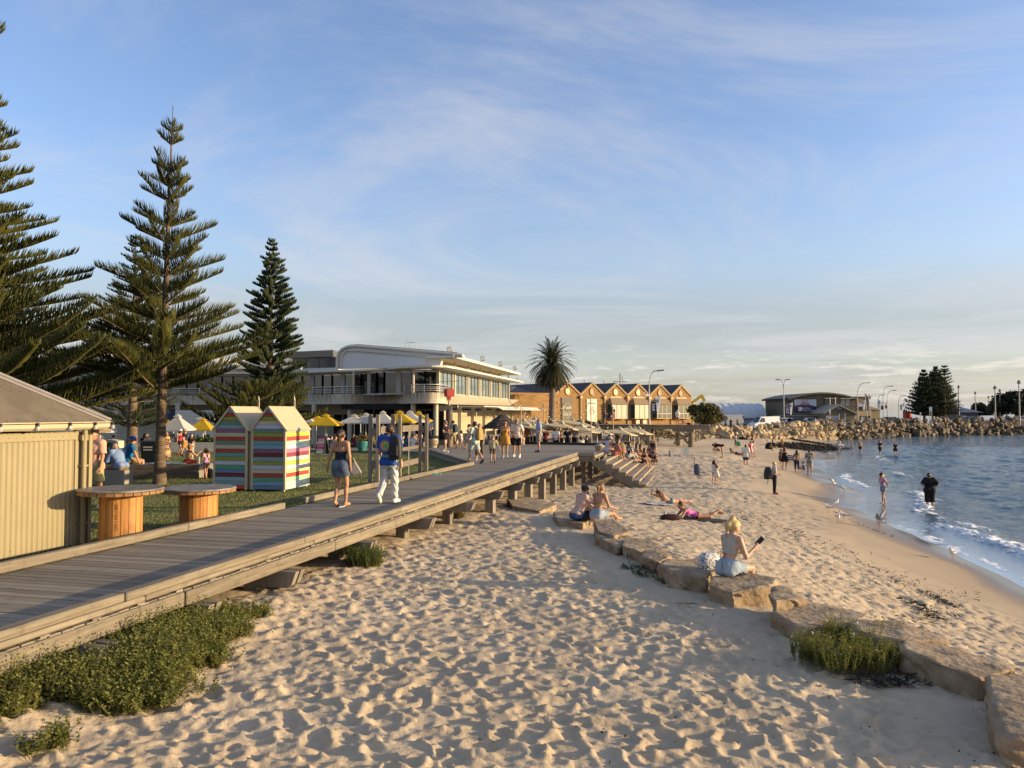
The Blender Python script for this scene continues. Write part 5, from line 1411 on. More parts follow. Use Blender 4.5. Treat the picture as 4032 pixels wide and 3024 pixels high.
block([(2450,2120),(2560,2120),(2660,2180),(2620,2200),(2520,2180),(2440,2150)],1.97,.36,'long limestone block with a hollowed lower edge in the middle of the row',6,sub=6)
block([(2530,2165),(2590,2170),(2640,2200),(2580,2212),(2520,2185)],2.04,.40,'short limestone block next below the hollowed one',11)
block([(2330,2045),(2420,2045),(2490,2090),(2420,2110),(2350,2090)],2.02,.40,'limestone block behind the black backpack',7)
block([(2340,2095),(2440,2090),(2520,2130),(2430,2160),(2370,2130)],1.93,.3,'low brown limestone ledge half sunk in the sand',12)
block([(2170,2010),(2290,2005),(2350,2035),(2300,2062),(2190,2045)],1.88,.35,'limestone ledge where the woman in pink sits',8)
block([(1990,1965),(2100,1950),(2200,1990),(2130,2015),(2010,1995)],1.78,.35,'flat limestone shelf below the boardwalk posts',13)
block([(1850,1985),(1960,1975),(2010,2000),(1930,2020),(1860,2010)],1.74,.25,'sand covered limestone shelf under the boardwalk edge',14)
# ---------------------------------------------------------------- dried seaweed
weed_m=mat('seaweed',(.028,.020,.013),.85,var=.5,vscale=8)
def weed(label,strokes,n,size,seed,hz=.05):
 g=np.random.default_rng(seed);V,Fc=[],[]
 k=0
 for(pa,pb,wd,frac) in strokes:
  a,c=on_sand(*pa),on_sand(*pb)
  for i in range(int(n*frac)):
   t_=g.random();p=a+(c-a)*t_+NA([g.normal(0,wd),g.normal(0,wd),0]);p[2]=float(hbase(p[0],p[1]))+abs(g.normal(0,hz))+.012
   th_=g.uniform(0,6.28);L1=size*g.uniform(.4,1.5);w_=size*.14;d=NA([cos(th_),sin(th_),g.normal(0,.25)]);sd=NA([-sin(th_),cos(th_),g.normal(0,.5)])
   o=len(V);V+=[p-d*L1-sd*w_,p-sd*w_*1.2+NA([0,0,.03*size]),p+d*L1,p+sd*w_*1.2+NA([0,0,.03*size])];Fc.append((o,o+1,o+2,o+3))
 return tag(link('seaweed',mesh_np('seaweed',NA(V),NA(Fc),weed_m)),label,'seaweed',None,'stuff')
weed('dark bank of washed-up seaweed by the water',(((3110,1766),(3300,1762),1.5,.5),((3130,1732),(3260,1752),.5,.2),((3060,1760),(3200,1752),.9,.3)),3600,.30,1,.05)
weed('dark scraps of seaweed on the sand near the waterline at right',(((3630,2330),(3760,2390),.10,.3),((3600,2370),(3680,2440),.14,.4),((3560,2440),(3760,2420),.12,.12),((3500,2300),(3840,2360),.5,.18)),420,.075,2,.012)
weed('thin line of seaweed marking the high tide',(((2800,1985),(3000,2060),.5,.2),((3000,2060),(3260,2150),.55,.25),((3260,2150),(3560,2290),.4,.2),((2750,1850),(2900,1890),.8,.15),((3250,2000),(3500,2110),.12,.1),((2860,1790),(2980,1800),.9,.1)),520,.08,3,.008)
weed('brown leaf litter caught under the boardwalk edge',(((760,2400),(950,2408),.16,.6),((3380,2690),(3590,2690),.10,.4)),420,.06,4,.02)
def pebbles(n,seed):
 g=np.random.default_rng(seed);b=MB()
 r_=4.2*(15/4.2)**g.random(n);a_=g.uniform(-.62,.66,n);V,Fc=[],[]
 tet=NA([(1,0,-.4),(-.5,.87,-.4),(-.5,-.87,-.4),(0,0,.9)])
 for i in range(n):
  x,y=r_[i]*sin(a_[i]),r_[i]*cos(a_[i]);w,v=to_wv(x,y)
  if w<-5.6 or shore_dist(x,y)<3:continue
  ii=min(len(r1)-1,np.searchsorted(r1,r_[i]));jj=min(len(ang)-1,np.searchsorted(ang,a_[i]));z=Zs[ii,jj]
  s_=g.uniform(.006,.015)*(1.6 if g.random()<.1 else 1);o=len(V);V+=[NA([x,y,z+s_*.3])+t_*s_*g.uniform(.6,1.2,3) for t_ in tet];Fc+=[(o,o+1,o+3),(o+1,o+2,o+3),(o+2,o,o+3)]
 return V,Fc
V,Fc=pebbles(900,3)
tag(link('debris',mesh_np('debris',NA(V),NA(Fc),mat('beach_bits',(.30,.22,.14),.9,col2=(.03,.025,.02),vscale=1.3,c2range=(.48,.52)))),'twigs and shell bits scattered on the near sand','debris',None,'stuff')
# ---------------------------------------------------------------- far buildings, lamps, cars
def far_box(t,name,x0,x1,z0,z1,y0,y1,m):
 b=MB();b.box(((x0+x1)/2,(y0+y1)/2,(z0+z1)/2),(x1-x0,y1-y0,z1-z0));return b.build(name,m,t)
G0=1.85
def fx(px,Y):return(px-2016)/F*Y
def fz(py,Y):return CZ+(1625-py)*Y/F
WY=165.0
en=thing('workshop','brown workshop with a low arched roof and a big white and navy sign','building',(fx(3235,WY),WY,G0))
def e_(px,py=None):return(fx(px,WY)-fx(3235,WY)) if py is None else(fz(py,WY)-G0)
brick=mat('brown_block',(.145,.115,.075),.85,var=.12,vscale=1.2);brick2=mat('tan_block',(.20,.155,.085),.85,var=.12,vscale=1.5)
arc=[(e_(3100+270*t),e_(0,1573)+(e_(0,1545)-e_(0,1573))*sin(pi*min(1,t*.93+.035))**.8) for t in LSP(0,1,17)]
b=MB();b.prism([(e_(3110),0),(e_(3368),0)]+[(min(e_(3368),max(e_(3110),x)),z-.1) for x,z in reversed(arc)],'y',0,16);b.build('wall',brick,en)
b=MB()
for(x0,z0),(x1,z1) in zip(arc[:-1],arc[1:]):b.add([(x0,-.8,z0),(x1,-.8,z1),(x1,17,z1),(x0,17,z0),(x0,-.8,z0-.35),(x1,-.8,z1-.35),(x1,17,z1-.35),(x0,17,z0-.35)],[(0,1,2,3),(7,6,5,4),(0,4,5,1),(2,6,7,3)])
b.build('roof',mat('roof_dark_tan',(.16,.135,.10),.7),en)
b=MB();b.box((e_(3170),-.08,(e_(0,1573)+e_(0,1600))/2),(e_(3213)-e_(3127),.12,e_(0,1573)-e_(0,1600)));sg=b.build('sign_board',mat('sign_pale',(.50,.54,.60),.5),en)
navy=mat('sign_navy',(.022,.018,.065),.5);redm=mat('sign_red',(.36,.05,.045),.5);wht=mat('sign_white',(.62,.62,.66),.5)
b=MB();zt_,zb_=e_(0,1601),e_(0,1622);xs=LSP(e_(3127),e_(3213),13)
b.prism([(e_(3127),zb_),(e_(3213),zb_)]+[(x,zt_+.35*sin(pi*(i/12))) for i,x in reversed(list(enumerate(xs)))],'y',-.20,-.02);b.build('navy_band',navy,sg)
b=MB();b.prism([(x,zt_+.35*sin(pi*(i/12))+.02) for i,x in enumerate(xs)]+[(x,zt_+.35*sin(pi*(i/12))+.02+.22*(1-i/12)) for i,x in reversed(list(enumerate(xs)))],'y',-.21,-.02);b.build('red_stripe',redm,sg)
b=MB();b.box((e_(3170),-.18,e_(0,1585.5)),(1.55,.06,1.10),bevel=.02);b.build('logo_frame',redm,sg)
b=MB();b.box((e_(3170),-.215,e_(0,1582)),(1.42,.05,.62));b.build('logo_field',wht,sg)
b=MB();cxl,czl=e_(3170)+.05,e_(0,1582);lens=[(cxl+.45*cos(a),-.26,czl+.22*sin(a)) for a in LSP(0,6.283,21)]
b.tube(lens,.055,5,caps=False);b.bar((cxl-.40,-.26,czl+.05),(cxl-.62,-.26,czl-.25),.08,.06);b.bar((cxl-.40,-.26,czl-.05),(cxl-.62,-.26,czl+.25),.08,.06);b.build('fish_mark',navy,sg)
b=MB();b.box((e_(3170),-.215,e_(0,1592)),(1.15,.03,.16));b.build('logo_line',mat('logo_pink',(.60,.36,.34),.5),sg)
b=MB();b.box((e_(3148.5),-.22,e_(0,1611.5)),(.80,.05,.78),bevel=.02);b.build('logo_square',wht,sg)
text('K',.62,navy,sg,(e_(3148),-.27,e_(0,1609.5)),(R(90),0,0))
text('Kala Mana',.40,wht,sg,(e_(3158),-.24,e_(0,1608)),(R(90),0,0),align='LEFT');text('Engineering',.52,wht,sg,(e_(3158),-.24,e_(0,1615)),(R(90),0,0),align='LEFT')
for x0,x1 in((3246,3285),(3308,3348)):
 far_box(en,'window',e_(x0),e_(x1),e_(0,1600),e_(0,1570),-.1,.1,mat('window_dark',(.03,.032,.032),.15,spec=.7) if x0<3300 else mat('window_sky',(.20,.23,.22),.12,spec=.8));far_box(en,'window_hood',e_(x0-4),e_(x1+4),e_(0,1570.5),e_(0,1567.5),-.9,.05,mat('hood_pale',(.40,.37,.31),.6))
 for xx in(x0,(x0+x1)/2,x1):far_box(en,'window_frame',e_(xx)-.06,e_(xx)+.06,e_(0,1600),e_(0,1570),-.16,.0,mat('frame_brown',(.10,.06,.04),.6))
far_box(en,'lower_wall',e_(3050),e_(3243),0,e_(0,1640),-3.0,-.2,mat('lower_wall',(.24,.215,.17),.8));far_box(en,'awning',e_(3040),e_(3246),e_(0,1639),e_(0,1636),-3.6,0,mat('awning_grey',(.34,.31,.26),.6))
for xx in(3241,3262):
 b=MB();b.tube([(e_(xx),-3.5,e_(0,1635) if xx<3250 else e_(0,1612)),(e_(xx),-3.5,e_(0,1566))],.10,6);b.build('flag_mast',mat('mast_pale',(.50,.45,.38),.6),en)
far_box(en,'balcony_post',e_(3097),e_(3101),e_(0,1610),e_(0,1580),-.5,.5,mat('frame_brown',(.10,.06,.04),.6));far_box(en,'balcony_roof',e_(3090),e_(3112),e_(0,1581),e_(0,1577),-.8,.8,black_m)
WY2=158.0
an=thing('brick_annexe','low gabled brick building in front of the arched workshop','building',(fx(3308,WY2),WY2,G0))
def a_(px,py=None):return(fx(px,WY2)-fx(3308,WY2)) if py is None else(fz(py,WY2)-G0)
b=MB();b.prism([(a_(3244),0),(a_(3363),0),(a_(3363),a_(0,1624)),(a_(3300),a_(0,1594)),(a_(3244),a_(0,1622))],'y',0,7);b.build('wall',brick2,an)
b=MB()
for p,q in(((a_(3300),a_(0,1592)),(a_(3375),a_(0,1629))),((a_(3300),a_(0,1592)),(a_(3240),a_(0,1624)))):
 b.add([(p[0],-.5,p[1]),(q[0],-.5,q[1]),(q[0],7.4,q[1]),(p[0],7.4,p[1]),(p[0],-.5,p[1]-.28),(q[0],-.5,q[1]-.28),(q[0],7.4,q[1]-.28),(p[0],7.4,p[1]-.28)],[(0,1,2,3),(7,6,5,4),(0,4,5,1),(1,5,6,2),(2,6,7,3),(3,7,4,0)])
b.build('roof',mat('roof_pale_tan',(.34,.30,.23),.7),an)
far_box(an,'sign_board',a_(3293),a_(3314),a_(0,1610),a_(0,1601),-.12,0,mat('sign_pale_tan',(.40,.36,.28),.6));far_box(an,'sign_board',a_(3295),a_(3313),a_(0,1624),a_(0,1611),-.12,0,mat('sign_slate',(.10,.10,.13),.6))
far_box(an,'roller_door',a_(3251),a_(3302),a_(0,1652),a_(0,1637),-.1,.05,mat('roller_white',(.42,.42,.40),.6));far_box(an,'eave_end',a_(3364),a_(3372),0,a_(0,1632),.1,6,mat('sunny_render',(.58,.46,.28),.8))
fe=thing('paling_fence','grey metal paling fence beside the brick building','fence',(fx(3265,155),155,G0))
for k in range(30):
 b=MB();b.box((fx(3222+k*3.0,155)-fx(3265,155),0,.8),(.09,.05,1.6));b.build('paling',mat('paling_grey',(.13,.125,.115),.7),fe)
far_box(fe,'rail',fx(3220,155)-fx(3265,155),fx(3312,155)-fx(3265,155),1.3,1.38,.03,.08,MATS['paling_grey'])
gb=thing('tilted_building','dark grey building with outward leaning walls and one small window','building',(fx(3405,172),172,G0));x0=fx(3405,172)
b=MB();b.prism([(fx(3388,172)-x0,fz(1640,172)-G0),(fx(3416,172)-x0,fz(1640,172)-G0),(fx(3424,172)-x0,fz(1563,172)-G0),(fx(3372,172)-x0,fz(1563,172)-G0)],'y',0,8);b.build('wall',mat('dark_cladding',(.10,.105,.10),.7),gb)
far_box(gb,'roof',fx(3366,172)-x0,fx(3428,172)-x0,fz(1564,172)-G0,fz(1561,172)-G0,-.8,8.5,mat('roof_edge_pale',(.45,.42,.36),.6));far_box(gb,'window_frame',fx(3399,172)-x0,fx(3408,172)-x0,fz(1597,172)-G0,fz(1581,172)-G0,-.12,.1,wht);far_box(gb,'window',fx(3400.5,172)-x0,fx(3406.5,172)-x0,fz(1595,172)-G0,fz(1583,172)-G0,-.2,.0,MATS['window_dark'])
far_box(gb,'timber_wing',fx(3367,172)-x0,fx(3390,172)-x0,0,fz(1569,172)-G0,-1,4,mat('timber_wing',(.34,.21,.09),.8))
sbk=thing('sunlit_block','low sunlit yellow block with dark shopfront openings','building',(fx(3400,163),163,G0));x0=fx(3400,163)
far_box(sbk,'wall',fx(3372,163)-x0,fx(3431,163)-x0,0,fz(1617,163)-G0,0,6,mat('yellow_render',(.50,.37,.19),.8,var=.15,vscale=.8))
for xa,xb in((3386,3400),(3407,3417),(3420,3428)):far_box(sbk,'opening',fx(xa,163)-x0,fx(xb,163)-x0,0,fz(1638,163)-G0,-.05,.3,dark_in)
far_box(sbk,'window',fx(3389,163)-x0,fx(3398,163)-x0,.5,fz(1641,163)-G0,-.12,0,wht)
ts=thing('tan_shed','small tan shed with a hipped roof right of the yellow block','building',(fx(3445,178),178,G0));x0=fx(3445,178)
far_box(ts,'wall',fx(3425,178)-x0,fx(3464,178)-x0,0,fz(1613,178)-G0,0,6,mat('shed_tan',(.48,.37,.20),.8))
b=MB();zr_,ze_=fz(1596,178)-G0,fz(1614,178)-G0;b.add([(fx(3415,178)-x0,-.5,ze_),(fx(3468,178)-x0,-.5,ze_),(fx(3468,178)-x0,6.5,ze_),(fx(3415,178)-x0,6.5,ze_),(fx(3428,178)-x0,3,zr_),(fx(3440,178)-x0,3,zr_)],[(0,1,5,4),(1,2,5),(2,3,4,5),(3,0,4)]);b.build('roof',mat('shed_roof',(.30,.215,.13),.7),ts)
ty=172.0;tent=thing('arched_marquee','long white arched fabric marquee with ribs','marquee',(fx(2935,ty),ty,G0));x0=fx(2935,ty)
xa,xb,hz=fx(2835,ty)-x0,fx(3017,ty)-x0,fz(1588,ty)-G0
for k in range(6):
 u0,u1=xa+(xb-xa)*k/6,xa+(xb-xa)*(k+1)/6;b=MB();n=12
 for kk,(uu) in enumerate((u0,(u0+u1)/2,u1)):pass
 V=[]
 for uu,sag in((u0,1.0),((u0+u1)/2,.998),(u1,1.0)):
  for j in range(n+1):
   a=pi*j/n;V.append((uu,6-6*cos(a)*sag*(1 if 1 else 0),hz*(sin(a)**.62)*sag))
 b.add(V,[(i*(n+1)+j,(i+1)*(n+1)+j,(i+1)*(n+1)+j+1,i*(n+1)+j+1) for i in range(2) for j in range(n)],0,True);b.build('fabric_bay',mat('marquee_fabric',(.55,.55,.57),.6),tent)
for k in range(7):
 uu=xa+(xb-xa)*k/6;b=MB();b.tube([(uu,6-6.05*cos(pi*j/12),(hz+.04)*sin(pi*j/12)**.62) for j in range(13)],.07,5);b.build('rib',mat('rib_white',(.62,.61,.58),.5),tent)
b=MB()
for j in range(1,6):b.tube([(xb+.1,12*j/6,0),(xb+.1,12*j/6,hz*sin(math.acos(1-j/3))**.62)],.05,4)
for z in(1.5,3):b.tube([(xb+.1,.3,z),(xb+.1,11.7,z)],.05,4)
b.build('end_lattice',mat('lattice_tan',(.50,.38,.22),.6),tent)
far_box(tent,'base_wall',xa-.5,xb+10,0,fz(1646,ty)-G0,-1,-.6,mat('base_wall_grey',(.16,.15,.14),.8))
hy=205.0;ho=thing('hipped_house','low house with a pale hipped roof and brick chimney','house',(fx(3795,hy),hy,G0));x0=fx(3795,hy)
far_box(ho,'wall',fx(3752,hy)-x0,fx(3850,hy)-x0,0,fz(1624,hy)-G0,0,9,mat('house_wall',(.16,.14,.12),.8))
b=MB();ze_,zr_=fz(1624,hy)-G0,fz(1597,hy)-G0;b.add([(fx(3745,hy)-x0,-1,ze_),(fx(3862,hy)-x0,-1,ze_),(fx(3862,hy)-x0,10,ze_),(fx(3745,hy)-x0,10,ze_),(fx(3776,hy)-x0,4.5,zr_),(fx(3800,hy)-x0,4.5,zr_)],[(0,1,5,4),(1,2,5),(2,3,4,5),(3,0,4)]);b.build('roof',mat('house_roof',(.27,.255,.24),.6),ho)
far_box(ho,'chimney',fx(3764,hy)-x0,fx(3775,hy)-x0,ze_,fz(1587,hy)-G0,4,5,mat('chimney_brick',(.30,.11,.07),.8))
for k in range(4):far_box(ho,'fence_panel',fx(3738+k*10,hy)-x0,fx(3747+k*10,hy)-x0,0,2.2,-3,-2.9,mat('blue_grey_fence',(.17,.19,.22),.7))
be=thing('beacon','red drum beacon with a small blue lattice tower and long arms','beacon',(fx(3572,205),205,G0-.3))
b=MB();b.lathe([(1.1,0),(1.1,fz(1621,205)-G0+.3)],14);b.build('drum',mat('beacon_red',(.42,.045,.03),.6),be)
b=MB();z0,z1=fz(1621,205)-G0+.3,fz(1598,205)-G0+.3
for sx in(-1,1):
 for sy in(-1,1):b.tube([(sx*.75,sy*.75,z0),(sx*.25,sy*.25,z1)],.09,5)
b.tube([(-.6,-.6,z0+.5),(.5,-.5,z0+.9)],.06,4);b.build('lattice',mat('beacon_blue',(.12,.20,.38),.6),be)
b=MB();b.tube([(-2.3,0,z1+.25),(-.3,0,z1)],.10,5);b.tube([(.3,0,z1),(2.6,0,z1+.9)],.12,5);b.build('arm',mat('arm_grey',(.34,.36,.38),.5),be)
lampm=mat('lamp_pole_grey',(.42,.39,.34),.5);headm=mat('lamp_head',(.14,.14,.14),.5)
def street_lamp(px,ptop,Y,label,arms=((1,1.0),),reach=60,pb=1668,dip=0):
 x,z0=fx(px,Y),G0;t=thing('street_lamp',label,'street lamp',(x,Y,z0),0,'street lamps along the car park');H=fz(ptop,Y)-z0
 b=MB();r_=.085;b.tube([(0,0,0),(0,0,H*.72)],[r_*1.3,r_],8);b.build('pole',lampm,t)
 for sg,k in arms:
  L1=reach*k/F*Y*sg;b=MB();pts=[(L1*(1-cos(a))*.62+(0),0,H*.72+(H*.27)*sin(a)) for a in LSP(0,pi/2,8)]+[(L1,0,H)]
  b.tube(pts,.06,6);b.build('arm',lampm,t)
  b=MB();b.box((L1+.22*sg,0,H-.02),(.75,.26,.16),rot=Matrix.Rotation(-.12*sg,3,'Y'));b.build('lamp_head',headm,t)
 return t
street_lamp(2556,1458,88,'street lamp with a single curved arm in front of the gabled building',reach=38)
street_lamp(3086,1494,140,'street lamp with two curved arms beside the parked white van',((-1,.75),(1,.5)),reach=24)
street_lamp(3376,1507,150,'curved street lamp right of the brick gabled building',reach=40)
street_lamp(3456,1555,185,'shorter curved street lamp farthest left of the bannered pair',reach=20)
street_lamp(3477,1520,165,'tall curved street lamp with banner in front of the horizon',reach=30)
street_lamp(3493,1537,175,'curved street lamp with a red footed banner',reach=26)
street_lamp(3538,1558,180,'lone curved street lamp left of the red beacon',reach=20)
street_lamp(3913,1562,235,'distant curved street lamp over the dark low tree',reach=18)
def flood_pole(px,ptop,Y,label,w=9):
 t=thing('flood_pole',label,'light pole',(fx(px,Y),Y,G0),0,'straight light poles at right');H=fz(ptop,Y)-G0
 b=MB();b.tube([(0,0,0),(0,0,H)],[.16,.10],8);b.build('pole',mat('pole_tan',(.36,.33,.27),.6),t)
 b=MB();b.box((0,0,H+.15),(w/F*Y,.4,.55));b.box((0,0,H+.5),(w*.4/F*Y,.3,.3));b.build('lamp_head',headm,t)
flood_pole(3775,1527,190,'light pole behind the hipped roof house',5);flood_pole(3840,1551,215,'light pole right of the house roof',5);flood_pole(3918,1530,175,'light pole with wide head before the low dark tree',9)
flood_pole(3892,1566,250,'small distant light pole above the low dark tree',4);flood_pole(3937,1541,205,'light pole between the two dark trees',5);flood_pole(4013,1509,160,'tall light pole in front of the big dark tree',9)
def banner(px,py0,py1,Y,w_px,label,body,flag=True,two=None,letter=None,side=1):
 t=thing('banner',label,'banner',(fx(px,Y),Y-.2,G0));z0,z1=fz(py1,Y)-G0,fz(py0,Y)-G0;w=w_px/F*Y
 b=MB();b.box((side*(w/2+.12),0,(z0+z1)/2),(w,.03,z1-z0));b.build('cloth',body,t)
 if two:b=MB();b.box((side*(w/2+.12),-.006,z0+(z1-z0)*.28),(w,.035,(z1-z0)*.56));b.build('lower_field',two,t)
 b=MB();b.bar((0,0,z1+.02),(side*(w+.2),0,z1+.02),.05,.05);b.build('bracket',lampm,t)
 if letter:
  b=MB()
  for i in range(4):b.box((side*(w/2+.12),-.025,z1-.3-i*.27*(z1-z0)/1.8),(w*.7,.01,.09))
  b.tube([(side*(w/2+.12)+.28*w*cos(a),-.03,z0+(z1-z0)*.25+.2*w*sin(a)) for a in LSP(0,pi,9)],.04,4);b.build('print',wht,t)
 if flag:
  sx=side*(w+.3);b=MB();b.bar((0,0,z1+.05),(sx+side*.5,0,z1+.75),.05,.05);b.build('flag_arm',lampm,t)
  b=MB();b.add([(sx+side*.5,0,z1+.75),(sx-side*.1,0,z1+.35),(sx,.05,z0+.3),(sx+side*.25,.1,z0+.1)],[(0,1,2,3)]);b.tube([(sx+side*.13+.13*cos(a),-.03,z1+.1+.16*sin(a)) for a in LSP(0,6.28,10)],.04,4,mi=1,caps=False);b.build('flag',[wht,mat('flag_blue',(.08,.13,.35),.6)],t)
navy2=mat('banner_navy',(.018,.024,.075),.6)
banner(2559,1582,1629,87.8,15,'navy banner hanging from the lamp before the gabled building',navy2,letter=True)
banner(3088,1600,1637,139.8,15,'navy banner hanging left of the arched workshop sign',navy2,letter=True)
banner(3376,1588,1618,149.8,15,'pale and navy banner on the lamp by the yellow block',wht,two=navy2)
banner(3479,1586,1613,164.8,-11*-1,'pale and navy banner at the left of two before the horizon',wht,two=navy2,side=-1)
banner(3493,1587,1609,174.8,9,'pale banner with a red foot before the horizon',wht,two=mat('banner_red',(.25,.04,.04),.6),side=-1,flag=False)
banner(3540,1596,1615,179.8,8,'small teal banner left of the red beacon',mat('banner_teal',(.16,.25,.32),.6))
for px,py,lab,c in((3405,1546,'faded red flag on a leaning white mast',(.35,.12,.12)),(3419,1551,'dark flag on a white mast by the tilted building',(.04,.05,.08))):
 t=thing('flag',lab,'flag',(fx(px,158),158,G0));H=fz(py,158)-G0;b=MB();b.tube([(.6,0,0),(0,0,H)],.06,6);b.build('mast',mat('mast_pale',(.50,.45,.38),.6),t)
 b=MB();b.add([(0,0,H),(.1,0,H-.9),(.55,.1,H-1.15),(.5,.1,H-.5),(.2,.05,H-.25)],[(0,1,2,3,4)]);b.build('cloth',mat('flag_'+str(px),c,.8),t)
for px,py,w,h,lab,c in((3267,1620,5,17,'small bright upright sign by the parked cars',(.75,.70,.55)),(3303,1634,3,10,'narrow pale sign post near the white car',(.6,.57,.5)),(3326,1631,4,8,'small grey sign before the brick gable',(.35,.34,.30)),(3663,1611,11,17,'blue and white notice board on two posts',(.42,.50,.56)),(3623,1628,6,8,'small pale notice by the far pines',(.5,.5,.42))):
 t=thing('sign',lab,'sign',(fx(px,150),150,G0));z=fz(py,150)-G0;hh_,ww_=h*150/F,w*150/F
 b=MB();b.box((0,-.05,z),(ww_,.05,hh_));b.build('panel',mat('sign_%d'%px,c,.6),t);b=MB()
 for dx in((-ww_*.35,ww_*.35) if w>8 else(0,)):b.tube([(dx,0,0),(dx,0,z)],.05,5)
 b.build('post',lampm,t)
glassm=mat('car_glass',(.012,.014,.016),.06,spec=.9);tyre=mat('tyre',(.012,.012,.012),.8);rimm=mat('rim',(.35,.35,.35),.35,metal=.6)
CAR={'sedan':(4.6,1.78,[(0,.35),(0,.75),(.25,.92),(1.25,1.0),(1.95,1.42),(3.2,1.45),(3.95,1.05),(4.55,.98),(4.6,.5),(4.55,.35)],[(1.32,1.0),(1.98,1.38),(3.18,1.40),(3.85,1.05)]),'suv':(4.7,1.88,[(0,.4),(0,.85),(.2,1.05),(1.15,1.15),(1.75,1.75),(4.35,1.78),(4.65,1.15),(4.7,.55),(4.6,.4)],[(1.25,1.15),(1.80,1.68),(4.25,1.70),(4.5,1.18)]),'van':(5.4,1.95,[(0,.4),(0,.9),(.25,1.15),(.85,1.35),(1.55,2.25),(5.3,2.35),(5.4,2.2),(5.4,.5),(5.3,.4)],[(.95,1.36),(1.55,2.05),(2.2,2.08),(2.25,1.36)]),'ute':(5.2,1.85,[(0,.4),(0,.95),(.25,1.1),(1.3,1.18),(1.9,1.75),(3.1,1.78),(3.4,1.2),(5.1,1.2),(5.2,.6),(5.1,.4)],[(1.4,1.2),(1.95,1.68),(3.0,1.70),(3.2,1.2)])}
def car(kind,px,Y,rz,c,label,z=None):
 L1,W1,prof,gl=CAR[kind];t=thing('parked_car' if kind!='van' else 'parked_van',label,'van' if kind=='van' else 'car',(fx(px,Y),Y,z or G0+.01),rz,'vehicles parked behind the breakwater')
 cm=mat('car_paint_%s'%'_'.join(str(int(x*100)) for x in c),c,.25,spec=.6)
 b=MB();n=len(prof);V=[]
 for sx,ins in((-1,0),(1,0)):
  for x,z_ in prof:V.append((x-L1/2,sx*(W1/2-max(0,z_-.95)*.22),z_))
 b.add(V,[tuple(range(n)),tuple(reversed(range(n,2*n)))]+[(i,i+n,(i+1)%n+n,(i+1)%n) for i in range(n)]);bd=b.build('body',cm,t)
 b=MB()
 for sx in(-1,1):b.add([(x-L1/2,sx*(W1/2-max(0,z_-.95)*.22+.008),z_) for x,z_ in gl],[tuple(range(len(gl)))])
 b.build('side_window',glassm,t)
 tops=sorted(prof,key=lambda p:p[0])
 b=MB()
 def scr(p,q):
  wa,wb=[W1/2-max(0,z_-.95)*.22-.1 for z_ in(p[1],q[1])];d=Vector((q[0]-p[0],0,q[1]-p[1])).normalized();nx=Vector((-d.z,0,d.x))*.012
  if nx.z<0:nx=-nx
  b.add([Vector((p[0]-L1/2,-wa,p[1]))+nx,Vector((p[0]-L1/2,wa,p[1]))+nx,Vector((q[0]-L1/2,wb,q[1]))+nx,Vector((q[0]-L1/2,-wb,q[1]))+nx],[(0,1,2,3)])
 idx={'sedan':((3,4),(6,5)),'suv':((3,4),(6,5)),'van':((3,4),),'ute':((3,4),(6,5))}[kind]
 for i,j in idx:scr(prof[i],prof[j])
 if kind=='van':
  for sy in(-.48,.48):b.add([(L1/2+.006,sy-.36,1.35),(L1/2+.006,sy+.36,1.35),(L1/2-.02,sy+.36,2.1),(L1/2-.02,sy-.36,2.1)],[(0,1,2,3)])
 b.build('windscreen',glassm,t)
 for x in(.85,L1-.95):
  for sy in(-1,1):
   b=MB();b.tube([(x-L1/2,sy*(W1/2-.2),.33),(x-L1/2,sy*(W1/2+.01),.33)],.33,14);w_=b.build('wheel',tyre,t)
   b=MB();b.tube([(x-L1/2,sy*(W1/2),.33),(x-L1/2,sy*(W1/2+.02),.33)],.20,10);b.build('rim',rimm,w_)
 for sy in(-1,1):
  b=MB();b.box((-L1/2+.02,sy*(W1/2-.3),.78),(.08,.36,.16));b.build('headlight',mat('headlight',(.7,.7,.68),.15),t)
  b=MB();b.box((L1/2-.02,sy*(W1/2-.22),.85),(.08,.22,.22));b.build('tail_light',mat('tail_light',(.35,.02,.02),.3),t)
 return t
whitec,greyc,darkc,bluec,silv=(.62,.62,.60),(.12,.125,.13),(.03,.032,.035),(.03,.06,.22),(.42,.43,.44)
car('van',3008,131,.35,whitec,'white van with its rear doors catching the sun',1.6);car('sedan',2955,134,.4,darkc,'dark car half hidden in front of the white van',1.7);car('suv',3068,136,.25,silv,'silver car right of the white van')
car('suv',3135,134,1.45,(.06,.062,.05),'dark green four wheel drive seen from behind');car('suv',3106,144,1.4,greyc,'grey car left of the dark four wheel drive');car('ute',3188,136,1.5,whitec,'white pickup with a dark rear window');car('sedan',3214,144,1.45,bluec,'blue sedan parked beside the white pickup')
car('sedan',3172,146,1.4,bluec,'deep blue car tucked behind the white pickup');car('sedan',3252,146,1.3,silv,'silver hatchback by the bright upright sign');car('sedan',3305,140,1.2,whitec,'white sedan parked below the brick gable');car('suv',3508,165,1.5,darkc,'black car on the breakwater road by the horizon');car('sedan',3588,172,-1.57,(.05,.07,.16),'dark blue car facing the camera near the red beacon')
car('van',2865,140,.2,(.30,.29,.27),'grey utility trailer box left of the vans');car('sedan',3790,176,.1,silv,'silver car roof showing above the rocks before the house',2.2);car('van',3870,180,.05,whitec,'white van roof showing above the rocks',1.55);car('van',3960,178,.05,whitec,'second white van roof above the rocks further right',1.5);car('suv',4010,176,.0,silv,'silver car at the far right above the rocks',2.0);car('sedan',3820,174,0,greyc,'grey car between the silver car and the white van',2.2)
cr=thing('crane_boom','yellow folded crane boom poking above the coastal tree','crane',(fx(2752,125),125,G0));b=MB();z1=fz(1570,125)-G0
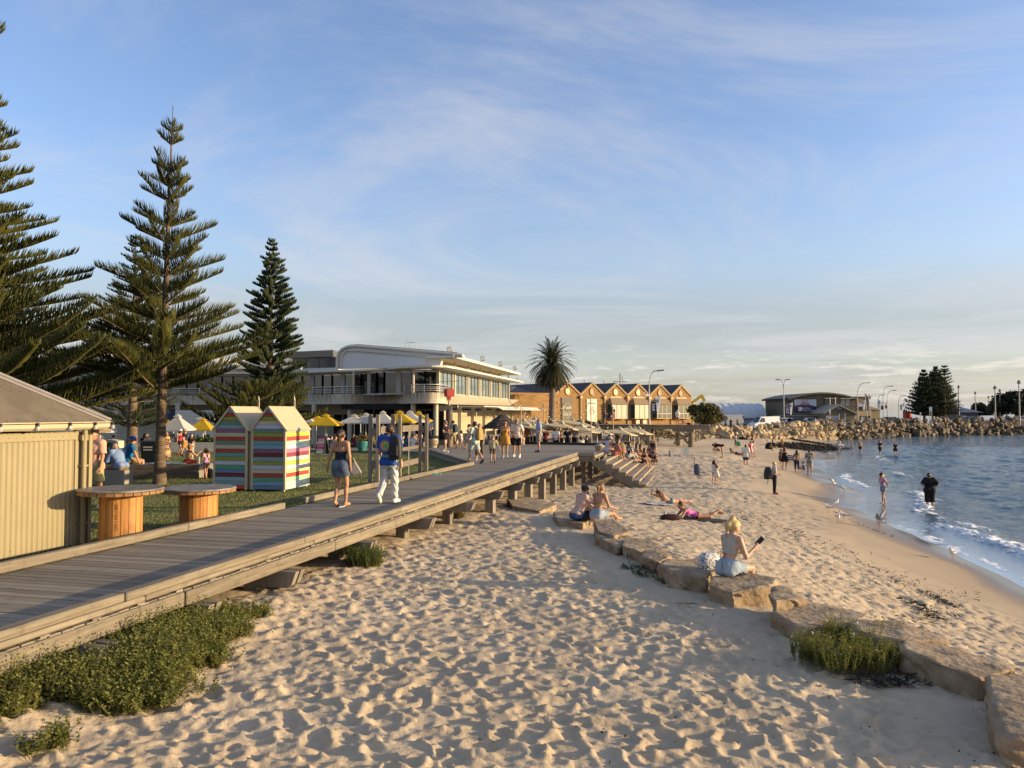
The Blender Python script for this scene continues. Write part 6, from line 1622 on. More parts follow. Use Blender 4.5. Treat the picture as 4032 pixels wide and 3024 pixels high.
b.bar((-1.2,0,z1-.7),(.5,0,z1+.5),.5,.4);b.bar((.4,0,z1+.6),(.9,0,z1-.4),.45,.4);b.tube([(-1.2,0,0),(-1.0,0,z1-.5)],.3,6);b.build('boom',mat('crane_yellow',(.60,.40,.02),.5),cr)
for px,top,lab,cross in((2443,1470,'fishing boat mast with crosstrees and rigging behind the gables',True),(2301,1495,'thin white mast behind the second gable',False),(2379,1495,'white radar mast behind the third gable',False),(2036,1486,'thin mast beside the restaurant roof',False)):
 t=thing('mast',lab,'boat mast',(fx(px,130),130,2.0));H=fz(top,130)-2.0;b=MB();b.tube([(0,0,0),(0,0,H)],.12 if cross else .08,6);
 if cross:
  b.bar((-1.2,0,H-1.4),(1.2,0,H-1.4),.1,.1);b.tube([(-1.0,0,0),(-1.0,0,H-1.3)],.07,5);b.tube([(.9,0,0),(.35,0,H-.5)],.05,5);b.tube([(0,0,H-.4),(2.2,0,H-4.2)],.03,4);b.box((.2,0,H-2.4),(.8,.3,.2))
 b.build('mast',mat('mast_grey',(.30,.31,.33),.6),t)
 # ---------------------------------------------------------------- lawn furniture, umbrellas, jetty and small things
honey=wood('honey_stave',(.36,.155,.040),(.56,.27,.085),'Z',.55,per_obj=.16)
honey_d=wood('flange_wood',(.22,.11,.045),(.38,.20,.085),'X',.7,per_obj=.15)
top_m=mat('drum_top',(.13,.115,.095),.4,col2=(.26,.23,.19),vscale=5,c2range=(.4,.6),spec=.5)
def drum_table(px,py,Y,r_top,r_bar,label,writing=None):
 p=atY(px,py,Y);h=p[2]-LAWN;t=thing('drum_table',label,'table',(p[0],p[1],LAWN),0,'cable drum tables on the lawn')
 b=MB();b.lathe([(r_top-.01,h-.035),(r_top,h-.03),(r_top,h-.006),(r_top-.012,h)],48);b.build('table_top',top_m,t)
 n=30
 for k in range(n):
  a0,a1=2*pi*k/n+.012,2*pi*(k+1)/n-.012;b=MB()
  q=[((r_top-.006)*cos(a),(r_top-.006)*sin(a)) for a in(a0,a1)]+[((r_top-.06)*cos(a),(r_top-.06)*sin(a)) for a in(a1,a0)]
  b.prism(q,'z',h-.085,h-.037);b.build('rim_block',honey_d,t)
 b=MB();b.lathe([(r_top-.05,h-.08),(r_top-.05,h-.04)],32);b.build('flange',honey_d,t)
 n=17
 for k in range(n):
  a0,a1=2*pi*k/n+.014,2*pi*(k+1)/n-.014;am=(a0+a1)/2;b=MB()
  q=[(r_bar*cos(a),r_bar*sin(a)) for a in(a0,am,a1)]+[((r_bar-.03)*cos(a),(r_bar-.03)*sin(a)) for a in(a1,a0)]
  b.prism(q,'z',.03,h-.085);st_=b.build('stave',honey,t)
  if writing and k==int(n*(math.atan2(-.95,.25)%(2*pi))/(2*pi)):
   text(writing,.062,mat('pencil',(.16,.075,.025),.8),t,((r_bar+.003)*cos(am),(r_bar+.003)*sin(am),h*.52),(R(90),R(-90),am+R(90)),extrude=.0006)
 b=MB();b.lathe([(r_bar-.035,.02),(r_bar-.035,h-.09)],24);b.build('core',mat('drum_core',(.05,.03,.015),.9),t)
 b=MB();b.lathe([(r_top*.96,0),(r_top*.96,.03)],32);b.build('base_flange',honey_d,t)
 return t
drum_table(478,1921,12.75,.645,.325,'nearer cable drum table with pencilled sizes on one stave, beside the kiosk','1250 x 600 x 880')
drum_table(783,1918,14.75,.675,.345,'farther cable drum table with a blotchy dark top, in front of the striped huts')
rail_w=wood('frame_rail',(.10,.08,.06),(.20,.165,.125),'Y');fo=loc2(-9.02,0,0);Ys=(21.7,23.55,25.6);pxs=(1475,1562,1668)
fr_=thing('timber_frame','grey timber frame of paired posts and rails standing beside the boardwalk','frame',atY(1475,1700,21.7)*NA([1,1,0])+NA([0,0,LAWN]))
fl=NA(fr_.location);fp=[atY(px,1700,Y)[:2]-fl[:2] for px,Y in zip(pxs,Ys)]
for q,(x,y) in enumerate(fp):
 for dx in(-.12,.10):
  b=MB();b.box((0,0,1.06),(.10,.16,2.12),bevel=.008);b.build('post',post_wood,fr_,(x+dx,y-dx*.3,0))
 for z in(1.62,.72):b=MB();b.box((x-.01,y,z),(.13,.10,.22));b.build('spacer',post_wood,fr_)
for(x0,y0),(x1,y1) in zip(fp[:-1],fp[1:]):
 for z,h in((1.68,.19),(1.06,.10),(.60,.17)):
  b=MB();b.bar((x0+.15,y0,z),(x1-.17,y1,z),.05,h);b.build('rail',rail_w,fr_)
xm,ym=(fp[1]+fp[2])/2+NA([-.05,-.08]);b=MB();b.tube([(xm,ym,0),(xm,ym,1.72)],.012,6);b.build('cable',galv,fr_)
for z in(1.70,.62):b=MB();b.lathe([(.0,-.06),(.045,-.035),(.06,0),(.045,.035),(0,.06)],12,(xm,ym,z));b.build('float',mat('grey_float',(.22,.23,.23),.4),fr_)
pa=atY(400,1880,25.7);t=thing('platform_seat','long low timber platform seat on the lawn behind the pine trunk','bench',(pa[0],25.7,LAWN-.0));Lp=atY(782,1880,25.7)[0]-pa[0]
bm_=wood('platform_timber',(.13,.105,.08),(.24,.195,.15),'X')
for k in range(4):b=MB();b.box((Lp/2,.02,.055+k*.098),(Lp,.04,.088),bevel=.004);b.build('face_board',bm_,t)
for k in range(9):b=MB();b.box((Lp/2,.10+k*.15,.415),(Lp,.138,.035));b.build('top_board',bm_,t)
b=MB();b.box((Lp-.01,.7,.2),(.03,1.36,.38));b.box((Lp/2,.7,.2),(Lp-.08,1.3,.36));b.build('end_panel',post_wood,t)
pa=atY(345,1910,23.3);t=thing('cube_seat','plain concrete block seat under the man in pale blue','seat',(pa[0]+.55,23.6,LAWN));b=MB();b.box((0,0,.22),(1.05,.60,.44),bevel=.015);b.build('block',mat('concrete',(.26,.235,.19),.9,var=.12,vscale=3),t)
pa=atY(425,1850,26.6);t=thing('bin_housing','grey double bin housing with arched cream openings','bin',(pa[0],26.6,LAWN));cg=mat('bin_grey',(.17,.165,.14),.6)
b=MB();b.box((-.2,0,.48),(.42,.5,.96));b.box((.2,0,.48),(.36,.5,.96));b.build('body',cg,t);b=MB();b.prism([(-.42,.96),(.40,.96),(.40,1.2),(.1,1.26),(-.42,1.22)],'y',-.27,.27);b.build('hood',mat('bin_cream',(.50,.45,.33),.6),t)
b=MB();b.prism([(-.36,.99),(-.04,.99),(-.06,1.10),(-.12,1.16),(-.28,1.16),(-.34,1.10)],'y',-.285,-.26);b.prism([(.06,.99),(.36,.99),(.36,1.15),(.06,1.15)],'y',-.285,-.26);b.build('mouth',mat('bin_mouth',(.10,.07,.03),.8),t)
b=MB();b.box((.0,-.26,.48),(.03,.03,.96));b.build('trim',cream,t)
pa=atY(607,1830,30);t=thing('wheelie_bin','black bin with pale lettering bands behind the pine trunk','bin',(pa[0]-.1,30,LAWN));b=MB();b.box((0,0,.55),(.52,.55,1.0),taper=(1.12,1.12));b.build('body',black_m,t);b=MB();b.box((0,0,1.07),(.60,.64,.06));b.build('lid',mat('bin_lid',(.05,.06,.05),.5),t);b=MB();b.box((-.02,-.30,.85),(.34,.02,.05));b.box((-.02,-.30,.75),(.34,.02,.04));b.build('band',white_p,t)
pa,pb2=atY(672,1800,40.5),atY(905,1800,40.5)
t=thing('planter_box','long pale board planter with green plants beside the cafe tables','planter',(pa[0],40.5,DECK))
for k in range(4):b=MB();b.box(((pb2[0]-pa[0])/2,0,.06+k*.125),(pb2[0]-pa[0],.05,.115));b.build('board',mat('pale_board',(.50,.47,.42),.7),t)
g=np.random.default_rng(12);V,Fc=leaf_cloud([(x,.3,.60) for x in LSP(1.2,2.6,6)],[.22]*6,900,.07,g);link('foliage',mesh_np('foliage',V,Fc,foliage_mat('planter_green',(.06,.11,.02),(.13,.18,.04),3,.2)),t)
def umbrella(px,py,Y,hw,edge_py,c,label,rz=.75,ground=1.95,group='cafe umbrellas by the restaurant',tilt=0.0,vent=True,fin=False):
 p=atY(px,py,Y);ze=atY(px,edge_py,Y)[2];r_=hw/F*Y;t=thing('umbrella',label,'umbrella',(p[0],Y,ground),0,group);H=p[2]-ground;He=ze-ground
 M=Matrix.Rotation(tilt,3,'Y')@Matrix.Rotation(rz,3,'Z')
 V,Fc=[],[];n=6;rc=r_*1.0
 C=Vector((0,0,H))
 cor=[M@Vector((rc*cos(R(90)*k),rc*sin(R(90)*k),0)) for k in range(4)]
 b=MB()
 def P_(k,u,f):
  a,c_=cor[k],cor[(k+1)%4];e=a+(c_-a)*f;sag=.02*r_*sin(pi*u)+.03*r_*sin(pi*f)*u
  return C+Vector((e.x*u,e.y*u,-(H-He)*u+e.z*u-sag*.6))
 for k in range(4):
  vs=[P_(k,u,f) for u in LSP(.03,1,n) for f in LSP(0,1,n)]
  b.add(vs,[(i*n+j,(i+1)*n+j,(i+1)*n+j+1,i*n+j+1) for i in range(n-1) for j in range(n-1)],0,False)
  va=[P_(k,1,f) for f in LSP(0,1,n)];vb=[v+Vector((0,0,-.07)) for v in va]
  b.add(va+vb,[(j,j+1,n+j+1,n+j) for j in range(n-1)])
 b.build('canopy',c,t)
 if vent:
  b=MB();s_=.26;q=[C+Vector((cor[k].x*s_,cor[k].y*s_,-(H-He)*s_*.75+.05)) for k in range(4)];b.add([C+Vector((0,0,.07))]+q,[(0,1,2),(0,2,3),(0,3,4),(0,4,1)]);b.build('vent',c,t)
 if fin:
  b=MB()
  for k in range(4):
   q=[C+Vector((cor[k].x*.0,cor[k].y*.0,-.02)),C+Vector((cor[k].x*.20,cor[k].y*.20,-.06)),C+Vector((cor[(k+1)%4].x*.2,cor[(k+1)%4].y*.2,-.06)),C+Vector((.02,.02,.20))]
   b.add(q,[(3,1,2)])
  b.build('peak',c,t)
 b=MB();b.tube([(-.02*H*sin(tilt),0,0),(0,0,H+.06)],.028,8);b.build('pole',mat('umbrella_pole',(.62,.57,.46),.5),t)
 for k in range(4):
  b=MB();b.tube([C+Vector((0,0,-.5)),P_(k,.55,0)-Vector((0,0,.02))],.012,4);b.build('strut',MATS['umbrella_pole'],t)
 b=MB();b.lathe([(.28,0),(.28,.06),(.05,.09)],12);b.build('base',galv,t)
 return t
def cloth(name,c,tr=.35):
 m=mat(name,c,.8,var=.04,vscale=3);n,l=nt(m)
 if not any(x.type=='BSDF_TRANSLUCENT' for x in n):
  b=n['Principled BSDF'];t=n.new('ShaderNodeBsdfTranslucent');t.inputs['Color'].default_value=(*c,1);mx=n.new('ShaderNodeMixShader');mx.inputs[0].default_value=tr
  l.new(b.outputs[0],mx.inputs[1]);l.new(t.outputs[0],mx.inputs[2]);l.new(mx.outputs[0],n['Material Output'].inputs['Surface'])
 return m
yel,whi,crm=cloth('yellow_canvas',(.72,.47,.02)),cloth('white_canvas',(.66,.63,.57)),cloth('cream_canvas',(.50,.41,.25),.12)
umbrella(1283,1633,46,82,1671,yel,'big yellow umbrella nearest the striped huts')
umbrella(1395,1634,50,72,1663,whi,'white umbrella right of the big yellow one');umbrella(1441,1629,48,68,1663,whi,'white umbrella left of the timber frame')
umbrella(1420,1630,54,45,1652,yel,'small yellow umbrella top showing between two white ones',vent=False);umbrella(1508,1621,46,66,1662,whi,'white umbrella behind the head of the man in blue')
umbrella(1574,1620,47.5,82,1660,yel,'yellow umbrella behind the middle posts of the timber frame');umbrella(1614,1620,49.5,78,1658,whi,'white umbrella between two yellow ones at the frame');umbrella(1648,1622,51.5,70,1656,yel,'yellow umbrella behind the right posts of the timber frame')
umbrella(1215,1640,50,34,1660,whi,'white umbrella edge peeping beside the right hut');umbrella(1246,1634,52,48,1656,yel,'yellow umbrella behind the big yellow one')
umbrella(700,1634,41.5,74,1692,whi,'wide grey white umbrella right of the pine trunk',tilt=-.05);umbrella(800,1650,43,72,1690,yel,'yellow umbrella left of the striped huts')
umbrella(660,1655,47,38,1676,yel,'pale yellow umbrella top behind the wide white one');umbrella(684,1655,49,36,1676,whi,'small white umbrella top behind the wide one');umbrella(766,1652,46,34,1672,whi,'bright white umbrella top above the yellow one');umbrella(808,1636,52,42,1650,whi,'white umbrella under the pine boughs')
umbrella(395,1667,44,62,1698,whi,'white umbrella beside the kiosk downpipe')
CG='cream umbrellas on the sand before the gabled building'
for i,(px,py,Y,hw,dy,lab) in enumerate(((2062,1655,51,58,20,'cream umbrella beside the thatched one'),(2105,1650,55,62,20,'cream umbrella with a tall pole behind the man in white'),(2098,1672,50.5,66,20,'cream umbrella low behind the couple in white and orange'),(2150,1668,53,68,24,'cream umbrella behind the man in the blue shirt'),(2210,1666,51.5,82,22,'broad pale umbrella right of the man in the blue shirt'),(2252,1652,57,70,24,'cream umbrella in front of the brown cafe sign'),(2288,1676,52.5,78,26,'cream umbrella sloping down below the cafe poster'),(2290,1660,59,66,22,'cream umbrella before the cream poster'),(2352,1682,54,72,26,'cream umbrella behind the woman draped in a towel'),(2440,1688,57,74,26,'left cream umbrella of the row by the jetty posts'),(2478,1682,60,62,26,'second cream umbrella of the row by the jetty posts'),(2498,1684,63,60,26,'third cream umbrella of the row by the jetty posts'),(2516,1686,66,56,26,'last cream umbrella of the row by the jetty posts'))):
 umbrella(px,py,Y,hw*1.12,py+dy*.62,crm,lab,rz=.35+.1*(i%3),ground=1.35,group=CG,tilt=.13+.02*(i%3),vent=False,fin=True)
p=atY(1978,1629,50);t=thing('thatched_umbrella','dark thatched umbrella with layered straw','umbrella',(p[0],50,1.4));th_m=mat('thatch',(.035,.028,.024),.95,col2=(.085,.065,.05),vscale=5,stretch=(1,1,.3),bump=1,bscale=26)
for k in range(5):
 r0,r1_=.10+.26*k,.42+.26*k;z0=p[2]-1.4-.17*k;b=MB();n=44;gg=np.random.default_rng(k)
 vs=[(r0*.8*cos(6.283*j/n),r0*.8*sin(6.283*j/n),z0) for j in range(n)]+[((r1_+.03*(j%2))*cos(6.283*j/n),(r1_+.03*(j%2))*sin(6.283*j/n),z0-.25-gg.uniform(0,.05)) for j in range(n)]
 b.add(vs,[(j,(j+1)%n,n+(j+1)%n,n+j) for j in range(n)]);b.build('thatch_tier',th_m,t)
b=MB();b.tube([(0,0,0),(0,0,p[2]-1.45)],.05,8);b.build('pole',post_wood,t)
tab_m=mat('cafe_table',(.10,.075,.055),.6)
def cafe_table(px,Y,g0,label,rz=0.2):
 x=fx(px,Y);t=thing('cafe_table',label,'table',(x,Y,g0),rz,'cafe tables')
 for k in range(4):b=MB();b.box((0,-.27+k*.18,.73),(1.5,.165,.035));b.build('top_board',tab_m,t)
 for sx in(-.55,.55):
  b=MB();b.bar((sx,-.33,0),(sx,.1,.71),.05,.05);b.bar((sx,.33,0),(sx,-.1,.71),.05,.05);b.build('leg',black_m,t)
 for sy in(-.65,.65):b=MB();b.box((0,sy,.43),(1.5,.26,.04));b.box((-.5,sy,.21),(.05,.2,.42));b.box((.5,sy,.21),(.05,.2,.42));b.build('bench',tab_m,t)
for px,Y,lab in((1270,45.2,'cafe table under the big yellow umbrella'),(1360,46.5,'cafe table behind the woman in the denim skirt'),(1440,47.5,'cafe table beside the large turquoise pot'),(1530,45.5,'cafe table behind the man in the blue shirt with a pack'),(1610,46.5,'cafe table seen through the timber frame'),(700,45.2,'cafe table under the wide white umbrella'),(790,44.8,'cafe table under the yellow umbrella left of the huts'),(420,45.5,'cafe table near the kiosk')):
 cafe_table(px,Y,1.96,lab)
pot_t=mat('turquoise_glaze',(.035,.17,.17),.15,col2=(.07,.22,.20),vscale=3,spec=.7);pot_g=mat('green_glaze',(.10,.19,.15),.25,spec=.6)
def pot(px,pyb,h_px,w_px,m,label,fol,n=700,taper=.72,square=False):
 p=at(px,pyb,DECK);k=p[1]/F;t=thing('plant_pot',label,'plant pot',p);h,r_=h_px*k,w_px*k/2
 b=MB();b.lathe([(r_*taper*.9,0),(r_*taper,.02),(r_*.95,h*.6),(r_,h*.92),(r_*1.04,h),(r_*.9,h),(r_*.86,h*.9),(0,h*.88)],24 if not square else 4);b.build('pot',m,t)
 g=np.random.default_rng(int(px));V,Fc=leaf_cloud([(g.normal(0,r_*.45),g.normal(0,r_*.4),h+r_*g.uniform(.25,.85)) for _ in range(9)],[r_*.5]*9,n,.045,g);link('foliage',mesh_np('foliage',V,Fc,fol),t)
dry=foliage_mat('pot_plant',(.09,.085,.02),(.20,.15,.045),4,.2)
pot(1426,1776,38,44,pot_t,'large round turquoise glazed pot with a bushy plant',dry);pot(1277,1786,34,30,pot_g,'pale green tapered pot by the sandwich board',dry,450,.6);pot(1490,1762,24,30,pot_g,'small planter behind the left posts of the timber frame',foliage_mat('planter_green',(.06,.11,.02),(.13,.18,.04),3,.2),350)
p=at(1703,1763,DECK);t=thing('barrel_planter','half wine barrel planter at the foot of the restaurant column','planter',p)
for k in range(18):
 a0,a1=6.2832*k/18+.01,6.2832*(k+1)/18-.01;b=MB()
 for z0,z1,ra,rb in((0,.28,.25,.30),(.28,.56,.30,.29)):
  b.add([(ra*cos(a),ra*sin(a),z0) for a in(a0,a1)]+[(rb*cos(a),rb*sin(a),z1) for a in(a1,a0)],[(0,1,2,3)])
 b.build('stave',wood('barrel_stave',(.20,.145,.09),(.32,.24,.15),'Z',.7),t)
for z in(.06,.30,.48):b=MB();b.lathe([(.265+.035*sin(z*3.3),z-.02),(.268+.035*sin(z*3.3),z+.02)],24);b.build('hoop',galv,t)
g=np.random.default_rng(2);V,Fc=leaf_cloud([(g.normal(0,.13),g.normal(0,.13),.6) for _ in range(5)],[.12]*5,260,.05,g);link('foliage',mesh_np('foliage',V,Fc,darkleaf),t)
p=at(1258,1788,DECK);t=thing('sandwich_board','leaning sandwich board with a pink and cream poster','sign',p,-.35)
b=MB();b.bar((0,0,0),(0,.22,.88),.52,.03,up=(0,-1,.3));b.bar((0,.5,0),(0,.24,.88),.5,.03,up=(0,1,.3));b.build('board',mat('board_black',(.03,.028,.026),.6),t)
b=MB();rr=[(.03,.16),(.17,.26),(.27,.34),(.35,.5),(.52,.62),(.64,.74),(.75,.84)]
for i,(z0,z1) in enumerate(rr):b.add([(-.2,z0*.25-.022,z0),(.2,z0*.25-.022,z0),(.2,z1*.25-.022,z1),(-.2,z1*.25-.022,z1)],[(0,1,2,3)],i%4)
b.build('poster',[mat('poster_pale',(.74,.66,.56),.6),mat('poster_peach',(.72,.40,.26),.6),mat('poster_magenta',(.55,.07,.20),.6),mat('poster_coral',(.66,.22,.16),.6)],t)
p=atY(1284,1735,44.5);t=thing('menu_stand','small white menu stand under the big yellow umbrella','sign',(p[0],44.5,1.96));b=MB();b.tube([(0,0,0),(0,0,1.15)],.02,6);b.build('post',black_m,t);b=MB();b.box((0,-.02,1.28),(.16,.02,.22));b.build('sheet',white_p,t)
p=at(1768,1760,DECK);t=thing('marker_pile','thick weathered pile carrying a red box beacon on a post','beacon',p)
b=MB();zp=atY(0,1612,p[1])[2]-DECK;b.tube([(0,0,0),(.02,0,zp*.5),(0,0,zp)],[.25,.23,.20],14);b.build('pile',mat('old_pile',(.10,.075,.055),.9,col2=(.22,.165,.11),vscale=2,stretch=(4,4,.6),bump=1,bscale=8),t)
b=MB();z0=zp;b.box((-.05,0,z0+.07),(.42,.36,.30));b.build('pile_cap',post_wood,t);zt=atY(0,1562,p[1])[2]-DECK;zz=atY(0,1533,p[1])[2]-DECK
b=MB();b.tube([(0,0,z0),(0,0,zt)],.055,8);b.build('post',mat('tan_post',(.42,.33,.22),.7),t)
red_b=mat('beacon_box_red',(.34,.03,.022),.6);b=MB();b.box((0,0,(zt+zz)/2),(.44,.44,zz-zt),rz=.5,taper=(1.12,1.12));b.box((0,0,zt-.1),(.16,.16,.22),rz=.5)
for k in range(6):
 for s_ in(-1,1):q=Matrix.Rotation(.5,3,'Z')@Vector((-.2+k*.08,s_*.23,zz+.03));b.box(q,(.03,.03,.07))
b.build('beacon_box',red_b,t)
b=MB();b.tube([(-.9,-.1,zz+.45),(.6,.1,zz+.5)],.015,5);b.build('vane',mat('vane_green',(.08,.14,.10),.6),t)
lp=[(2052,1586,48.6),(2141,1588,53),(2331,1566,50),(2418,1605,55),(2217,1585,56)]
tips=[]
for i,(px,py,Y) in enumerate(lp):
 p=atY(px,py,Y);t=thing('light_pole',('thin tan pole by the thatched umbrella','thin pole before the gabled building wing','tall thin pole before the cream poster','thin pole leaning before the first window bay','thin pole beside the brown cafe sign')[i],'pole',(p[0],Y,1.3),0,'poles carrying light strings')
 b=MB();b.tube([(0,0,0),(-.1 if i in(2,3) else 0,0,p[2]-1.3)],.032,6);b.build('pole',mat('tan_post',(.42,.33,.22),.7),t);tips.append(Vector(p)+Vector((-.1 if i in(2,3) else 0,0,0)))
t=thing('string_light','festoon bulbs strung between thin poles above the cream umbrellas','string lights',tips[0])
b=MB();bb=[]
for a,c,sag in((tips[0],tips[1],1.1),(tips[1],tips[4],1.2),(tips[4],tips[2],1.3),(tips[2],tips[3],2.0),(tips[0],Vector(atY(2000,1560,52)),.5)):
 pts=[a+(c-a)*u-Vector((0,0,sag*4*u*(1-u)))-tips[0] for u in LSP(0,1,13)];b.tube(pts,.012,4);bb+=pts[1:-1]
b.build('cable',black_m,t);bl=MB();bl.lathe([(0,0),(.03,-.02),(.04,-.06),(0,-.1)],8);blm=bl.mesh('bulb',mat('bulb_white',(.85,.82,.74),.3))
for p in bb:link('bulb',blm,t,p)
JA,JB=NA([fx(2335,74),74.0]),NA([fx(2795,71),71.0]);jz=3.42
jt=thing('jetty','old grey timber jetty on piles in front of the gabled building','jetty',(JA[0],JA[1],0));jd=JB-JA;jl=np.hypot(*jd);je=jd/jl;jn=NA([-je[1],je[0]])
def J(s,o,z):q=je*s+jn*o;return(q[0],q[1],z)
jw=wood('jetty_timber',(.17,.125,.08),(.34,.26,.16),'Y');jp=wood('jetty_pile',(.15,.115,.075),(.30,.235,.15),'Z')
for k in range(int(jl/.25)):b=MB();b.bar(J(.125+k*.25,-.1,jz-.04),J(.125+k*.25,3.0,jz-.04),.235,.07);b.build('deck_board',jw,jt)
for o in(0,1.45,2.9):
 for a,c in((0,jl*.52),(jl*.52,jl)):b=MB();b.bar(J(a+.02,o,jz-.28),J(c-.02,o,jz-.26),.26,.30);b.build('beam',jw,jt)
def pile(s,o,r_=.25):
 q=NA(J(s,o,0))+NA([JA[0],JA[1],0]);g0=float(hbase(q[0],q[1]))-.4;b=MB();b.tube([J(s,o,g0),J(s+.02,o,(g0+jz)/2),J(s,o,jz-.4)],[r_*1.05,r_,r_*.95],12);b.build('pile',jp,jt);return g0+.4
sp=lambda px,Y=71.6:(fx(px,Y)-JA[0])/je[0]
for px in(2350,2425,2470,2560):pile(sp(px),.0);pile(sp(px),2.9)
g1=pile(sp(2718),-.05);g2=pile(sp(2668),1.6)
for a,c in(((sp(2668),-.25,jz-.6),(sp(2718),-.25,g1+.1)),((sp(2655),-.30,g1+.3),(sp(2716),-.30,jz-.6)),((sp(2520),.0,jz-.6),(sp(2556),.0,1.5)),((sp(2510),.05,1.5),(sp(2550),.05,jz-.6)),((sp(2385),0,1.6),(sp(2422),0,jz-.6))):b=MB();b.bar(J(*a),J(*c),.10,.20);b.build('brace',jw,jt)
b=MB();b.bar(J(sp(2650),-.1,jz-.5),J(sp(2725),-.1,jz-.5),.2,.25);b.build('cross_head',jw,jt)
for i,(px,top,bot,Y) in enumerate(((2590,1706,1745,78),(2661,1703,1748,77),(2713,1700,1735,84),(2740,1690,1733,86),(2750,1690,1730,88),(2761,1690,1730,90),(2771,1690,1726,92),(2777,1690,1723,94),(2730,1690,1735,85))):
 p=atY(px,bot,Y);H=atY(px,top,Y)[2]-p[2];t=thing('fence_post',('thin square post standing alone left of the jetty brace' if i==0 else 'thin square post just left of the braced jetty pile' if i==1 else 'slim timber fence post, %s of the row counted from the left'%('','','first','third','fourth','fifth','sixth','last','second')[i]),'post',p,0,'fence posts by the jetty' if i>1 else None);b=MB();b.box((0,0,H/2-.3),(.15,.15,H+.6));b.build('post',jp,t)
bush('scrub','dry scrub on the dune under the jetty','shrub',(fx(2560,84),84,float(hbase(fx(2560,84),84))-.1),2.6,1.3,1500,.13,foliage_mat('dune_scrub',(.10,.085,.035),(.20,.155,.07),1.2,.1),21,12,trunk=False,elong=1.6)
bush('scrub','dark low scrub in front of the gabled building poster','shrub',(fx(2330,90),90,2.7),2.2,1.0,1200,.13,darkleaf,22,10,trunk=False,elong=1.6)
def soft(name,label,cat,loc,parts,rz=0.0):
 t=thing(name,label,cat,loc,rz)
 for nm,b,m in parts:b.build(nm,m,t)
 return t
def bagshape(w,d,h,puff=.25,n=14,rows=9):
 b=MB();pr=[]
 vs,fs=[],[]
 for i in range(rows):
  u=i/(rows-1);k=(1-puff+puff*sin(pi*min(1,u*.8+.25)))*(1-.35*max(0,u-.75)/.25)
  for j in range(n):
   a=2*pi*j/n;cx_,sx_=cos(a),sin(a)
   vs.append((w/2*k*math.copysign(abs(cx_)**.6,cx_),d/2*k*math.copysign(abs(sx_)**.6,sx_),h*u))
 for i in range(rows-1):
  for j in range(n):fs.append((i*n+j,i*n+(j+1)%n,(i+1)*n+(j+1)%n,(i+1)*n+j))
 b.add(vs,fs,0,True);b.add(vs[-n:],[tuple(range(n))],0);return b
blk=mat('black_nylon',(.010,.010,.011),.55,bump=.3,bscale=30)
p=on_sand(2292,2068)
b=bagshape(.42,.30,.62);h_=MB();h_.tube([(-.07,-.02,.58),(-.05,-.02,.68),(.05,-.02,.68),(.07,-.02,.58)],.012,5);pk_=MB();pk_.box((0,-.17,.22),(.28,.09,.30),bevel=.035)
soft('backpack','bulging black backpack standing on the sand beside the seated women','backpack',p,(('body',b,blk),('pocket',pk_,blk),('handle',h_,blk)),.2)
spot=bpy.data.materials.new('leopard_cloth');spot.use_nodes=True;n,l=nt(spot);tx=n.new('ShaderNodeTexCoord');vo=n.new('ShaderNodeTexVoronoi');vo.inputs['Scale'].default_value=34;l.new(tx.outputs['Object'],vo.inputs['Vector']);rp_=n.new('ShaderNodeValToRGB');rp_.color_ramp.interpolation='CONSTANT'
rp_.color_ramp.elements[0].color=(.03,.03,.04,1);rp_.color_ramp.elements[1].position=.42;rp_.color_ramp.elements[1].color=(.60,.60,.60,1);l.new(vo.outputs['Distance'],rp_.inputs[0]);l.new(rp_.outputs[0],n['Principled BSDF'].inputs['Base Color'])
p=at(2792,2238,2.08);b=bagshape(.36,.20,.25,.12);h_=MB();h_.tube([(-.10,0,.24),(-.16,-.03,.20),(-.20,-.05,.10),(-.15,-.1,.06)],.014,5);soft('tote_bag','white tote bag with black spots slumped on the limestone block','bag',p,(('body',b,spot),('handle',h_,spot)),.3)
def thongs(px,py,z,label,m,L1=.26,rz=(0.3,.9),loc=None):
 p=loc if loc is not None else(on_sand(px,py) if z is None else at(px,py,z));t=thing('sandals',label,'sandals',p+NA([0,0,.012]))
 for k,r_ in enumerate(rz):
  M=Matrix.Rotation(r_,3,'Z');b=MB();o=Vector((.06*k-.03,.09*k,.018*k));q=[(L1*.5*cos(a),(.042+.012*cos(a))*sin(a)) for a in LSP(0,6.283,15)[:-1]]
  b.add([M@Vector((x,y,0))+o for x,y in q]+[M@Vector((x,y,.016))+o for x,y in q],[tuple(range(13,-1,-1)),tuple(range(14,28))]+[(i,(i+1)%14,14+(i+1)%14,14+i) for i in range(14)]);sl=b.build('sole',m,t)
  b=MB()
  for s_ in(-1,1):b.tube([M@Vector((L1*.27,0,.016))+o,M@Vector((L1*.13,s_*.025,.05))+o,M@Vector((-.01,s_*.043,.014))+o],.006,5)
  b.build('strap',m,sl)
thongs(2925,2268,2.10,'dark sandals on the limestone beside the blonde woman',mat('sandal_dark',(.045,.035,.03),.6));thongs(2196,2042,None,'black sandals lying on the sand left of the backpack',black_m)
p=on_sand(2490,2195);b=MB();g=np.random.default_rng(6)
for k in range(7):a=g.uniform(0,6.28);b.tube([(g.normal(0,.07),g.normal(0,.05),.01),(.12*cos(a),.07*sin(a),.05+.04*g.random()),(.2*cos(a+.6),.12*sin(a+.6),.01)],[.02,.03,.012],6)
soft('netting','pale tangle of cloth and netting half buried before the limestone','netting',p,(('cloth',b,mat('pale_netting',(.40,.37,.33),.8)),))
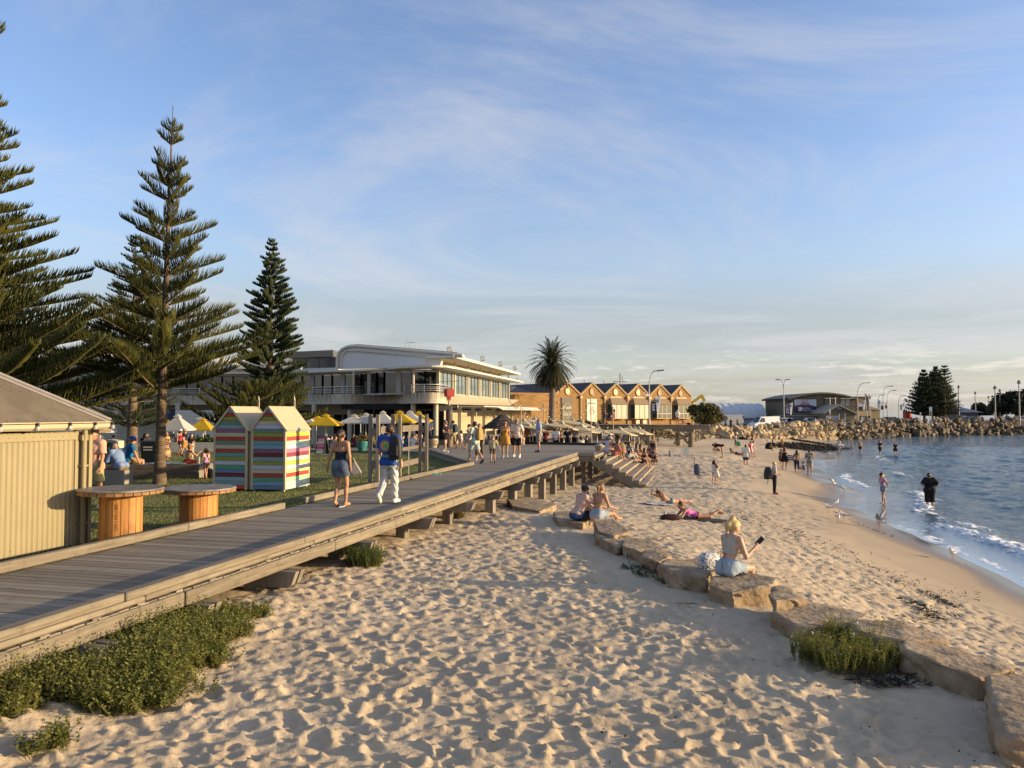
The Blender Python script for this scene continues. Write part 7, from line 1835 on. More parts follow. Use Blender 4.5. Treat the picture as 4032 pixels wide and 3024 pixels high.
p=on_sand(3510,2590);b=MB();vs=[(g.uniform(-.1,.1),g.uniform(-.07,.07),g.uniform(0,.13)) for _ in range(12)];bmx=bmesh.new();[bmx.verts.new(v) for v in vs];bmesh.ops.convex_hull(bmx,input=bmx.verts);bmx.verts.index_update();b.add([v.co[:] for v in bmx.verts],[[v.index for v in f.verts] for f in bmx.faces]);bmx.free()
soft('plastic_bag','crumpled white plastic bag caught between sea rocket and limestone','plastic bag',p+NA([0,0,.12]),(('film',b,mat('white_film',(.66,.64,.62),.3)),))
p=on_sand(2660,2400);b=MB()
for k in range(6):a=g.uniform(0,6.28);b.tube([(0,0,.01),(.09*cos(a),.05*sin(a),.02),(.17*cos(a+.3),.1*sin(a+.3),.008)],[.006,.005,.002],5)
soft('driftwood','small forked dark twig on the shaded sand','twig',on_sand(2700,2380),(('stem',b,mat('twig_dark',(.06,.045,.035),.9)),))
for px,py,dx,dy,lab in((2652,1832,-.13,.9,'white marker board leaning on the sand'),(2685,1812,.0,.8,'upright white marker board on the sand')):
 p=on_sand(px,py);b=MB();b.bar((0,0,-.1),(dx,0,dy),.17,.03,up=(0,-1,0));soft('marker_board',lab,'marker',p,(('board',b,white_p),))
p=on_sand(2642,1800);b=MB();b.box((0,0,.2),(.28,.22,.55));soft('stump','short square timber stump on the sand by the stairs','post',p,(('block',b,post_wood),))
p=on_sand(2700,1795);b=MB();b.box((0,0,.35),(.45,.03,.45));c2=MB();[c2.box((0,-.02,.22+k*.12),(.45,.02,.05)) for k in range(3)];soft('windbreak','small pale blue striped panel standing on the sand','windbreak',p,(('panel',b,mat('pale_blue',(.38,.45,.50),.7)),('stripe',c2,white_p)))
p=on_sand(2745,1872);b=bagshape(.34,.26,.62,.2);b2=MB();b2.tube([(-.13,.02,.1),(-.14,.02,.95)],.018,6);b3=MB()
b3.tube([(-.19,-.04,.08),(-.15,-.04,.08)],.08,12);b4=MB();b4.tube([(.13,-.04,.08),(.17,-.04,.08)],.08,12)
t=soft('trolley_bag','navy wheeled trolley bag standing alone on the sand','bag',p,(('body',b,mat('navy_cloth',(.045,.065,.10),.8,bump=.4,bscale=20)),('handle',b2,black_m),('wheel',b3,white_p),('wheel',b4,white_p)))
p=at(2362,1775,DECK);b=MB();b.lathe([(.22,0),(.27,.18),(.31,.30),(.28,.30),(.24,.2),(0,.18)],18);b2=MB();b2.lathe([(0,.40),(.12,.36),(.2,.28)],10);soft('basket','straw beach basket with a pale cloth on the plaza edge by the stairs','basket',p,(('basket',b,mat('straw',(.42,.29,.14),.9,bump=.8,bscale=40)),('cloth',b2,mat('pale_aqua',(.36,.45,.45),.8))))
p=at(2462,1790,DECK-.4);b=bagshape(.40,.22,.45,.3);soft('tote_bag','tan shoulder bag beside the woman in the rust dress','bag',atY(2448,1778,40.3),(('body',b,mat('tan_bag',(.36,.25,.12),.8)),))
def towel(px,py,w,l,rz,c,label,loc=None,stripes=None):
 p=on_sand(px,py) if loc is None else loc;b=MB();g=np.random.default_rng(int(px));n,m_=12,8;M=Matrix.Rotation(rz,3,'Z');vs=[]
 for i in range(n):
  for j in range(m_):
   q=M@Vector(((i/(n-1)-.5)*l,(j/(m_-1)-.5)*w,0));vs.append((q.x,q.y,(float(hbase(p[0]+q.x,p[1]+q.y))-p[2] if loc is None else 0)+.03+g.normal(0,.006)))
 b.add(vs,[(i*m_+j,(i+1)*m_+j,(i+1)*m_+j+1,i*m_+j+1) for i in range(n-1) for j in range(m_-1)],0,True)
 t=thing('towel',label,'towel',p);b.build('cloth',c,t);return t
towel(2590,1986,.75,1.1,.5,mat('pale_lilac_towel',(.52,.52,.58),.9),'pale towel under the sunbather in blue briefs');towel(2745,2046,.8,1.9,-.12,mat('black_towel',(.02,.016,.016),.9),'dark towel under the sunbather in pink')
towel(2900,1790,.8,1.9,-.2,mat('brown_towel',(.05,.03,.02),.9),'dark brown towel under the two lying far down the beach')
pa=atY(665,1832,26.2);towel(665,1832,.6,1.2,.1,mat('aqua_towel',(.35,.55,.55),.9),'pale aqua towel on the platform seat',NA([pa[0],26.3,LAWN+.44]))
p=on_sand(2618,2040);b=MB();b.lathe([(.035,0),(.036,.16),(.015,.19),(.015,.21)],10);soft('bottle','clear water bottle standing by the sunbather in pink','bottle',p+NA([.0,0,.02]),(('bottle',b,bulb_glass),))
p=on_sand(2640,2046);b=bagshape(.62,.28,.16,.2);soft('beach_bag','black and maroon beach bag at the head of the sunbather in pink','bag',p,(('body',b,mat('maroon_cloth',(.04,.010,.012),.8)),))
p=atY(803,1795,27);b=MB();b.lathe([(.035,0),(.035,.2),(.02,.24)],10);soft('bottle','white drink bottle on the platform seat','bottle',NA([atY(783,1800,26.4)[0],26.4,LAWN+.435]),(('bottle',b,white_p),))
p=at(1712,1872,DECK+.15);b=MB();b.box((0,0,.03),(.16,.1,.06));b.box((.12,.05,.025),(.12,.1,.05));soft('crumpled_packet','small crumpled green and white packet on the boardwalk kerb','litter',p,(('paper',b,mat('packet_green',(.22,.40,.34),.6)),))
# ---------------------------------------------------------------- people
def unit(v):v=np.asarray(v,float);return v/(np.linalg.norm(v)+1e-9)
def surface_nets(Fd,org,h):
 """one smooth closed surface where the field crosses zero"""
 inside=Fd<0;nx,ny,nz=Fd.shape
 c=np.zeros((nx-1,ny-1,nz-1),np.int8)
 for dx in(0,1):
  for dy in(0,1):
   for dz in(0,1):c+=inside[dx:nx-1+dx,dy:ny-1+dy,dz:nz-1+dz]
 act=(c>0)&(c<8);ids=np.full(act.shape,-1,np.int64);ii=np.argwhere(act);ids[act]=np.arange(len(ii))
 S_=np.zeros((len(ii),3));N_=np.zeros(len(ii))
 corners=[(a,b,d) for a in(0,1) for b in(0,1) for d in(0,1)]
 for p in corners:
  for ax in range(3):
   if p[ax]:continue
   q=list(p);q[ax]=1
   f0=Fd[ii[:,0]+p[0],ii[:,1]+p[1],ii[:,2]+p[2]];f1=Fd[ii[:,0]+q[0],ii[:,1]+q[1],ii[:,2]+q[2]]
   cr=(f0<0)!=(f1<0);t=np.where(cr,f0/np.where(cr,f0-f1,1),0)
   pos=NA(p,float)[None]+0*S_;pos[:,ax]=t
   S_+=pos*cr[:,None];N_+=cr
 V=(ii+S_/N_[:,None])*h+org
 Q=[]
 for ax in range(3):
  sl0=[slice(1,-1)]*3;a,b=[k for k in range(3) if k!=ax]
  s0=[slice(1,n-1) for n in Fd.shape];s0[ax]=slice(0,Fd.shape[ax]-1);s1=list(s0);s1[ax]=slice(1,Fd.shape[ax])
  i0,i1=inside[tuple(s0)],inside[tuple(s1)];cr=np.argwhere(i0!=i1)
  if not len(cr):continue
  fl=i0[tuple(cr.T)]
  base=cr.copy();off_=[1,1,1];off_[ax]=0;base+=NA(off_)
  def cell(da,db):q=base.copy();q[:,a]-=da;q[:,b]-=db;return ids[q[:,0],q[:,1],q[:,2]]
  quad=np.stack([cell(1,1),cell(0,1),cell(0,0),cell(1,0)],-1)
  if ax==1:fl=~fl
  quad[~fl]=quad[~fl][:,::-1];Q.append(quad)
 Q=np.concatenate(Q);Q=Q[(Q>=0).all(1)]
 return V,Q
def sdf_mesh(prims,h,k=.025,clip=None,infl=0.0,wrinkle=0.0,seed=0):
 """prims: (a, b, ra, rb, M) tapered capsules, M a 3x3 that squashes space round the capsule (or None)"""
 lo=np.min([np.minimum(p[0]-p[2]*1.6,p[1]-p[3]*1.6) for p in prims],0)-infl-3*h;hi=np.max([np.maximum(p[0]+p[2]*1.6,p[1]+p[3]*1.6) for p in prims],0)+infl+3*h
 n=np.ceil((hi-lo)/h).astype(int)+1;ax=[lo[i]+h*np.arange(n[i]) for i in range(3)]
 D=np.full(n,1.0)
 for a,b,ra,rb,M in prims:
  rm=(max(ra,rb)+infl)*1.6+k+2*h;l_=np.minimum(a,b)-rm;u_=np.maximum(a,b)+rm
  i0=np.maximum(0,np.floor((l_-lo)/h).astype(int));i1=np.minimum(n,np.ceil((u_-lo)/h).astype(int)+1)
  P=np.stack(np.meshgrid(*[ax[j][i0[j]:i1[j]] for j in range(3)],indexing='ij'),-1)-a
  ab=b-a
  if M is not None:P=P@M.T;ab=M@ab
  L2=ab@ab;t=np.clip(P@ab/L2,0,1) if L2>1e-9 else np.zeros(P.shape[:3])
  d=np.linalg.norm(P-t[...,None]*ab,axis=-1)-(ra+(rb-ra)*t)-infl
  sl=tuple(slice(i0[j],i1[j]) for j in range(3));o=D[sl]
  hh=np.maximum(k-np.abs(o-d),0)/k;D[sl]=np.minimum(o,d)-hh*hh*k*.25
 if wrinkle:
  g=np.stack(np.meshgrid(*ax,indexing='ij'),-1);D=D+wrinkle*np.sin(g[...,2]*38+3*np.sin(g[...,0]*17+seed)+2*np.sin(g[...,1]*21))*np.sin(g[...,0]*23+g[...,1]*19+seed*2)
 if clip is not None:
  g=np.stack(np.meshgrid(*ax,indexing='ij'),-1);D=np.maximum(D,clip(g))
 D[0]=D[-1]=1;D[:,0]=D[:,-1]=1;D[:,:,0]=D[:,:,-1]=1
 if not(D<0).any():return np.zeros((0,3)),np.zeros((0,4),int)
 return surface_nets(D,lo,h)
SKIN={'fair':(.52,.30,.195),'tan':(.42,.22,.125),'pink':(.52,.26,.18),'brown':(.26,.13,.075)}
def skin(k):return mat('skin_'+k,SKIN[k],.5,var=.05,vscale=6,spec=.35,sss=.06)
HAIR={'black':(.012,.009,.008),'brown':(.045,.023,.012),'auburn':(.085,.030,.012),'sandy':(.20,.115,.05),'blonde':(.55,.38,.15),'grey':(.26,.23,.20),'ginger':(.20,.085,.03)}
def hair_m(k):return mat('hair_'+k,HAIR[k],.5,var=.22,vscale=40,stretch=(1,1,.1),bump=.5,bscale=60,spec=.4)
def fab(name,c,**kw):return mat('fabric_'+name,c,.85,var=.08,vscale=6,bump=.25,bscale=35,spec=.2,**kw)
def print_fab(name,base,*blots,scale=14,thr=.5):
 key='fabric_'+name
 if key in MATS:return MATS[key]
 m=bpy.data.materials.new(key);m.use_nodes=True;n,l=nt(m);t=n.new('ShaderNodeTexCoord');cur=None
 for i,c in enumerate(blots):
  ns=n.new('ShaderNodeTexNoise');ns.inputs['Scale'].default_value=scale*(1+.3*i);ns.inputs['Detail'].default_value=2;mp=n.new('ShaderNodeMapping');mp.inputs['Location'].default_value=(i*7.3,i*3.1,i);l.new(t.outputs['Object'],mp.inputs[0]);l.new(mp.outputs[0],ns.inputs['Vector'])
  r_=n.new('ShaderNodeMapRange');r_.inputs['From Min'].default_value=thr+.04;r_.inputs['From Max'].default_value=thr+.07;l.new(ns.outputs['Fac'],r_.inputs['Value'])
  mx=n.new('ShaderNodeMix');mx.data_type='RGBA';l.new(r_.outputs[0],mx.inputs[0]);mx.inputs[7].default_value=(*c,1)
  if cur is None:mx.inputs[6].default_value=(*base,1)
  else:l.new(cur,mx.inputs[6])
  cur=mx.outputs[2]
 l.new(cur,n['Principled BSDF'].inputs['Base Color']);n['Principled BSDF'].inputs['Roughness'].default_value=.85;MATS[key]=m;return m
def stripe_fab(name,c1,c2,scale=60,axis=2):
 key='fabric_'+name
 if key in MATS:return MATS[key]
 m=bpy.data.materials.new(key);m.use_nodes=True;n,l=nt(m);t=n.new('ShaderNodeTexCoord');s_=n.new('ShaderNodeSeparateXYZ');l.new(t.outputs['Object'],s_.inputs[0]);ml=n.new('ShaderNodeMath');ml.operation='MULTIPLY';ml.inputs[1].default_value=scale;l.new(s_.outputs[axis],ml.inputs[0]);sn=n.new('ShaderNodeMath');sn.operation='SINE';l.new(ml.outputs[0],sn.inputs[0]);gt=n.new('ShaderNodeMath');gt.operation='GREATER_THAN';gt.inputs[1].default_value=0;l.new(sn.outputs[0],gt.inputs[0])
 mx=n.new('ShaderNodeMix');mx.data_type='RGBA';l.new(gt.outputs[0],mx.inputs[0]);mx.inputs[6].default_value=(*c1,1);mx.inputs[7].default_value=(*c2,1);l.new(mx.outputs[2],n['Principled BSDF'].inputs['Base Color']);n['Principled BSDF'].inputs['Roughness'].default_value=.85;MATS[key]=m;return m
DN=(0,0,-1)
def POSE(**k):
 d=dict(up=(0,.02,1),head=(0,.06,1),look=0.0,nod=0.0,ul=(-.16,-.02,-1),fl=(-.06,.12,-1),ur=(.16,-.02,-1),fr=(.06,.12,-1),tl=(-.04,.03,-1),sl=(0,-.04,-1),tr=(.04,.0,-1),sr=(0,-.05,-1),twist=0.0,ref='foot',footl=(-.12,1,0),footr=(.12,1,0));d.update(k);return d
STAND=POSE()
def WALK(p=1,a=1.0):return POSE(tr=(.03,.42*a,-.9) if p>0 else(.03,-.22*a,-1),sr=(0,.06,-1) if p>0 else(0,-.62*a,-.82),tl=(-.03,-.22*a,-1) if p>0 else(-.03,.42*a,-.9),sl=(0,-.62*a,-.82) if p>0 else(0,.06,-1),ur=(.15,-.32*a,-1) if p>0 else(.15,.22*a,-1),fr=(.02,.05,-1) if p>0 else(.0,.5*a,-.9),ul=(-.15,.22*a,-1) if p>0 else(-.15,-.32*a,-1),fl=(0,.5*a,-.9) if p>0 else(-.02,.05,-1),up=(0,.04,1),footl=(-.05,1,-.5 if p>0 else .15),footr=(.05,1,.15 if p>0 else-.5))
HIPS=POSE(ul=(-.62,-.30,-.75),fl=(.62,.25,-.55),ur=(.62,-.30,-.75),fr=(-.62,.25,-.55))
CROSS=POSE(ur=(.2,.15,-1),fr=(-.75,.55,.15),ul=(-.2,.15,-1),fl=(.75,.6,.05))
HOLD=POSE(ur=(.15,.1,-1),fr=(-.35,.85,-.1),ul=(-.15,.1,-1),fl=(.35,.85,-.15))
SIT=POSE(up=(0,.12,1),head=(0,.22,1),tl=(-.12,1,-.05),sl=(0,.12,-1),tr=(.12,1,-.05),sr=(0,.12,-1),ul=(-.2,.4,-1),fl=(.1,.9,-.3),ur=(.2,.4,-1),fr=(-.1,.9,-.3),ref='seat')
KNEES=POSE(up=(0,.42,1),head=(0,.5,1),nod=.2,tl=(-.08,.62,.75),sl=(0,.35,-1),tr=(.08,.62,.75),sr=(0,.35,-1),ul=(-.15,.75,-.5),fl=(.35,.75,-.55),ur=(.15,.75,-.5),fr=(-.35,.75,-.55),ref='seat')
LEGS_OUT=POSE(up=(0,-.05,1),head=(0,.15,1),tl=(-.12,1,.05),sl=(0,1,-.12),tr=(.12,1,.05),sr=(0,1,-.12),ul=(-.25,.25,-1),fl=(0,.6,-.8),ur=(.25,.25,-1),fr=(0,.6,-.8),footl=(-.2,.4,1),footr=(.2,.4,1),ref='seat')
SQUAT=POSE(up=(0,.5,1),head=(0,.5,1),nod=.3,tl=(-.2,.9,.15),sl=(0,-.45,-1),tr=(.2,.9,.15),sr=(0,-.45,-1),ul=(-.1,.8,-.7),fl=(0,.5,-.9),ur=(.1,.8,-.7),fr=(0,.5,-.9))
BEND=POSE(up=(0,1,.12),head=(0,1,-.15),tl=(-.06,-.12,-1),sl=(0,-.02,-1),tr=(.06,.1,-1),sr=(0,-.1,-1),ul=(-.05,.25,-1),fl=(0,.1,-1),ur=(.05,.25,-1),fr=(0,.1,-1))
PRONE=POSE(up=(0,.92,.40),head=(0,.55,.85),tl=(-.10,-1,-.03),sl=(-.02,-1,.03),tr=(.10,-1,-.03),sr=(.02,-1,.03),ul=(-.25,.55,-.75),fl=(.35,.9,.05),ur=(.25,.55,-.75),fr=(-.35,.9,.05),footl=(0,-1,-.2),footr=(0,-1,-.2),ref='min')
SUPINE=POSE(up=(0,-1,.05),head=(0,-1,.12),tl=(-.08,1,.02),sl=(0,1,-.02),tr=(.08,1,.02),sr=(0,1,-.02),ul=(-.4,-.1,.0),fl=(-.2,.8,0),ur=(.4,-.1,0),fr=(.2,.8,0),footl=(-.2,.3,1),footr=(.2,.3,1),ref='min',face_up=True)
def skeleton(P,s,sex,build):
 J={};up=unit(P['up']);f=NA([0,1,0.]);
 if abs(up[1])>.7:f=NA([0,0,-1.])*np.sign(up[1])
 r=unit(np.cross(f,up))*(1 if np.cross(f,up)[0]>0 else-1);fw=np.cross(up,r)
 if P['twist']:c_,s_=cos(P['twist']),sin(P['twist']);r,fw=r*c_+fw*s_,fw*c_-r*s_
 J['up'],J['r'],J['f']=up,r,fw;X_=NA([1,0,0.])
 hipw=(.088 if sex=='m' else .094)*s;shw=(.182 if sex=='m' else .160)*s
 J['pel']=np.zeros(3);hu=unit(up*.6+NA([0,0,1.])*.4)
 for k,sg in(('l',-1),('r',1)):
  J['hip'+k]=X_*sg*hipw-hu*.03*s
  J['kn'+k]=J['hip'+k]+unit(P['t'+k])*.415*s;J['an'+k]=J['kn'+k]+unit(P['s'+k])*.405*s
  J['toe'+k]=J['an'+k]+unit(P['foot'+k])*.155*s;J['heel'+k]=J['an'+k]-unit(P['foot'+k])*.035*s
  sd=np.cross(unit(P['foot'+k]),[1,0,0.]);sd=unit(sd) if sd[2]<0 else unit(-sd)
  if abs(P['foot'+k][2])<.6:J['toe'+k]=J['toe'+k]-NA([0,0,.045*s]);J['heel'+k]=J['heel'+k]-NA([0,0,.035*s])
  J['sh'+k]=up*.445*s+r*sg*shw-fw*.005
  J['el'+k]=J['sh'+k]+unit(P['u'+k])*.285*s;J['wr'+k]=J['el'+k]+unit(P['f'+k])*.245*s
  J['hand'+k]=J['wr'+k]+unit(P['f'+k])*.075*s
 J['waist']=up*.17*s;J['chest']=up*.33*s;J['neck']=up*.475*s;hd=unit(P['head'])
 J['skull']=J['neck']+hd*.055*s+unit(up*.3+hd)*.105*s;J['hd']=hd
 lk=fw-hd*(fw@hd);lk=unit(lk) if np.linalg.norm(lk)>.1 else fw
 if P.get('face_up'):lk=NA([0,0,1.])
 if P['look']:c_,s_=cos(P['look']),sin(P['look']);lk=lk*c_+np.cross(hd,lk)*s_
 if P['nod']:lk2=lk*cos(P['nod'])-hd*sin(P['nod']);J['hd']=hd=unit(hd*cos(P['nod'])+lk*sin(P['nod']));lk=lk2
 J['look']=unit(lk);J['ear']=np.cross(J['look'],hd)
 return J
def body_prims(J,s,sex,b,hs=1.0):
 """b: girth; hs: size of the head relative to an adult's"""
 r,f,up=J['r'],J['f'],J['up'];B=np.stack([r*1.0,f*1.32,up*1.0])
 B2=np.stack([r*.92,f*1.25,up])
 g=s*b;out={}
 hipr,wst,cst=((.122,.118,.140) if sex=='m' else(.128,.100,.122));
 T=[(J['hipl']*.62+up*.01*s,J['hipr']*.62+up*.01*s,hipr*g,hipr*g,B),(up*.04*s,J['waist'],hipr*.98*g,wst*g,B),(J['waist'],J['chest'],wst*g,cst*g,B2),(J['chest']-r*.045*s,J['chest']+r*.045*s,cst*.9*g,cst*.9*g,B2),(J['shl']*.74+J['neck']*.26-up*.0,J['shr']*.74+J['neck']*.26,.062*s*(b*.5+.5),.062*s*(b*.5+.5),None),(J['shl'],J['shr'],.05*s,.05*s,None)]
 if sex=='f':
  for sg in(-1,1):T.append((J['chest']+r*sg*.068*s+f*.075*g-up*.01*s,J['chest']+r*sg*.070*s+f*.082*g-up*.025*s,.062*g,.06*g,None))
 for k in 'lr':T.append((J['hip'+k]*.9-f*.05*g-up*.01*s,J['hip'+k]*.9-f*.055*g-up*.05*s,.088*g,.085*g,None))
 out['torso']=T
 lg=.5+.5*b
 for k in 'lr':
  out['thigh'+k]=[(J['hip'+k],J['kn'+k],(.088 if sex=='f' else .083)*g,.054*s*lg,None)]
  cm=J['an'+k]+(J['kn'+k]-J['an'+k])*.66;bk=unit(J['kn'+k]-J['hip'+k]);bk=bk-unit(J['an'+k]-J['kn'+k])*(bk@unit(J['an'+k]-J['kn'+k]));calfdir=-f if np.linalg.norm(bk)<.3 else bk*np.sign(bk@f)*-1 if False else-f
  sh_=unit(J['an'+k]-J['kn'+k]);cd=-J['f']-sh_*(-J['f']@sh_);cd=unit(cd) if np.linalg.norm(cd)>.2 else np.zeros(3)
  out['calf'+k]=[(J['kn'+k],J['an'+k],.050*s*lg,.033*s*lg,None),(cm+cd*.012*s,cm+cd*.016*s-(J['kn'+k]-J['an'+k])*.15,.050*s*lg,.042*s*lg,None)]
  out['foot'+k]=[(J['heel'+k],J['toe'+k],.036*s,.030*s,None),(J['heel'+k]*.5+J['toe'+k]*.5+NA([.0,0,0]),J['toe'+k],.036*s,.034*s,None),(J['an'+k],J['heel'+k]*.55+J['toe'+k]*.45,.036*s,.034*s,None)]
  out['uarm'+k]=[(J['sh'+k],J['el'+k],.052*s*lg,.037*s*lg,None)]
  out['farm'+k]=[(J['el'+k],J['wr'+k],.039*s*lg,.025*s,None)]
  out['hand'+k]=[(J['wr'+k],J['hand'+k],.027*s,.032*s,None)]
 out['neck']=[(J['neck']-up*.03*s,J['skull']-J['hd']*.05*s,.058*s*lg,.052*s*lg,None)]
 c,hd,lk,e=J['skull'],J['hd'],J['look'],J['ear'];H_=s*hs
 out['head']=[(c+hd*.012*H_-lk*.012*H_,c+hd*.02*H_-lk*.02*H_,.094*H_,.094*H_,np.stack([e*1.16,lk,hd])),(c-hd*.03*H_+lk*.032*H_,c-hd*.085*H_+lk*.052*H_,.062*H_,.036*H_,None),(c-hd*.012*H_+lk*.045*H_,c-hd*.03*H_+lk*.05*H_,.066*H_,.058*H_,None),(c+hd*.005*H_+lk*.088*H_,c-hd*.028*H_+lk*.112*H_,.010*H_,.017*H_,None)]
 for sg in(-1,1):out['head'].append((c+e*sg*.082*H_-hd*.0*H_-lk*.005,c+e*sg*.086*H_-hd*.035*H_,.020*H_,.014*H_,np.stack([e*1.6,lk,hd])))
 return out
def cone_ring(b,c,axis,r,z0,z1,n,mi=0):pass
def garment_prims(P,kind,J,s,b):
 up,r,f=J['up'],J['r'],J['f'];pr=[];clip=[];k=kind['k'];infl=kind.get('infl',.014)*s
 def below(pt,nrm_):return lambda g:(g-pt)@nrm_
 if k in('tee','top','crop','shirt','singlet','dress','bra','bodice','swim'):
  pr+=P['torso']
  if k in('tee','shirt','dress','crop') and kind.get('sleeve',.6)>0:
   q=kind.get('sleeve',.6)
   for a in 'lr':
    e=J['sh'+a]+(J['el'+a]-J['sh'+a])*min(q,1);pr.append((J['sh'+a],e,.056*s*(.5+.5*b)+.004,(.054 if q<=1 else .045)*s*(.5+.5*b),None))
    if q>1:pr.append((J['el'+a],J['el'+a]+(J['wr'+a]-J['el'+a])*(q-1),.044*s,.034*s,None))
    if q<=1:ee,dd=e,unit(J['el'+a]-J['sh'+a]);clip.append(('arm',ee,dd,J['sh'+a]))
  hem=kind.get('hem',-.10);clip.append(('plane',up*hem*s,-up));clip.append(('neck',J['neck'],up))
  topz=kind.get('top')
  if topz is not None:clip.append(('plane',up*topz*s,up))
  if k=='swim':
   for a,sg in(('l',-1),('r',1)):clip.append(('plane',J['hip'+a]+r*sg*.05*s-up*.02*s,unit(r*sg*.55-up*.8)))
 if k in('shorts','pants','briefs'):
  pr+=P['torso'][:2]+P['torso'][-2:];q=kind.get('leg',.55);clip.append(('plane',up*kind.get('waist',.09)*s,up))
  if k=='briefs':
   for a,sg in(('l',-1),('r',1)):clip.append(('plane',J['hip'+a]+r*sg*.045*s-up*.035*s,unit(r*sg*.6+unit(J['kn'+a]-J['hip'+a])*.8)))
  else:
   for a in 'lr':
    e=J['hip'+a]+(J['kn'+a]-J['hip'+a])*min(q,1);w0=.088*s*b;w1=kind.get('flare',.075)*s*(.4+.6*b);pr.append((J['hip'+a],e,w0,w1 if q<=1 else .062*s,None))
    if q>1:pr.append((J['kn'+a],J['kn'+a]+(J['an'+a]-J['kn'+a])*(q-1),.062*s,kind.get('flare',.05)*s,None))
    if q<=1:clip.append(('leg',e,unit(J['kn'+a]-J['hip'+a]),J['hip'+a]))
    else:e2=J['kn'+a]+(J['an'+a]-J['kn'+a])*(q-1);clip.append(('leg',e2,unit(J['an'+a]-J['kn'+a]),J['kn'+a]*.4+e2*.6))
 if k in('skirt','dress'):
  q=kind.get('len',.5);kl,kr=[J['hip'+a]+(J['kn'+a]-J['hip'+a])*min(q,1.0) for a in 'lr']
  if k=='skirt':pr+=P['torso'][:2]+P['torso'][-2:];clip.append(('plane',up*kind.get('waist',.09)*s,up))
  fl=kind.get('flare',.12)*s;m=(kl+kr)/2
  for t_ in(0,.5,1):c0=(J['hipl']*(1-t_)+J['hipr']*t_)*.7;c1=kl*(1-t_)+kr*t_;pr.append((c0,c1,.105*s*b,fl*(1.0 if t_!=.5 else 1.05),None))
  if q>1:
   for t_ in(0,.5,1):c1=kl*(1-t_)+kr*t_;al,ar=[J['kn'+a]+(J['an'+a]-J['kn'+a])*(q-1) for a in 'lr'];pr.append((c1,al*(1-t_)+ar*t_,fl,fl*1.05,None))
   e=(J['anl']+J['anr'])/2*(q-1)+(J['knl']+J['knr'])/2*(2-q);clip.append(('plane',e,unit((J['anl']+J['anr'])/2-(J['knl']+J['knr'])/2)))
  else:clip.append(('plane',m,unit(m-(J['hipl']+J['hipr'])/2)))
  clip=[c for c in clip if not(c[0]=='plane' and k=='dress' and abs(c[2]@up+1)<1e-6)]
 def fn(g):
  d=np.full(g.shape[:3],-1.0)
  for c in clip:
   if c[0]=='plane':d=np.maximum(d,(g-c[1])@c[2])
   elif c[0]=='neck':x=g-c[1];rad=np.linalg.norm(x-(x@c[2])[...,None]*c[2],axis=-1);d=np.maximum(d,np.minimum(kind.get('scoop',.075)*s-rad,(x@up)+.035*s))
   elif c[0] in('arm','leg'):
    x=(g-c[1])@c[2];near=np.linalg.norm(g-c[1]-x[...,None]*c[2],axis=-1)<(.12 if c[0]=='arm' else .15)*s;d=np.where(near&(x>0)&(x<.3*s),np.maximum(d,x),d)
  if kind.get('narrow'):d=np.maximum(d,np.abs((g-J['chest'])@r)-kind['narrow']*s)
  if kind.get('open_back'):
   x=g-J['chest'];d=np.where((x@f)<.02*s,np.maximum(d,(x@up)-kind['open_back']*s),d)
  return d
 return pr,fn,infl
def hair_prims(J,s,style,hs):
 c,hd,lk,e=J['skull'],J['hd'],J['look'],J['ear'];H_=s*hs;up=J['up']
 cap=[(c+hd*.022*H_-lk*.016*H_,c+hd*.026*H_-lk*.026*H_,.104*H_,.102*H_,np.stack([e*1.13,lk,hd]))];dn=NA([0,0,-1.]) if abs(hd[2])>.3 else-hd;ex=[];cut=.0
 bk=c-lk*.085*H_
 if style=='short':cut=.035
 if style=='bob':ex+=[(c-lk*.04*H_+e*.06*H_*q,c-lk*.05*H_+e*.075*H_*q+dn*.11*H_,.055*H_,.04*H_,None) for q in(-1,0,1)]
 if style=='long':ex+=[(c-lk*.05*H_+e*.05*H_*q,c-lk*.085*H_+e*.055*H_*q+dn*.30*H_,.058*H_,.028*H_,None) for q in(-1,0,1)]
 if style=='pony':ex+=[(c+hd*.02*H_-lk*.10*H_,bk-lk*.06*H_+hd*.0,.030*H_,.034*H_,None),(bk-lk*.05*H_,bk-lk*.03*H_+dn*.25*H_,.036*H_,.016*H_,None)]
 if style=='highpony':ex+=[(c+hd*.085*H_-lk*.055*H_,c+hd*.095*H_-lk*.115*H_,.028*H_,.034*H_,None),(c+hd*.09*H_-lk*.115*H_,c-lk*.155*H_+dn*.06*H_,.042*H_,.056*H_,None),(c-lk*.155*H_+dn*.06*H_,c-lk*.17*H_+dn*.29*H_,.058*H_,.024*H_,None),(c-lk*.05*H_+e*.03*H_,c-lk*.07*H_+dn*.17*H_,.05*H_,.022*H_,None)]
 if style=='bun':ex+=[(bk-lk*.025*H_,bk-lk*.035*H_+hd*.01,.046*H_,.046*H_,None)]
 if style=='topbun':ex+=[(c+hd*.115*H_-lk*.03*H_,c+hd*.125*H_-lk*.03*H_,.042*H_,.042*H_,None)]
 def fn(g):
  x=g-c;a,h_=x@lk,x@hd
  d=np.maximum((a-(.020+.35*0)*H_),-(h_-.052*H_))
  face=np.minimum(a-.018*H_,.060*H_-h_)
  low=np.minimum(-(h_+(.055 if style=='short' else .10)*H_),1) if style in('short','pony','bun','topbun','highpony') else np.full(a.shape,-1.)
  if style in('pony','highpony','bun'):low=np.where(a<-.06*H_,-1,low)
  return np.maximum(np.where(face>0,face,-1.),low)
 return cap,ex,fn
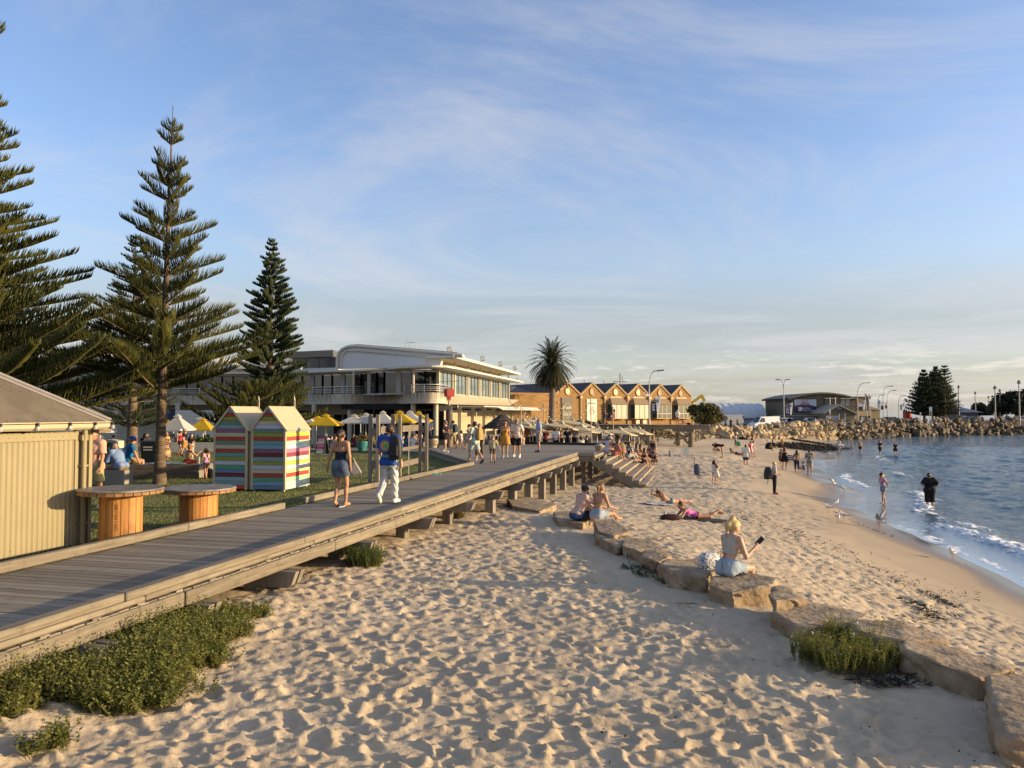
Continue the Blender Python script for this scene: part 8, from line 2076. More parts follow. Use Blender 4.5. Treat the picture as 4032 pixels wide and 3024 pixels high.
def fingers(J,s,k,curl=.25,grip=False):
 """five bent fingers rooted in the palm"""
 b=MB();w,h=J['wr'+k],J['hand'+k];d=unit(h-w);inn=-NA([1,0,0.])*(1 if k=='r' else-1);sd=unit(J['f']-d*(J['f']@d)) if abs(J['f']@d)<.9 else unit(J['up']-d*(J['up']@d));pn=np.cross(d,sd);pn=pn if pn@inn>0 else-pn
 for i,(o,l_) in enumerate(((.022,.070),(.008,.078),(-.007,.073),(-.020,.058))):
  a=h+sd*o*s-d*.01*s;c1=unit(d+pn*curl);c2=unit(d+pn*curl*2.6);m1=a+c1*l_*.5*s;m2=m1+c2*l_*.32*s;m3=m2+unit(d*.6+pn*curl*3.4)*l_*.25*s
  b.tube([a,m1,m2,m3],[.0098*s,.0092*s,.0085*s,.0065*s],6)
 a=w+d*.02*s+sd*.022*s;q=unit(d*.75+sd*.75+pn*.25);b.tube([a,a+q*.035*s,a+q*.035*s+unit(d+sd*.25+pn*.4)*.032*s],[.0125*s,.011*s,.008*s],6)
 return b
PEOPLE={}
def person(pos,H,yaw,pose,label,sex='f',build=1.0,skin_k='fair',hair=('brown','short'),wear=(),hat=None,glasses=False,shoes=None,hs=None,group=None,res=None,roll=0.0,hands=None,seat=None):
 """pos: point the feet (or the seat) rest on; yaw: 0 faces away from the viewer, counter-clockwise"""
 s=H/1.72;P_=dict(pose);hs=hs or(1.0 if H>1.5 else 1.0+(1.5-H)*.75)
 J=skeleton(P_,s,sex,build);P=body_prims(J,s,sex,build,hs);Yd=float(pos[1])
 h=res or(np.clip(Yd*.00075,.0115,.030)*(1 if H>1.2 else .8))
 t=thing('person',label,'person',pos,R(yaw),group)
 allp=[p for v in P.values() for p in v]
 V,Q=sdf_mesh(allp,h,.022*s)
 if P_['ref']=='foot':
  zmin=V[:,2].min()-(0.012 if shoes else 0);off_=NA([-(J['anl'][0]+J['anr'][0])/2,-(J['anl'][1]+J['anr'][1])/2,-zmin])
 elif P_['ref']=='seat':
  near=np.abs(V[:,1])<.16*s;zmin=V[near&(np.abs(V[:,0])<.2*s),2].min();off_=NA([0,0,-zmin-.012])
 else:off_=NA([0,0,-V[:,2].min()-.01])
 fv,ff=[],[]
 if(hands if hands is not None else Yd<48):
  b=MB()
  for k in 'lr':fb_=fingers(J,s,k,P_.get('curl',.22));b.add(fb_.v,fb_.f)
  me0=b
  o=len(V);fv=NA(b.v);
 me=mesh_np('body',V+off_,Q,[skin(skin_k)],True)
 if len(fv):
  bm=bmesh.new();bm.from_mesh(me);base=len(bm.verts);nv=[bm.verts.new(Vector(p+off_)) for p in fv]
  for f_ in b.f:
   try:q=bm.faces.new([nv[i] for i in f_]);q.smooth=True
   except ValueError:pass
  bm.to_mesh(me);bm.free()
 link('body',me,t)
 c,hd,lk,e=J['skull'],J['hd'],J['look'],J['ear'];H_=s*hs
 def add_tube(name,pts,rad,m,n=6):b=MB();b.tube([Vector(np.asarray(p)+off_) for p in pts],rad,n);return b.build(name,m,t)
 if Yd<60:
  for sg in(-1,1):
   if not glasses:q=c+lk*.098*H_+e*sg*.034*H_+hd*.004*H_;add_tube('eye',[q-e*.012*H_,q+e*.012*H_],[.006*H_,.006*H_],mat('eye_dark',(.03,.022,.018),.3),6)
  q=c+lk*.102*H_-hd*.062*H_;add_tube('mouth',[q-e*.022*H_-lk*.006*H_,q,q+e*.022*H_-lk*.006*H_],[.004*H_,.007*H_,.004*H_],mat('lips',(.36,.13,.10),.5),6)
 if glasses:
  b=MB();Mx=Matrix((e,lk,hd)).transposed()
  for sg in(-1,1):b.box(Vector(c+lk*.105*H_+e*sg*.034*H_+hd*.004*H_+off_),(.056*H_,.014*H_,.040*H_),rot=Mx,bevel=.004);b.bar(Vector(c+lk*.10*H_+e*sg*.064*H_+hd*.008*H_+off_),Vector(c-lk*.0+e*sg*.088*H_+hd*.0+off_),.006,.008)
  b.build('sunglasses',mat('sunglass_black',(.012,.010,.010),.12,spec=.8),t)
 if hair:
  cap,ex,fn=hair_prims(J,s,hair[1],hs);V1,Q1=sdf_mesh(cap+ex,h*.9,.03*s,lambda g:fn(g))
  if len(V1):link('hair',mesh_np('hair',V1+off_,Q1,[hair_m(hair[0])],True),t)
 for w in wear:
  pr,fn,infl=garment_prims(P,w,J,s,build);V1,Q1=sdf_mesh(pr,h,.03*s,fn,infl,wrinkle=w.get('wr',.0035)*s if h<.025 else 0,seed=int(H*100))
  if len(V1):link(w['n'],mesh_np(w['n'],V1+off_,Q1,[w['m']],True),t)
  if w.get('straps'):
   for sg in(-1,1):
    sp_=[J['chest']+J['r']*sg*.075*s-J['f']*.098*s*build+J['up']*.02*s,J['shl']*.5+J['shr']*.5+J['r']*sg*.082*s+J['up']*.055*s-J['f']*.02,J['chest']+J['r']*sg*.07*s+J['f']*.13*s*build]
    add_tube('strap',sp_,.007*s,w['m'],5)
 if shoes:
  for k in 'lr':
   pr=P['foot'+k];top=J['an'+k]+unit(J['kn'+k]-J['an'+k])*.045*s;ax_=unit(J['kn'+k]-J['an'+k])
   V1,Q1=sdf_mesh(pr+[(J['an'+k],top,.037*s,.037*s,None)],h*.9,.02*s,lambda g:(g-top)@ax_,.011*s)
   if len(V1):link('shoe',mesh_np('shoe',V1+off_,Q1,[shoes],True),t)
 if hat:
  kind,m=hat;cen=c+hd*.035*H_-lk*.012*H_
  V1,Q1=sdf_mesh([(cen+hd*.01*H_,cen+hd*.022*H_,.110*H_,.106*H_,np.stack([e*1.1,lk,hd]))],h*.9,.02,lambda g:-((g-cen)@hd-.012*H_))
  if len(V1):
   hb=link('hat',mesh_np('hat',V1+off_,Q1,[m],True),t)
  b=MB();n=20;r0=.105*H_;vs=[]
  for j in range(n):
   a=2*pi*j/n;d_=lk*cos(a)+e*sin(a)
   ext_=(.085 if kind=='wide' else(.085*max(0,cos(a))**.5 if kind=='cap' else .05))*H_
   vs+=[cen+hd*.02*H_+d_*r0,cen+hd*(.008 if kind!='bucket' else-.025)*H_+d_*(r0+ext_)]
  b.add([v+off_ for v in vs],[(2*j,2*j+1,(2*j+3)%(2*n),(2*j+2)%(2*n)) for j in range(n)]);b.build('hat_brim',m,t)
 PEOPLE[label]=(t,J,off_,s)
 return t,J,off_,s
def jpos(t,J,off_,key):
 v=Matrix.Rotation(t.rotation_euler.z,3,'Z')@Vector(J[key]+off_);return Vector(t.location)+v
G_=lambda k,n,m,**kw:dict(k=k,n=n,m=m,**kw)
black_f,navy_f,white_f=fab('black',(.012,.011,.012)),fab('navy',(.022,.032,.06)),fab('white',(.66,.63,.57))
denim=fab('denim',(.075,.11,.17),col2=(.12,.16,.22),c2range=(.4,.7)) if False else mat('fabric_denim',(.060,.085,.125),.85,col2=(.125,.16,.20),vscale=5,c2range=(.42,.68),bump=.3,bscale=60)
light_denim=mat('fabric_light_denim',(.26,.32,.38),.85,col2=(.40,.45,.48),vscale=5,c2range=(.42,.68),bump=.3,bscale=60)
pale_jean=mat('fabric_pale_jean',(.46,.47,.45),.85,col2=(.58,.58,.55),vscale=4,bump=.4,bscale=18)
khaki,tan_f,grey_f,rust_f=fab('khaki',(.34,.28,.16)),fab('tan',(.42,.28,.13)),fab('grey',(.24,.25,.25)),fab('rust',(.42,.14,.085))
red_shoe,white_shoe,dark_shoe=mat('shoe_red',(.22,.02,.02),.6),mat('shoe_white',(.70,.66,.58),.6),mat('shoe_dark',(.035,.03,.03),.6)
def hfrom(px,py0,py1,z=None):
 p=at(px,py1,z) if z is not None else on_sand(px,py1);return p,(py1-py0)/F*p[1]
 # ---- the two walking along the boardwalk
p,H=hfrom(1340,1694,1996,DECK)
w1=person(p,1.70,-14,POSE(tr=(.07,.10,-1),sr=(-.02,-.04,-1),tl=(.0,.16,-1),sl=(.05,-.42,-.9),ul=(-.34,-.05,-1),fl=(-.22,-.04,-1),ur=(.22,-.12,-1),fr=(.05,.14,-1),footl=(0,1,-.35),footr=(.05,1,0),head=(.02,.02,1),look=.05),'woman walking away in a dark strappy top and short denim skirt on the boardwalk','f',.97,'tan',('brown','pony'),(G_('bodice','top',mat('fabric_navy_ruffle',(.012,.014,.024),.9,bump=.6,bscale=30),hem=.04,top=.30,open_back=-.06,straps=True,infl=.016),G_('skirt','skirt',denim,len=.56,flare=.112,waist=.10,infl=.016)),group='people strolling on the deck')
wt,wJ,wo,ws_=w1
thongs(0,0,0,'black and white thongs worn by the woman in the denim skirt',mat('thong_sole',(.55,.50,.46),.7),.25,(1.4,1.5),NA(wt.location)+NA([.06,-.02,-.008]))
hp=jpos(wt,wJ,wo,'handr');b=MB();b.prism([(.0,-.02),(.05,.13),(.08,.12),(.21,-.10),(.06,-.13),(-.02,-.08)],'y',-.02,.035);b2=MB();b2.tube([(.03,.01,.22),(.08,.01,.13),(.21,.01,-.09)],.008,5)
soft('tote_bag','pale tote bag swinging from the right shoulder of the woman in denim','bag',hp+Vector((.02,.0,.05)),(('body',b,mat('canvas_pink',(.42,.33,.29),.9)),('strap',b2,white_p)))
p,H=hfrom(1522,1664,1985,DECK)
m1=person(p,1.80,-14,POSE(tr=(.05,.12,-1),sr=(.02,-.04,-1),tl=(-.04,.02,-1),sl=(-.10,-.62,-.85),ul=(-.25,.12,-1),fl=(-.02,.75,-.5),ur=(.28,-.05,-1),fr=(.06,.05,-1),footl=(-.1,.75,-.75),footr=(.15,1,0),head=(-.01,.08,1),look=.35),'man walking away in a blue printed tee shirt and pale jeans with a pack','m',1.0,'fair',('brown','short'),(G_('tee','tee_shirt',fab('royal_blue',(.018,.075,.30)),sleeve=.72,hem=-.12,infl=.028,wr=.006),G_('pants','jeans',pale_jean,leg=1.94,flare=.052,waist=.07,infl=.018,wr=.008)),shoes=white_shoe,group='people strolling on the deck')
mt_,mJ,mo,ms=m1
def on_back(J,off_,s,x,z,y=-.175):return Vector(J['r']*x*s+J['up']*z*s+J['f']*y*s+off_)
b=MB();c0=on_back(mJ,mo,ms,-.02,.30,-.188)
def disc(b,c,r0,r1,n,mi,ax=(1,0),y=0.0):
 vs=[(c.x+r0*cos(6.2832*j/n),c.y+y,c.z+r0*sin(6.2832*j/n)) for j in range(n)]+[(c.x+(r1[j%len(r1)])*cos(6.2832*(j+.5)/n),c.y+y,c.z+r1[j%len(r1)]*sin(6.2832*(j+.5)/n)) for j in range(n)]
 b.add(vs,[(j,n+j,(j+1)%n) for j in range(n)]+([tuple(range(n))] if True else[]),mi)
disc(b,c0,.155,[.165],30,0);disc(b,c0,.072,[.135,.105],26,1,y=-.003);disc(b,c0,.074,[.076],24,2,y=-.006)
b.add([(c0.x+.06*cos(a),c0.y-.008,c0.z+.062*sin(a)) for a in LSP(1.2,5.0,14)]+[(c0.x+.02+.045*cos(a),c0.y-.008,c0.z+.05*sin(a)) for a in LSP(4.6,1.6,10)],[tuple(range(24))],3)
for k in range(22):a=6.2832*k/22;b.lathe([(0,0),(.009,0)],6,(c0.x+.148*cos(a),c0.y-.006,c0.z+.148*sin(a)),4) if False else b.box((c0.x+.150*cos(a),c0.y-.005,c0.z+.150*sin(a)),(.014,.003,.014),mi=4)
b.build('shirt_print',[mat('print_violet',(.10,.08,.30),.8),mat('print_yellow',(.62,.58,.04),.8),mat('print_green',(.09,.36,.10),.8),mat('print_orange',(.66,.16,.04),.8),mat('print_purple',(.10,.02,.20),.8)],mt_)
text('SOLEIL',.085,mat('print_lime',(.34,.56,.08),.8),mt_,tuple(on_back(mJ,mo,ms,-.035,.085,-.185)),(R(90),0,0),extrude=.002)
pk=jpos(mt_,mJ,mo,'chest');b=bagshape(.30,.20,.52,.25);b2=MB();b2.tube([(-.09,.02,.48),(-.13,.10,.60),(-.12,.20,.50)],.022,6);b3=MB();b3.box((.0,-.11,.20),(.22,.07,.26),bevel=.03);b4=MB();b4.tube([(-.05,0,.02),(-.03,-.02,-.12),(-.14,-.03,-.24),(-.22,0,-.28)],.007,5)
soft('backpack','black backpack slung over the right shoulder of the man in blue','backpack',pk+Vector((.17,-.20,-.33)),(('body',b,blk),('strap',b2,blk),('pocket',b3,blk),('dangling_strap',b4,blk)),-.25)
# ---- blonde woman with the phone on the limestone
p=at(2868,2262,2.10)
g1_=person(p,1.60,-48,POSE(up=(.02,.24,1),head=(.06,.42,1),nod=.35,look=-.30,twist=-.12,tl=(-.16,1,-.02),sl=(0,-.06,-1),tr=(.22,1,-.06),sr=(.05,-.1,-1),ur=(.34,.12,-1),fr=(.16,.86,.55),ul=(-.15,.35,-1),fl=(.75,.62,.05),ref='seat',curl=.5),'blonde woman with a high ponytail sitting on the limestone looking at her phone','f',1.02,'fair',('blonde','highpony'),(G_('singlet','crop_top',fab('oatmeal',(.42,.38,.30)),hem=.19,scoop=.098,narrow=.128,infl=.011),G_('shorts','denim_shorts',light_denim,leg=.52,flare=.088,waist=.12,infl=.016)),group='people sitting on the limestone',res=.0105)
gt,gJ,go,gs=g1_
hp=jpos(gt,gJ,go,'handr');b=MB();b.box((0,0,0),(.075,.010,.15),bevel=.006);soft('phone','black phone held up by the blonde woman','phone',hp+Vector((.04,.02,.055)),(('case',b,black_m),)).rotation_euler=(R(-25),R(35),R(-48))
b=MB()
for k in range(4):x=-.10+.028*k;b.bar(Vector(gJ['up']*.20*gs+gJ['r']*x-gJ['f']*.092*gs+go),Vector(gJ['up']*(.10+.02*(k%2))*gs+gJ['r']*x-gJ['f']*.100*gs+go),.008,.004)
b.build('tattoo',mat('tattoo_red',(.32,.09,.06),.6),gt)
b=MB()
for sg in(-1,1):q=gJ['hipr']*(sg*.75 if sg>0 else 0)+gJ['hipl']*(.75 if sg<0 else 0);b.box(Vector(q-gJ['f']*.155*gs+gJ['up']*.03*gs+go),(.105,.012,.10),bevel=.004)
b.build('pocket',mat('fabric_pocket',(.34,.40,.44),.85),gt)
# ---- the pair on the limestone further left
p=at(2272,2040,1.92)
person(p,1.66,-62,POSE(**{**KNEES,'look':.05,'nod':.35}),'woman in a pink tee shirt and denim shorts hugging her knees','f',1.0,'fair',('black','bun'),(G_('tee','tee_shirt',fab('blush',(.56,.37,.30)),sleeve=.7,hem=-.04,infl=.02),G_('shorts','denim_shorts',mat('fabric_blue_denim',(.045,.085,.17),.85,bump=.3,bscale=60),leg=.5,flare=.088,waist=.09)),glasses=True,group='people sitting on the limestone')
p=at(2352,2040,1.93)
person(p,1.68,-38,POSE(up=(.02,.26,1),head=(.05,.32,1),look=-.15,tl=(-.28,1,.06),sl=(.5,.9,-.25),tr=(.38,1,-.02),sr=(-.25,.9,-.35),ul=(-.1,.5,-1),fl=(.4,1,-.35),ur=(.26,.30,-1),fr=(.25,1,-.30),ref='seat',footl=(-.2,.6,.5),footr=(.2,.8,.1)),'woman in a bikini top and pale denim shorts with long fair hair seen from behind','f',1.0,'tan',('sandy','pony'),(G_('bra','bikini_top',fab('tan_bikini',(.30,.21,.10)),hem=.22,top=.27,infl=.009),G_('shorts','denim_shorts',light_denim,leg=.5,flare=.088,waist=.10)),glasses=False,group='people sitting on the limestone')
# ---- sunbathers
p=on_sand(2640,1988)
person(p+NA([0,.1,.02]),1.66,118,POSE(**{**PRONE,'ul':(-.45,.5,.35),'fl':(.75,.3,.6),'ur':(.5,.5,.2),'fr':(-.7,.4,.6),'head':(.15,.6,.8)}),'sunbather lying on her front in blue bikini briefs with raised arms','f',1.0,'tan',('auburn','bob'),(G_('briefs','bikini_briefs',fab('sea_blue',(.06,.23,.33)),waist=.07,infl=.010),G_('bra','bikini_top',fab('sea_blue',(.06,.23,.33)),hem=.24,top=.30,infl=.008)),group='sunbathers on the sand')
p=on_sand(2742,2046)
person(p+NA([0,.05,.03]),1.62,96,POSE(**{**PRONE,'sl':(.25,-.9,.5),'sr':(.1,-.95,.35),'head':(0,.4,.95)}),'sunbather lying on her front in a bright pink top, feet crossed','f',1.0,'tan',('auburn','topbun'),(G_('bodice','pink_top',fab('hot_pink',(.72,.16,.42)),hem=.02,top=.40,infl=.012),G_('briefs','dark_briefs',fab('wine',(.035,.008,.015)),waist=.06,infl=.010)),group='sunbathers on the sand')
# ---- strollers on the plaza
pl_g='people strolling on the deck'
def deckp(px,y0,y1,yaw,pose,label,**kw):p,H=hfrom(px,y0,y1,DECK+.0);return person(p,H,yaw,pose,label,group=pl_g,**kw)
deckp(1750,1655,1787,-125,POSE(**{**WALK(1,.55),'ur':(.15,.1,-1),'fr':(-.3,.85,-.2),'ul':(-.15,.15,-1),'fl':(.35,.8,-.2)}),'woman in a dark purple tee and black skirt walking with sunglasses',build=1.05,hair=('auburn','bun'),glasses=True,shoes=white_shoe,wear=(G_('tee','tee_shirt',fab('aubergine',(.028,.016,.026)),sleeve=.65,hem=.02),G_('skirt','skirt',black_f,len=.55,flare=.125)))
deckp(1787,1654,1766,60,WALK(-1,.7),'person in a teal tee and khaki shorts walking off with a teal pack',sex='m',build=.95,skin_k='tan',hair=('black','short'),wear=(G_('tee','tee_shirt',fab('slate_teal',(.05,.085,.10)),sleeve=.65),G_('shorts','shorts',khaki,leg=.75,flare=.08)))
t,J,o,s=PEOPLE['person in a teal tee and khaki shorts walking off with a teal pack'];b=bagshape(.30,.18,.48,.25);soft('backpack','teal backpack on the person in khaki shorts','backpack',jpos(t,J,o,'chest')+Vector((.15,-.08,-.28)),(('body',b,fab('teal_pack',(.025,.055,.07))),),1.0)
deckp(1819,1694,1767,70,WALK(1,1.0),'small child in a white top and pale shorts running left to right',build=.95,skin_k='tan',hair=('black','bob'),wear=(G_('tee','top',white_f,sleeve=.3,hem=-.02),G_('shorts','shorts',fab('pale_grey',(.40,.39,.35)),leg=.7,flare=.085)))
deckp(1851,1666,1770,75,WALK(-1,1.0),'barefoot woman in a pale singlet and grey skirt stepping out',skin_k='tan',hair=('black','bun'),wear=(G_('singlet','singlet',fab('dusty_rose',(.46,.34,.28)),hem=.0,top=.43),G_('skirt','skirt',fab('silver_grey',(.42,.42,.41)),len=.6,flare=.11)))
deckp(1875,1655,1826,52,POSE(**{**WALK(-1,1.05),'ul':(-.2,.15,-1),'fl':(-.1,.55,-.8)}),'tall man in a pale mint tee and shorts striding with a mustard pack',sex='m',skin_k='tan',hair=('brown','short'),shoes=mat('shoe_navy',(.05,.05,.08),.6),wear=(G_('tee','tee_shirt',fab('mint_tee',(.46,.52,.42)),sleeve=.65,hem=-.09,infl=.02),G_('shorts','shorts',fab('pale_aqua_short',(.40,.45,.41)),leg=.85,flare=.09)))
t,J,o,s=PEOPLE['tall man in a pale mint tee and shorts striding with a mustard pack'];b=bagshape(.32,.22,.50,.28);b2=MB();b2.tube([(-.12,.06,.46),(-.14,.2,.5),(-.12,.26,.3),(-.12,.1,.08)],.018,6);soft('backpack','mustard backpack on the tall man in mint','backpack',jpos(t,J,o,'chest')+Vector((.20,-.08,-.30)),(('body',b,fab('mustard',(.42,.27,.09))),('strap',b2,black_f)),.85)
deckp(1888,1668,1818,175,WALK(1,.5),'woman with dark glasses half hidden behind the tall man in mint',skin_k='fair',hair=('sandy','bob'),glasses=True,wear=(G_('tee','top',fab('olive_brown',(.10,.085,.05)),sleeve=.6),G_('pants','cropped_pants',fab('brown_pants',(.085,.07,.045)),leg=1.6,flare=.06)))
deckp(1941,1721,1825,170,POSE(**{**WALK(1,.45),'ul':(-.6,-.1,-.9),'fl':(-.5,.1,-1),'nod':.45}),'toddler boy in a pale leafy shirt and brown shorts walking towards the camera',sex='m',build=1.05,hair=('sandy','short'),shoes=dark_shoe,wear=(G_('tee','shirt',print_fab('leafy',(.52,.46,.30),(.30,.26,.13),scale=22),sleeve=.75,hem=-.10,infl=.02),G_('shorts','shorts',fab('brown_short',(.16,.115,.06)),leg=.8,flare=.09)))
deckp(1989,1660,1807,172,POSE(**{**WALK(-1,.35),'look':.1}),'woman in a mustard orange sundress and sunglasses',skin_k='tan',hair=('auburn','long'),glasses=True,shoes=mat('shoe_grey',(.30,.28,.24),.6),wear=(G_('dress','dress',fab('mustard_dress',(.52,.25,.045)),sleeve=0,len=.72,flare=.155,top=.37,straps=True,wr=.006),))
deckp(2035,1653,1805,168,POSE(**{**WALK(1,.4),'ur':(.2,.25,-1),'fr':(-.75,.35,-.6),'ul':(-.4,-.1,-1)}),'man in a loose cream shirt, black shorts and cap',sex='m',build=1.05,skin_k='tan',hair=('brown','short'),glasses=True,hat=('cap',fab('cap_tan',(.30,.25,.17))),shoes=white_shoe,wear=(G_('shirt','shirt',fab('cream_shirt',(.60,.53,.43)),sleeve=.85,hem=-.16,infl=.032,wr=.007),G_('shorts','shorts',black_f,leg=.9,flare=.095)))
deckp(2122,1645,1781,98,POSE(head=(0,.1,1),ul=(-.12,-.1,-1),fl=(0,.2,-1),up=(0,-.02,1)),'grey haired man in a pale blue shirt and shorts standing side on',sex='m',build=1.12,skin_k='pink',hair=('grey','short'),shoes=dark_shoe,wear=(G_('shirt','shirt',print_fab('blue_check',(.26,.33,.48),(.36,.42,.56),scale=30),sleeve=.8,hem=-.14,infl=.03),G_('shorts','shorts',fab('stone_short',(.26,.22,.17)),leg=.85,flare=.092)))
p=atY(1688,1655,46);person((p[0],46,DECK),1.72,190,HOLD,'person in a grey blue tee standing by the restaurant column',sex='m',hair=('brown','short'),skin_k='tan',wear=(G_('tee','tee_shirt',fab('grey_blue',(.07,.10,.16))),G_('pants','trousers',navy_f,leg=1.8)),group=pl_g)
p=at(1648,1772,DECK);person(p,1.0,-100,WALK(1,.8),'small child in red seen through the timber frame',skin_k='tan',hair=('brown','bob'),wear=(G_('tee','top',fab('red_top',(.40,.03,.035)),sleeve=.4),G_('shorts','shorts',fab('red_top',(.40,.03,.035)),leg=.5)),group=pl_g)
# ---- lawn side
lawn_g='people around the lawn'
p=at(372,1990,LAWN);person((fx(380,17.5),17.5,LAWN),1.78,172,POSE(**WALK(1,.45)),'young man in a pink shirt and khaki shorts half hidden by the kiosk corner',sex='m',skin_k='tan',hair=('brown','short'),shoes=white_shoe,wear=(G_('shirt','shirt',fab('salmon',(.62,.33,.22)),sleeve=.8,hem=-.13,infl=.028),G_('shorts','shorts',fab('khaki_green',(.32,.28,.12)),leg=.85,flare=.095)),group=lawn_g)
cs_=[o for o in bpy.data.objects if o.name.startswith('cube_seat')][0].location
person((cs_.x+.30,cs_.y-.02,LAWN+.44),1.74,62,POSE(**{**SIT,'up':(0,.5,1),'head':(0,.75,1),'nod':.5}),'man in a pale blue shirt and teal cap hunched on the concrete cube',sex='m',build=1.1,skin_k='tan',hair=('grey','short'),hat=('cap',fab('teal_cap',(.06,.15,.17))),wear=(G_('shirt','shirt',fab('cornflower',(.20,.29,.48)),sleeve=1.75,hem=-.10,infl=.03),G_('pants','trousers',fab('fawn',(.22,.17,.12)),leg=1.8)),group=lawn_g)
p=atY(500,1820,26.1);person((p[0],26.2,LAWN+.44),1.76,-60,POSE(**{**SIT,'up':(0,.18,1),'ul':(-.6,.35,-.8),'fl':(.1,.2,-1),'ur':(.5,.35,-.8),'fr':(.0,.4,-1)}),'man in a bright blue tee and cap sitting on the platform seat',sex='m',build=1.12,skin_k='pink',hair=('grey','short'),glasses=True,hat=('cap',fab('royal_cap',(.02,.05,.32))),wear=(G_('tee','tee_shirt',fab('azure',(.015,.13,.32)),sleeve=.7,infl=.025),G_('shorts','shorts',tan_f,leg=.9)),group=lawn_g)
def lawnp(px,y0,y1,Y,g0,yaw,pose,label,**kw):p=atY(px,y1,Y);return person((p[0],Y,g0),(y1-y0)/F*Y,yaw,pose,label,group=lawn_g,**kw)
floral=print_fab('sunflower',(.018,.012,.012),(.58,.36,.08),(.50,.22,.16),scale=11,thr=.49)
lawnp(652,1713,1832,34,2.40,-120,CROSS,'woman in a black and gold floral dress with curly hair, arms folded',build=1.1,skin_k='tan',hair=('sandy','bob'),wear=(G_('dress','dress',floral,sleeve=.6,len=1.55,flare=.15),))
lawnp(705,1708,1812,38,2.45,-105,WALK(1,.9),'woman in a red top, black shorts and white hat walking',skin_k='tan',hair=('black','long'),hat=('wide',white_f),glasses=True,shoes=mat('shoe_crimson',(.30,.03,.05),.6),wear=(G_('singlet','singlet',fab('crimson',(.50,.035,.06)),hem=.02,top=.42),G_('shorts','shorts',black_f,leg=.5)))
lawnp(724,1702,1810,37,2.45,-95,WALK(-1,.4),'man in a black tee and tan shorts with glasses beside the striped huts',sex='m',build=1.08,skin_k='fair',hair=('grey','short'),glasses=True,shoes=dark_shoe,wear=(G_('tee','tee_shirt',black_f,sleeve=.7),G_('shorts','shorts',fab('toffee',(.36,.19,.06)),leg=.95,flare=.095)))
lawnp(752,1714,1808,36,2.45,-150,WALK(1,.5),'woman in a black blouse and cream trousers beside the striped huts',build=1.12,skin_k='fair',hair=('black','long'),shoes=white_shoe,wear=(G_('tee','blouse',fab('black_blouse',(.018,.012,.02)),sleeve=.75,hem=-.1),G_('pants','trousers',fab('cream_pants',(.60,.50,.35)),leg=1.7,flare=.07)))
p=atY(735,1828,26.3);person((p[0],26.35,LAWN+.44),1.25,-25,POSE(**{**SIT,'tl':(-.5,.8,.1),'sl':(.7,.2,-.5),'tr':(.5,.8,.1),'sr':(-.7,.2,-.5),'up':(0,.25,1),'ur':(.3,.5,-.6),'fr':(0,.6,.5)}),'bare backed boy in red shorts sitting cross legged on the platform',sex='m',skin_k='tan',hair=('ginger','short'),wear=(G_('shorts','shorts',fab('coral_red',(.48,.06,.03)),leg=.7),),group=lawn_g)
lawnp(812,1745,1864,25.2,LAWN,60,POSE(**{**WALK(1,.4),'ul':(-.1,.3,-1),'fl':(.2,.4,.9)}),'small girl in a lilac swimsuit standing left of the striped huts',skin_k='tan',hair=('auburn','pony'),wear=(G_('swim','swimsuit',fab('lilac_swim',(.40,.22,.38)),hem=-.13,top=.42,infl=.010),G_('tee','pink_sleeve',fab('pink_sleeve',(.60,.36,.36)),hem=.28,sleeve=.6,infl=.012)))
p=atY(830,1855,25.6);b=bagshape(.32,.2,.34,.3);soft('tote_bag','black bag with a white towel on the lawn beside the left hut','bag',(p[0]-.05,25.6,LAWN),(('body',b,black_f),('towel',bagshape(.14,.12,.38,.4),white_f)))
# ---- cafe guests sitting at the terrace tables
caf_g='guests at the cafe tables';gq=np.random.default_rng(17)
cols=[('black',black_f),('white',white_f),('maroon',fab('maroon',(.10,.02,.025))),('olive',fab('olive',(.12,.11,.045))),('grey blue',fab('grey_blue',(.07,.10,.16))),('peach',fab('peach',(.55,.33,.22))),('cream',fab('cream_top',(.58,.50,.38))),('mauve',fab('mauve',(.24,.16,.19)))]
hairs=[('dark','black'),('brown','brown'),('fair','sandy'),('grey','grey'),('auburn','auburn')]
spots=[(1283,44.6,20,'under the big yellow umbrella'),(1300,44.4,-30,'at the big yellow umbrella pole'),(1345,46.0,160,'behind the head of the woman in denim'),(1400,45.6,40,'left of the large turquoise pot'),(1421,47.0,190,'above the large turquoise pot'),(1455,46.8,15,'right of the large turquoise pot'),(1478,45.4,60,'by the left post of the timber frame'),(1545,45,170,'between the man in blue and the middle post'),(1570,46.2,20,'just right of the middle posts'),(1596,45.4,-40,'through the middle of the timber frame'),(1618,46.8,180,'with pale clothes through the frame'),(1640,45.8,150,'left of the right posts of the frame'),(385,45,170,'near the kiosk corner under the white umbrella'),(450,45.2,20,'hunched beside the bin housing'),(590,44.5,150,'left of the pine trunk'),(575,46,30,'in the shade left of the pine trunk'),(690,45.8,170,'under the wide white umbrella'),(672,44.8,20,'beside the curly haired woman in floral'),(780,44,10,'left of two dark figures by the huts'),(800,43.2,-5,'with long dark hair next to the left hut'),(818,43.4,5,'broad shouldered in black next to the left hut'),(765,45,160,'between the black blouse and the huts')]
spots[12:12]=[(1330,47.5,100,'beyond the pale green tapered pot'),(1385,48,-80,'right of the yellow umbrella'),(1500,47.5,90,'behind the small planter at the frame'),(1585,48,10,'in the gap right of the middle posts'),(1625,45.2,-20,'beside the hanging cable of the frame'),(1665,47,170,'close to the barrel planter')]
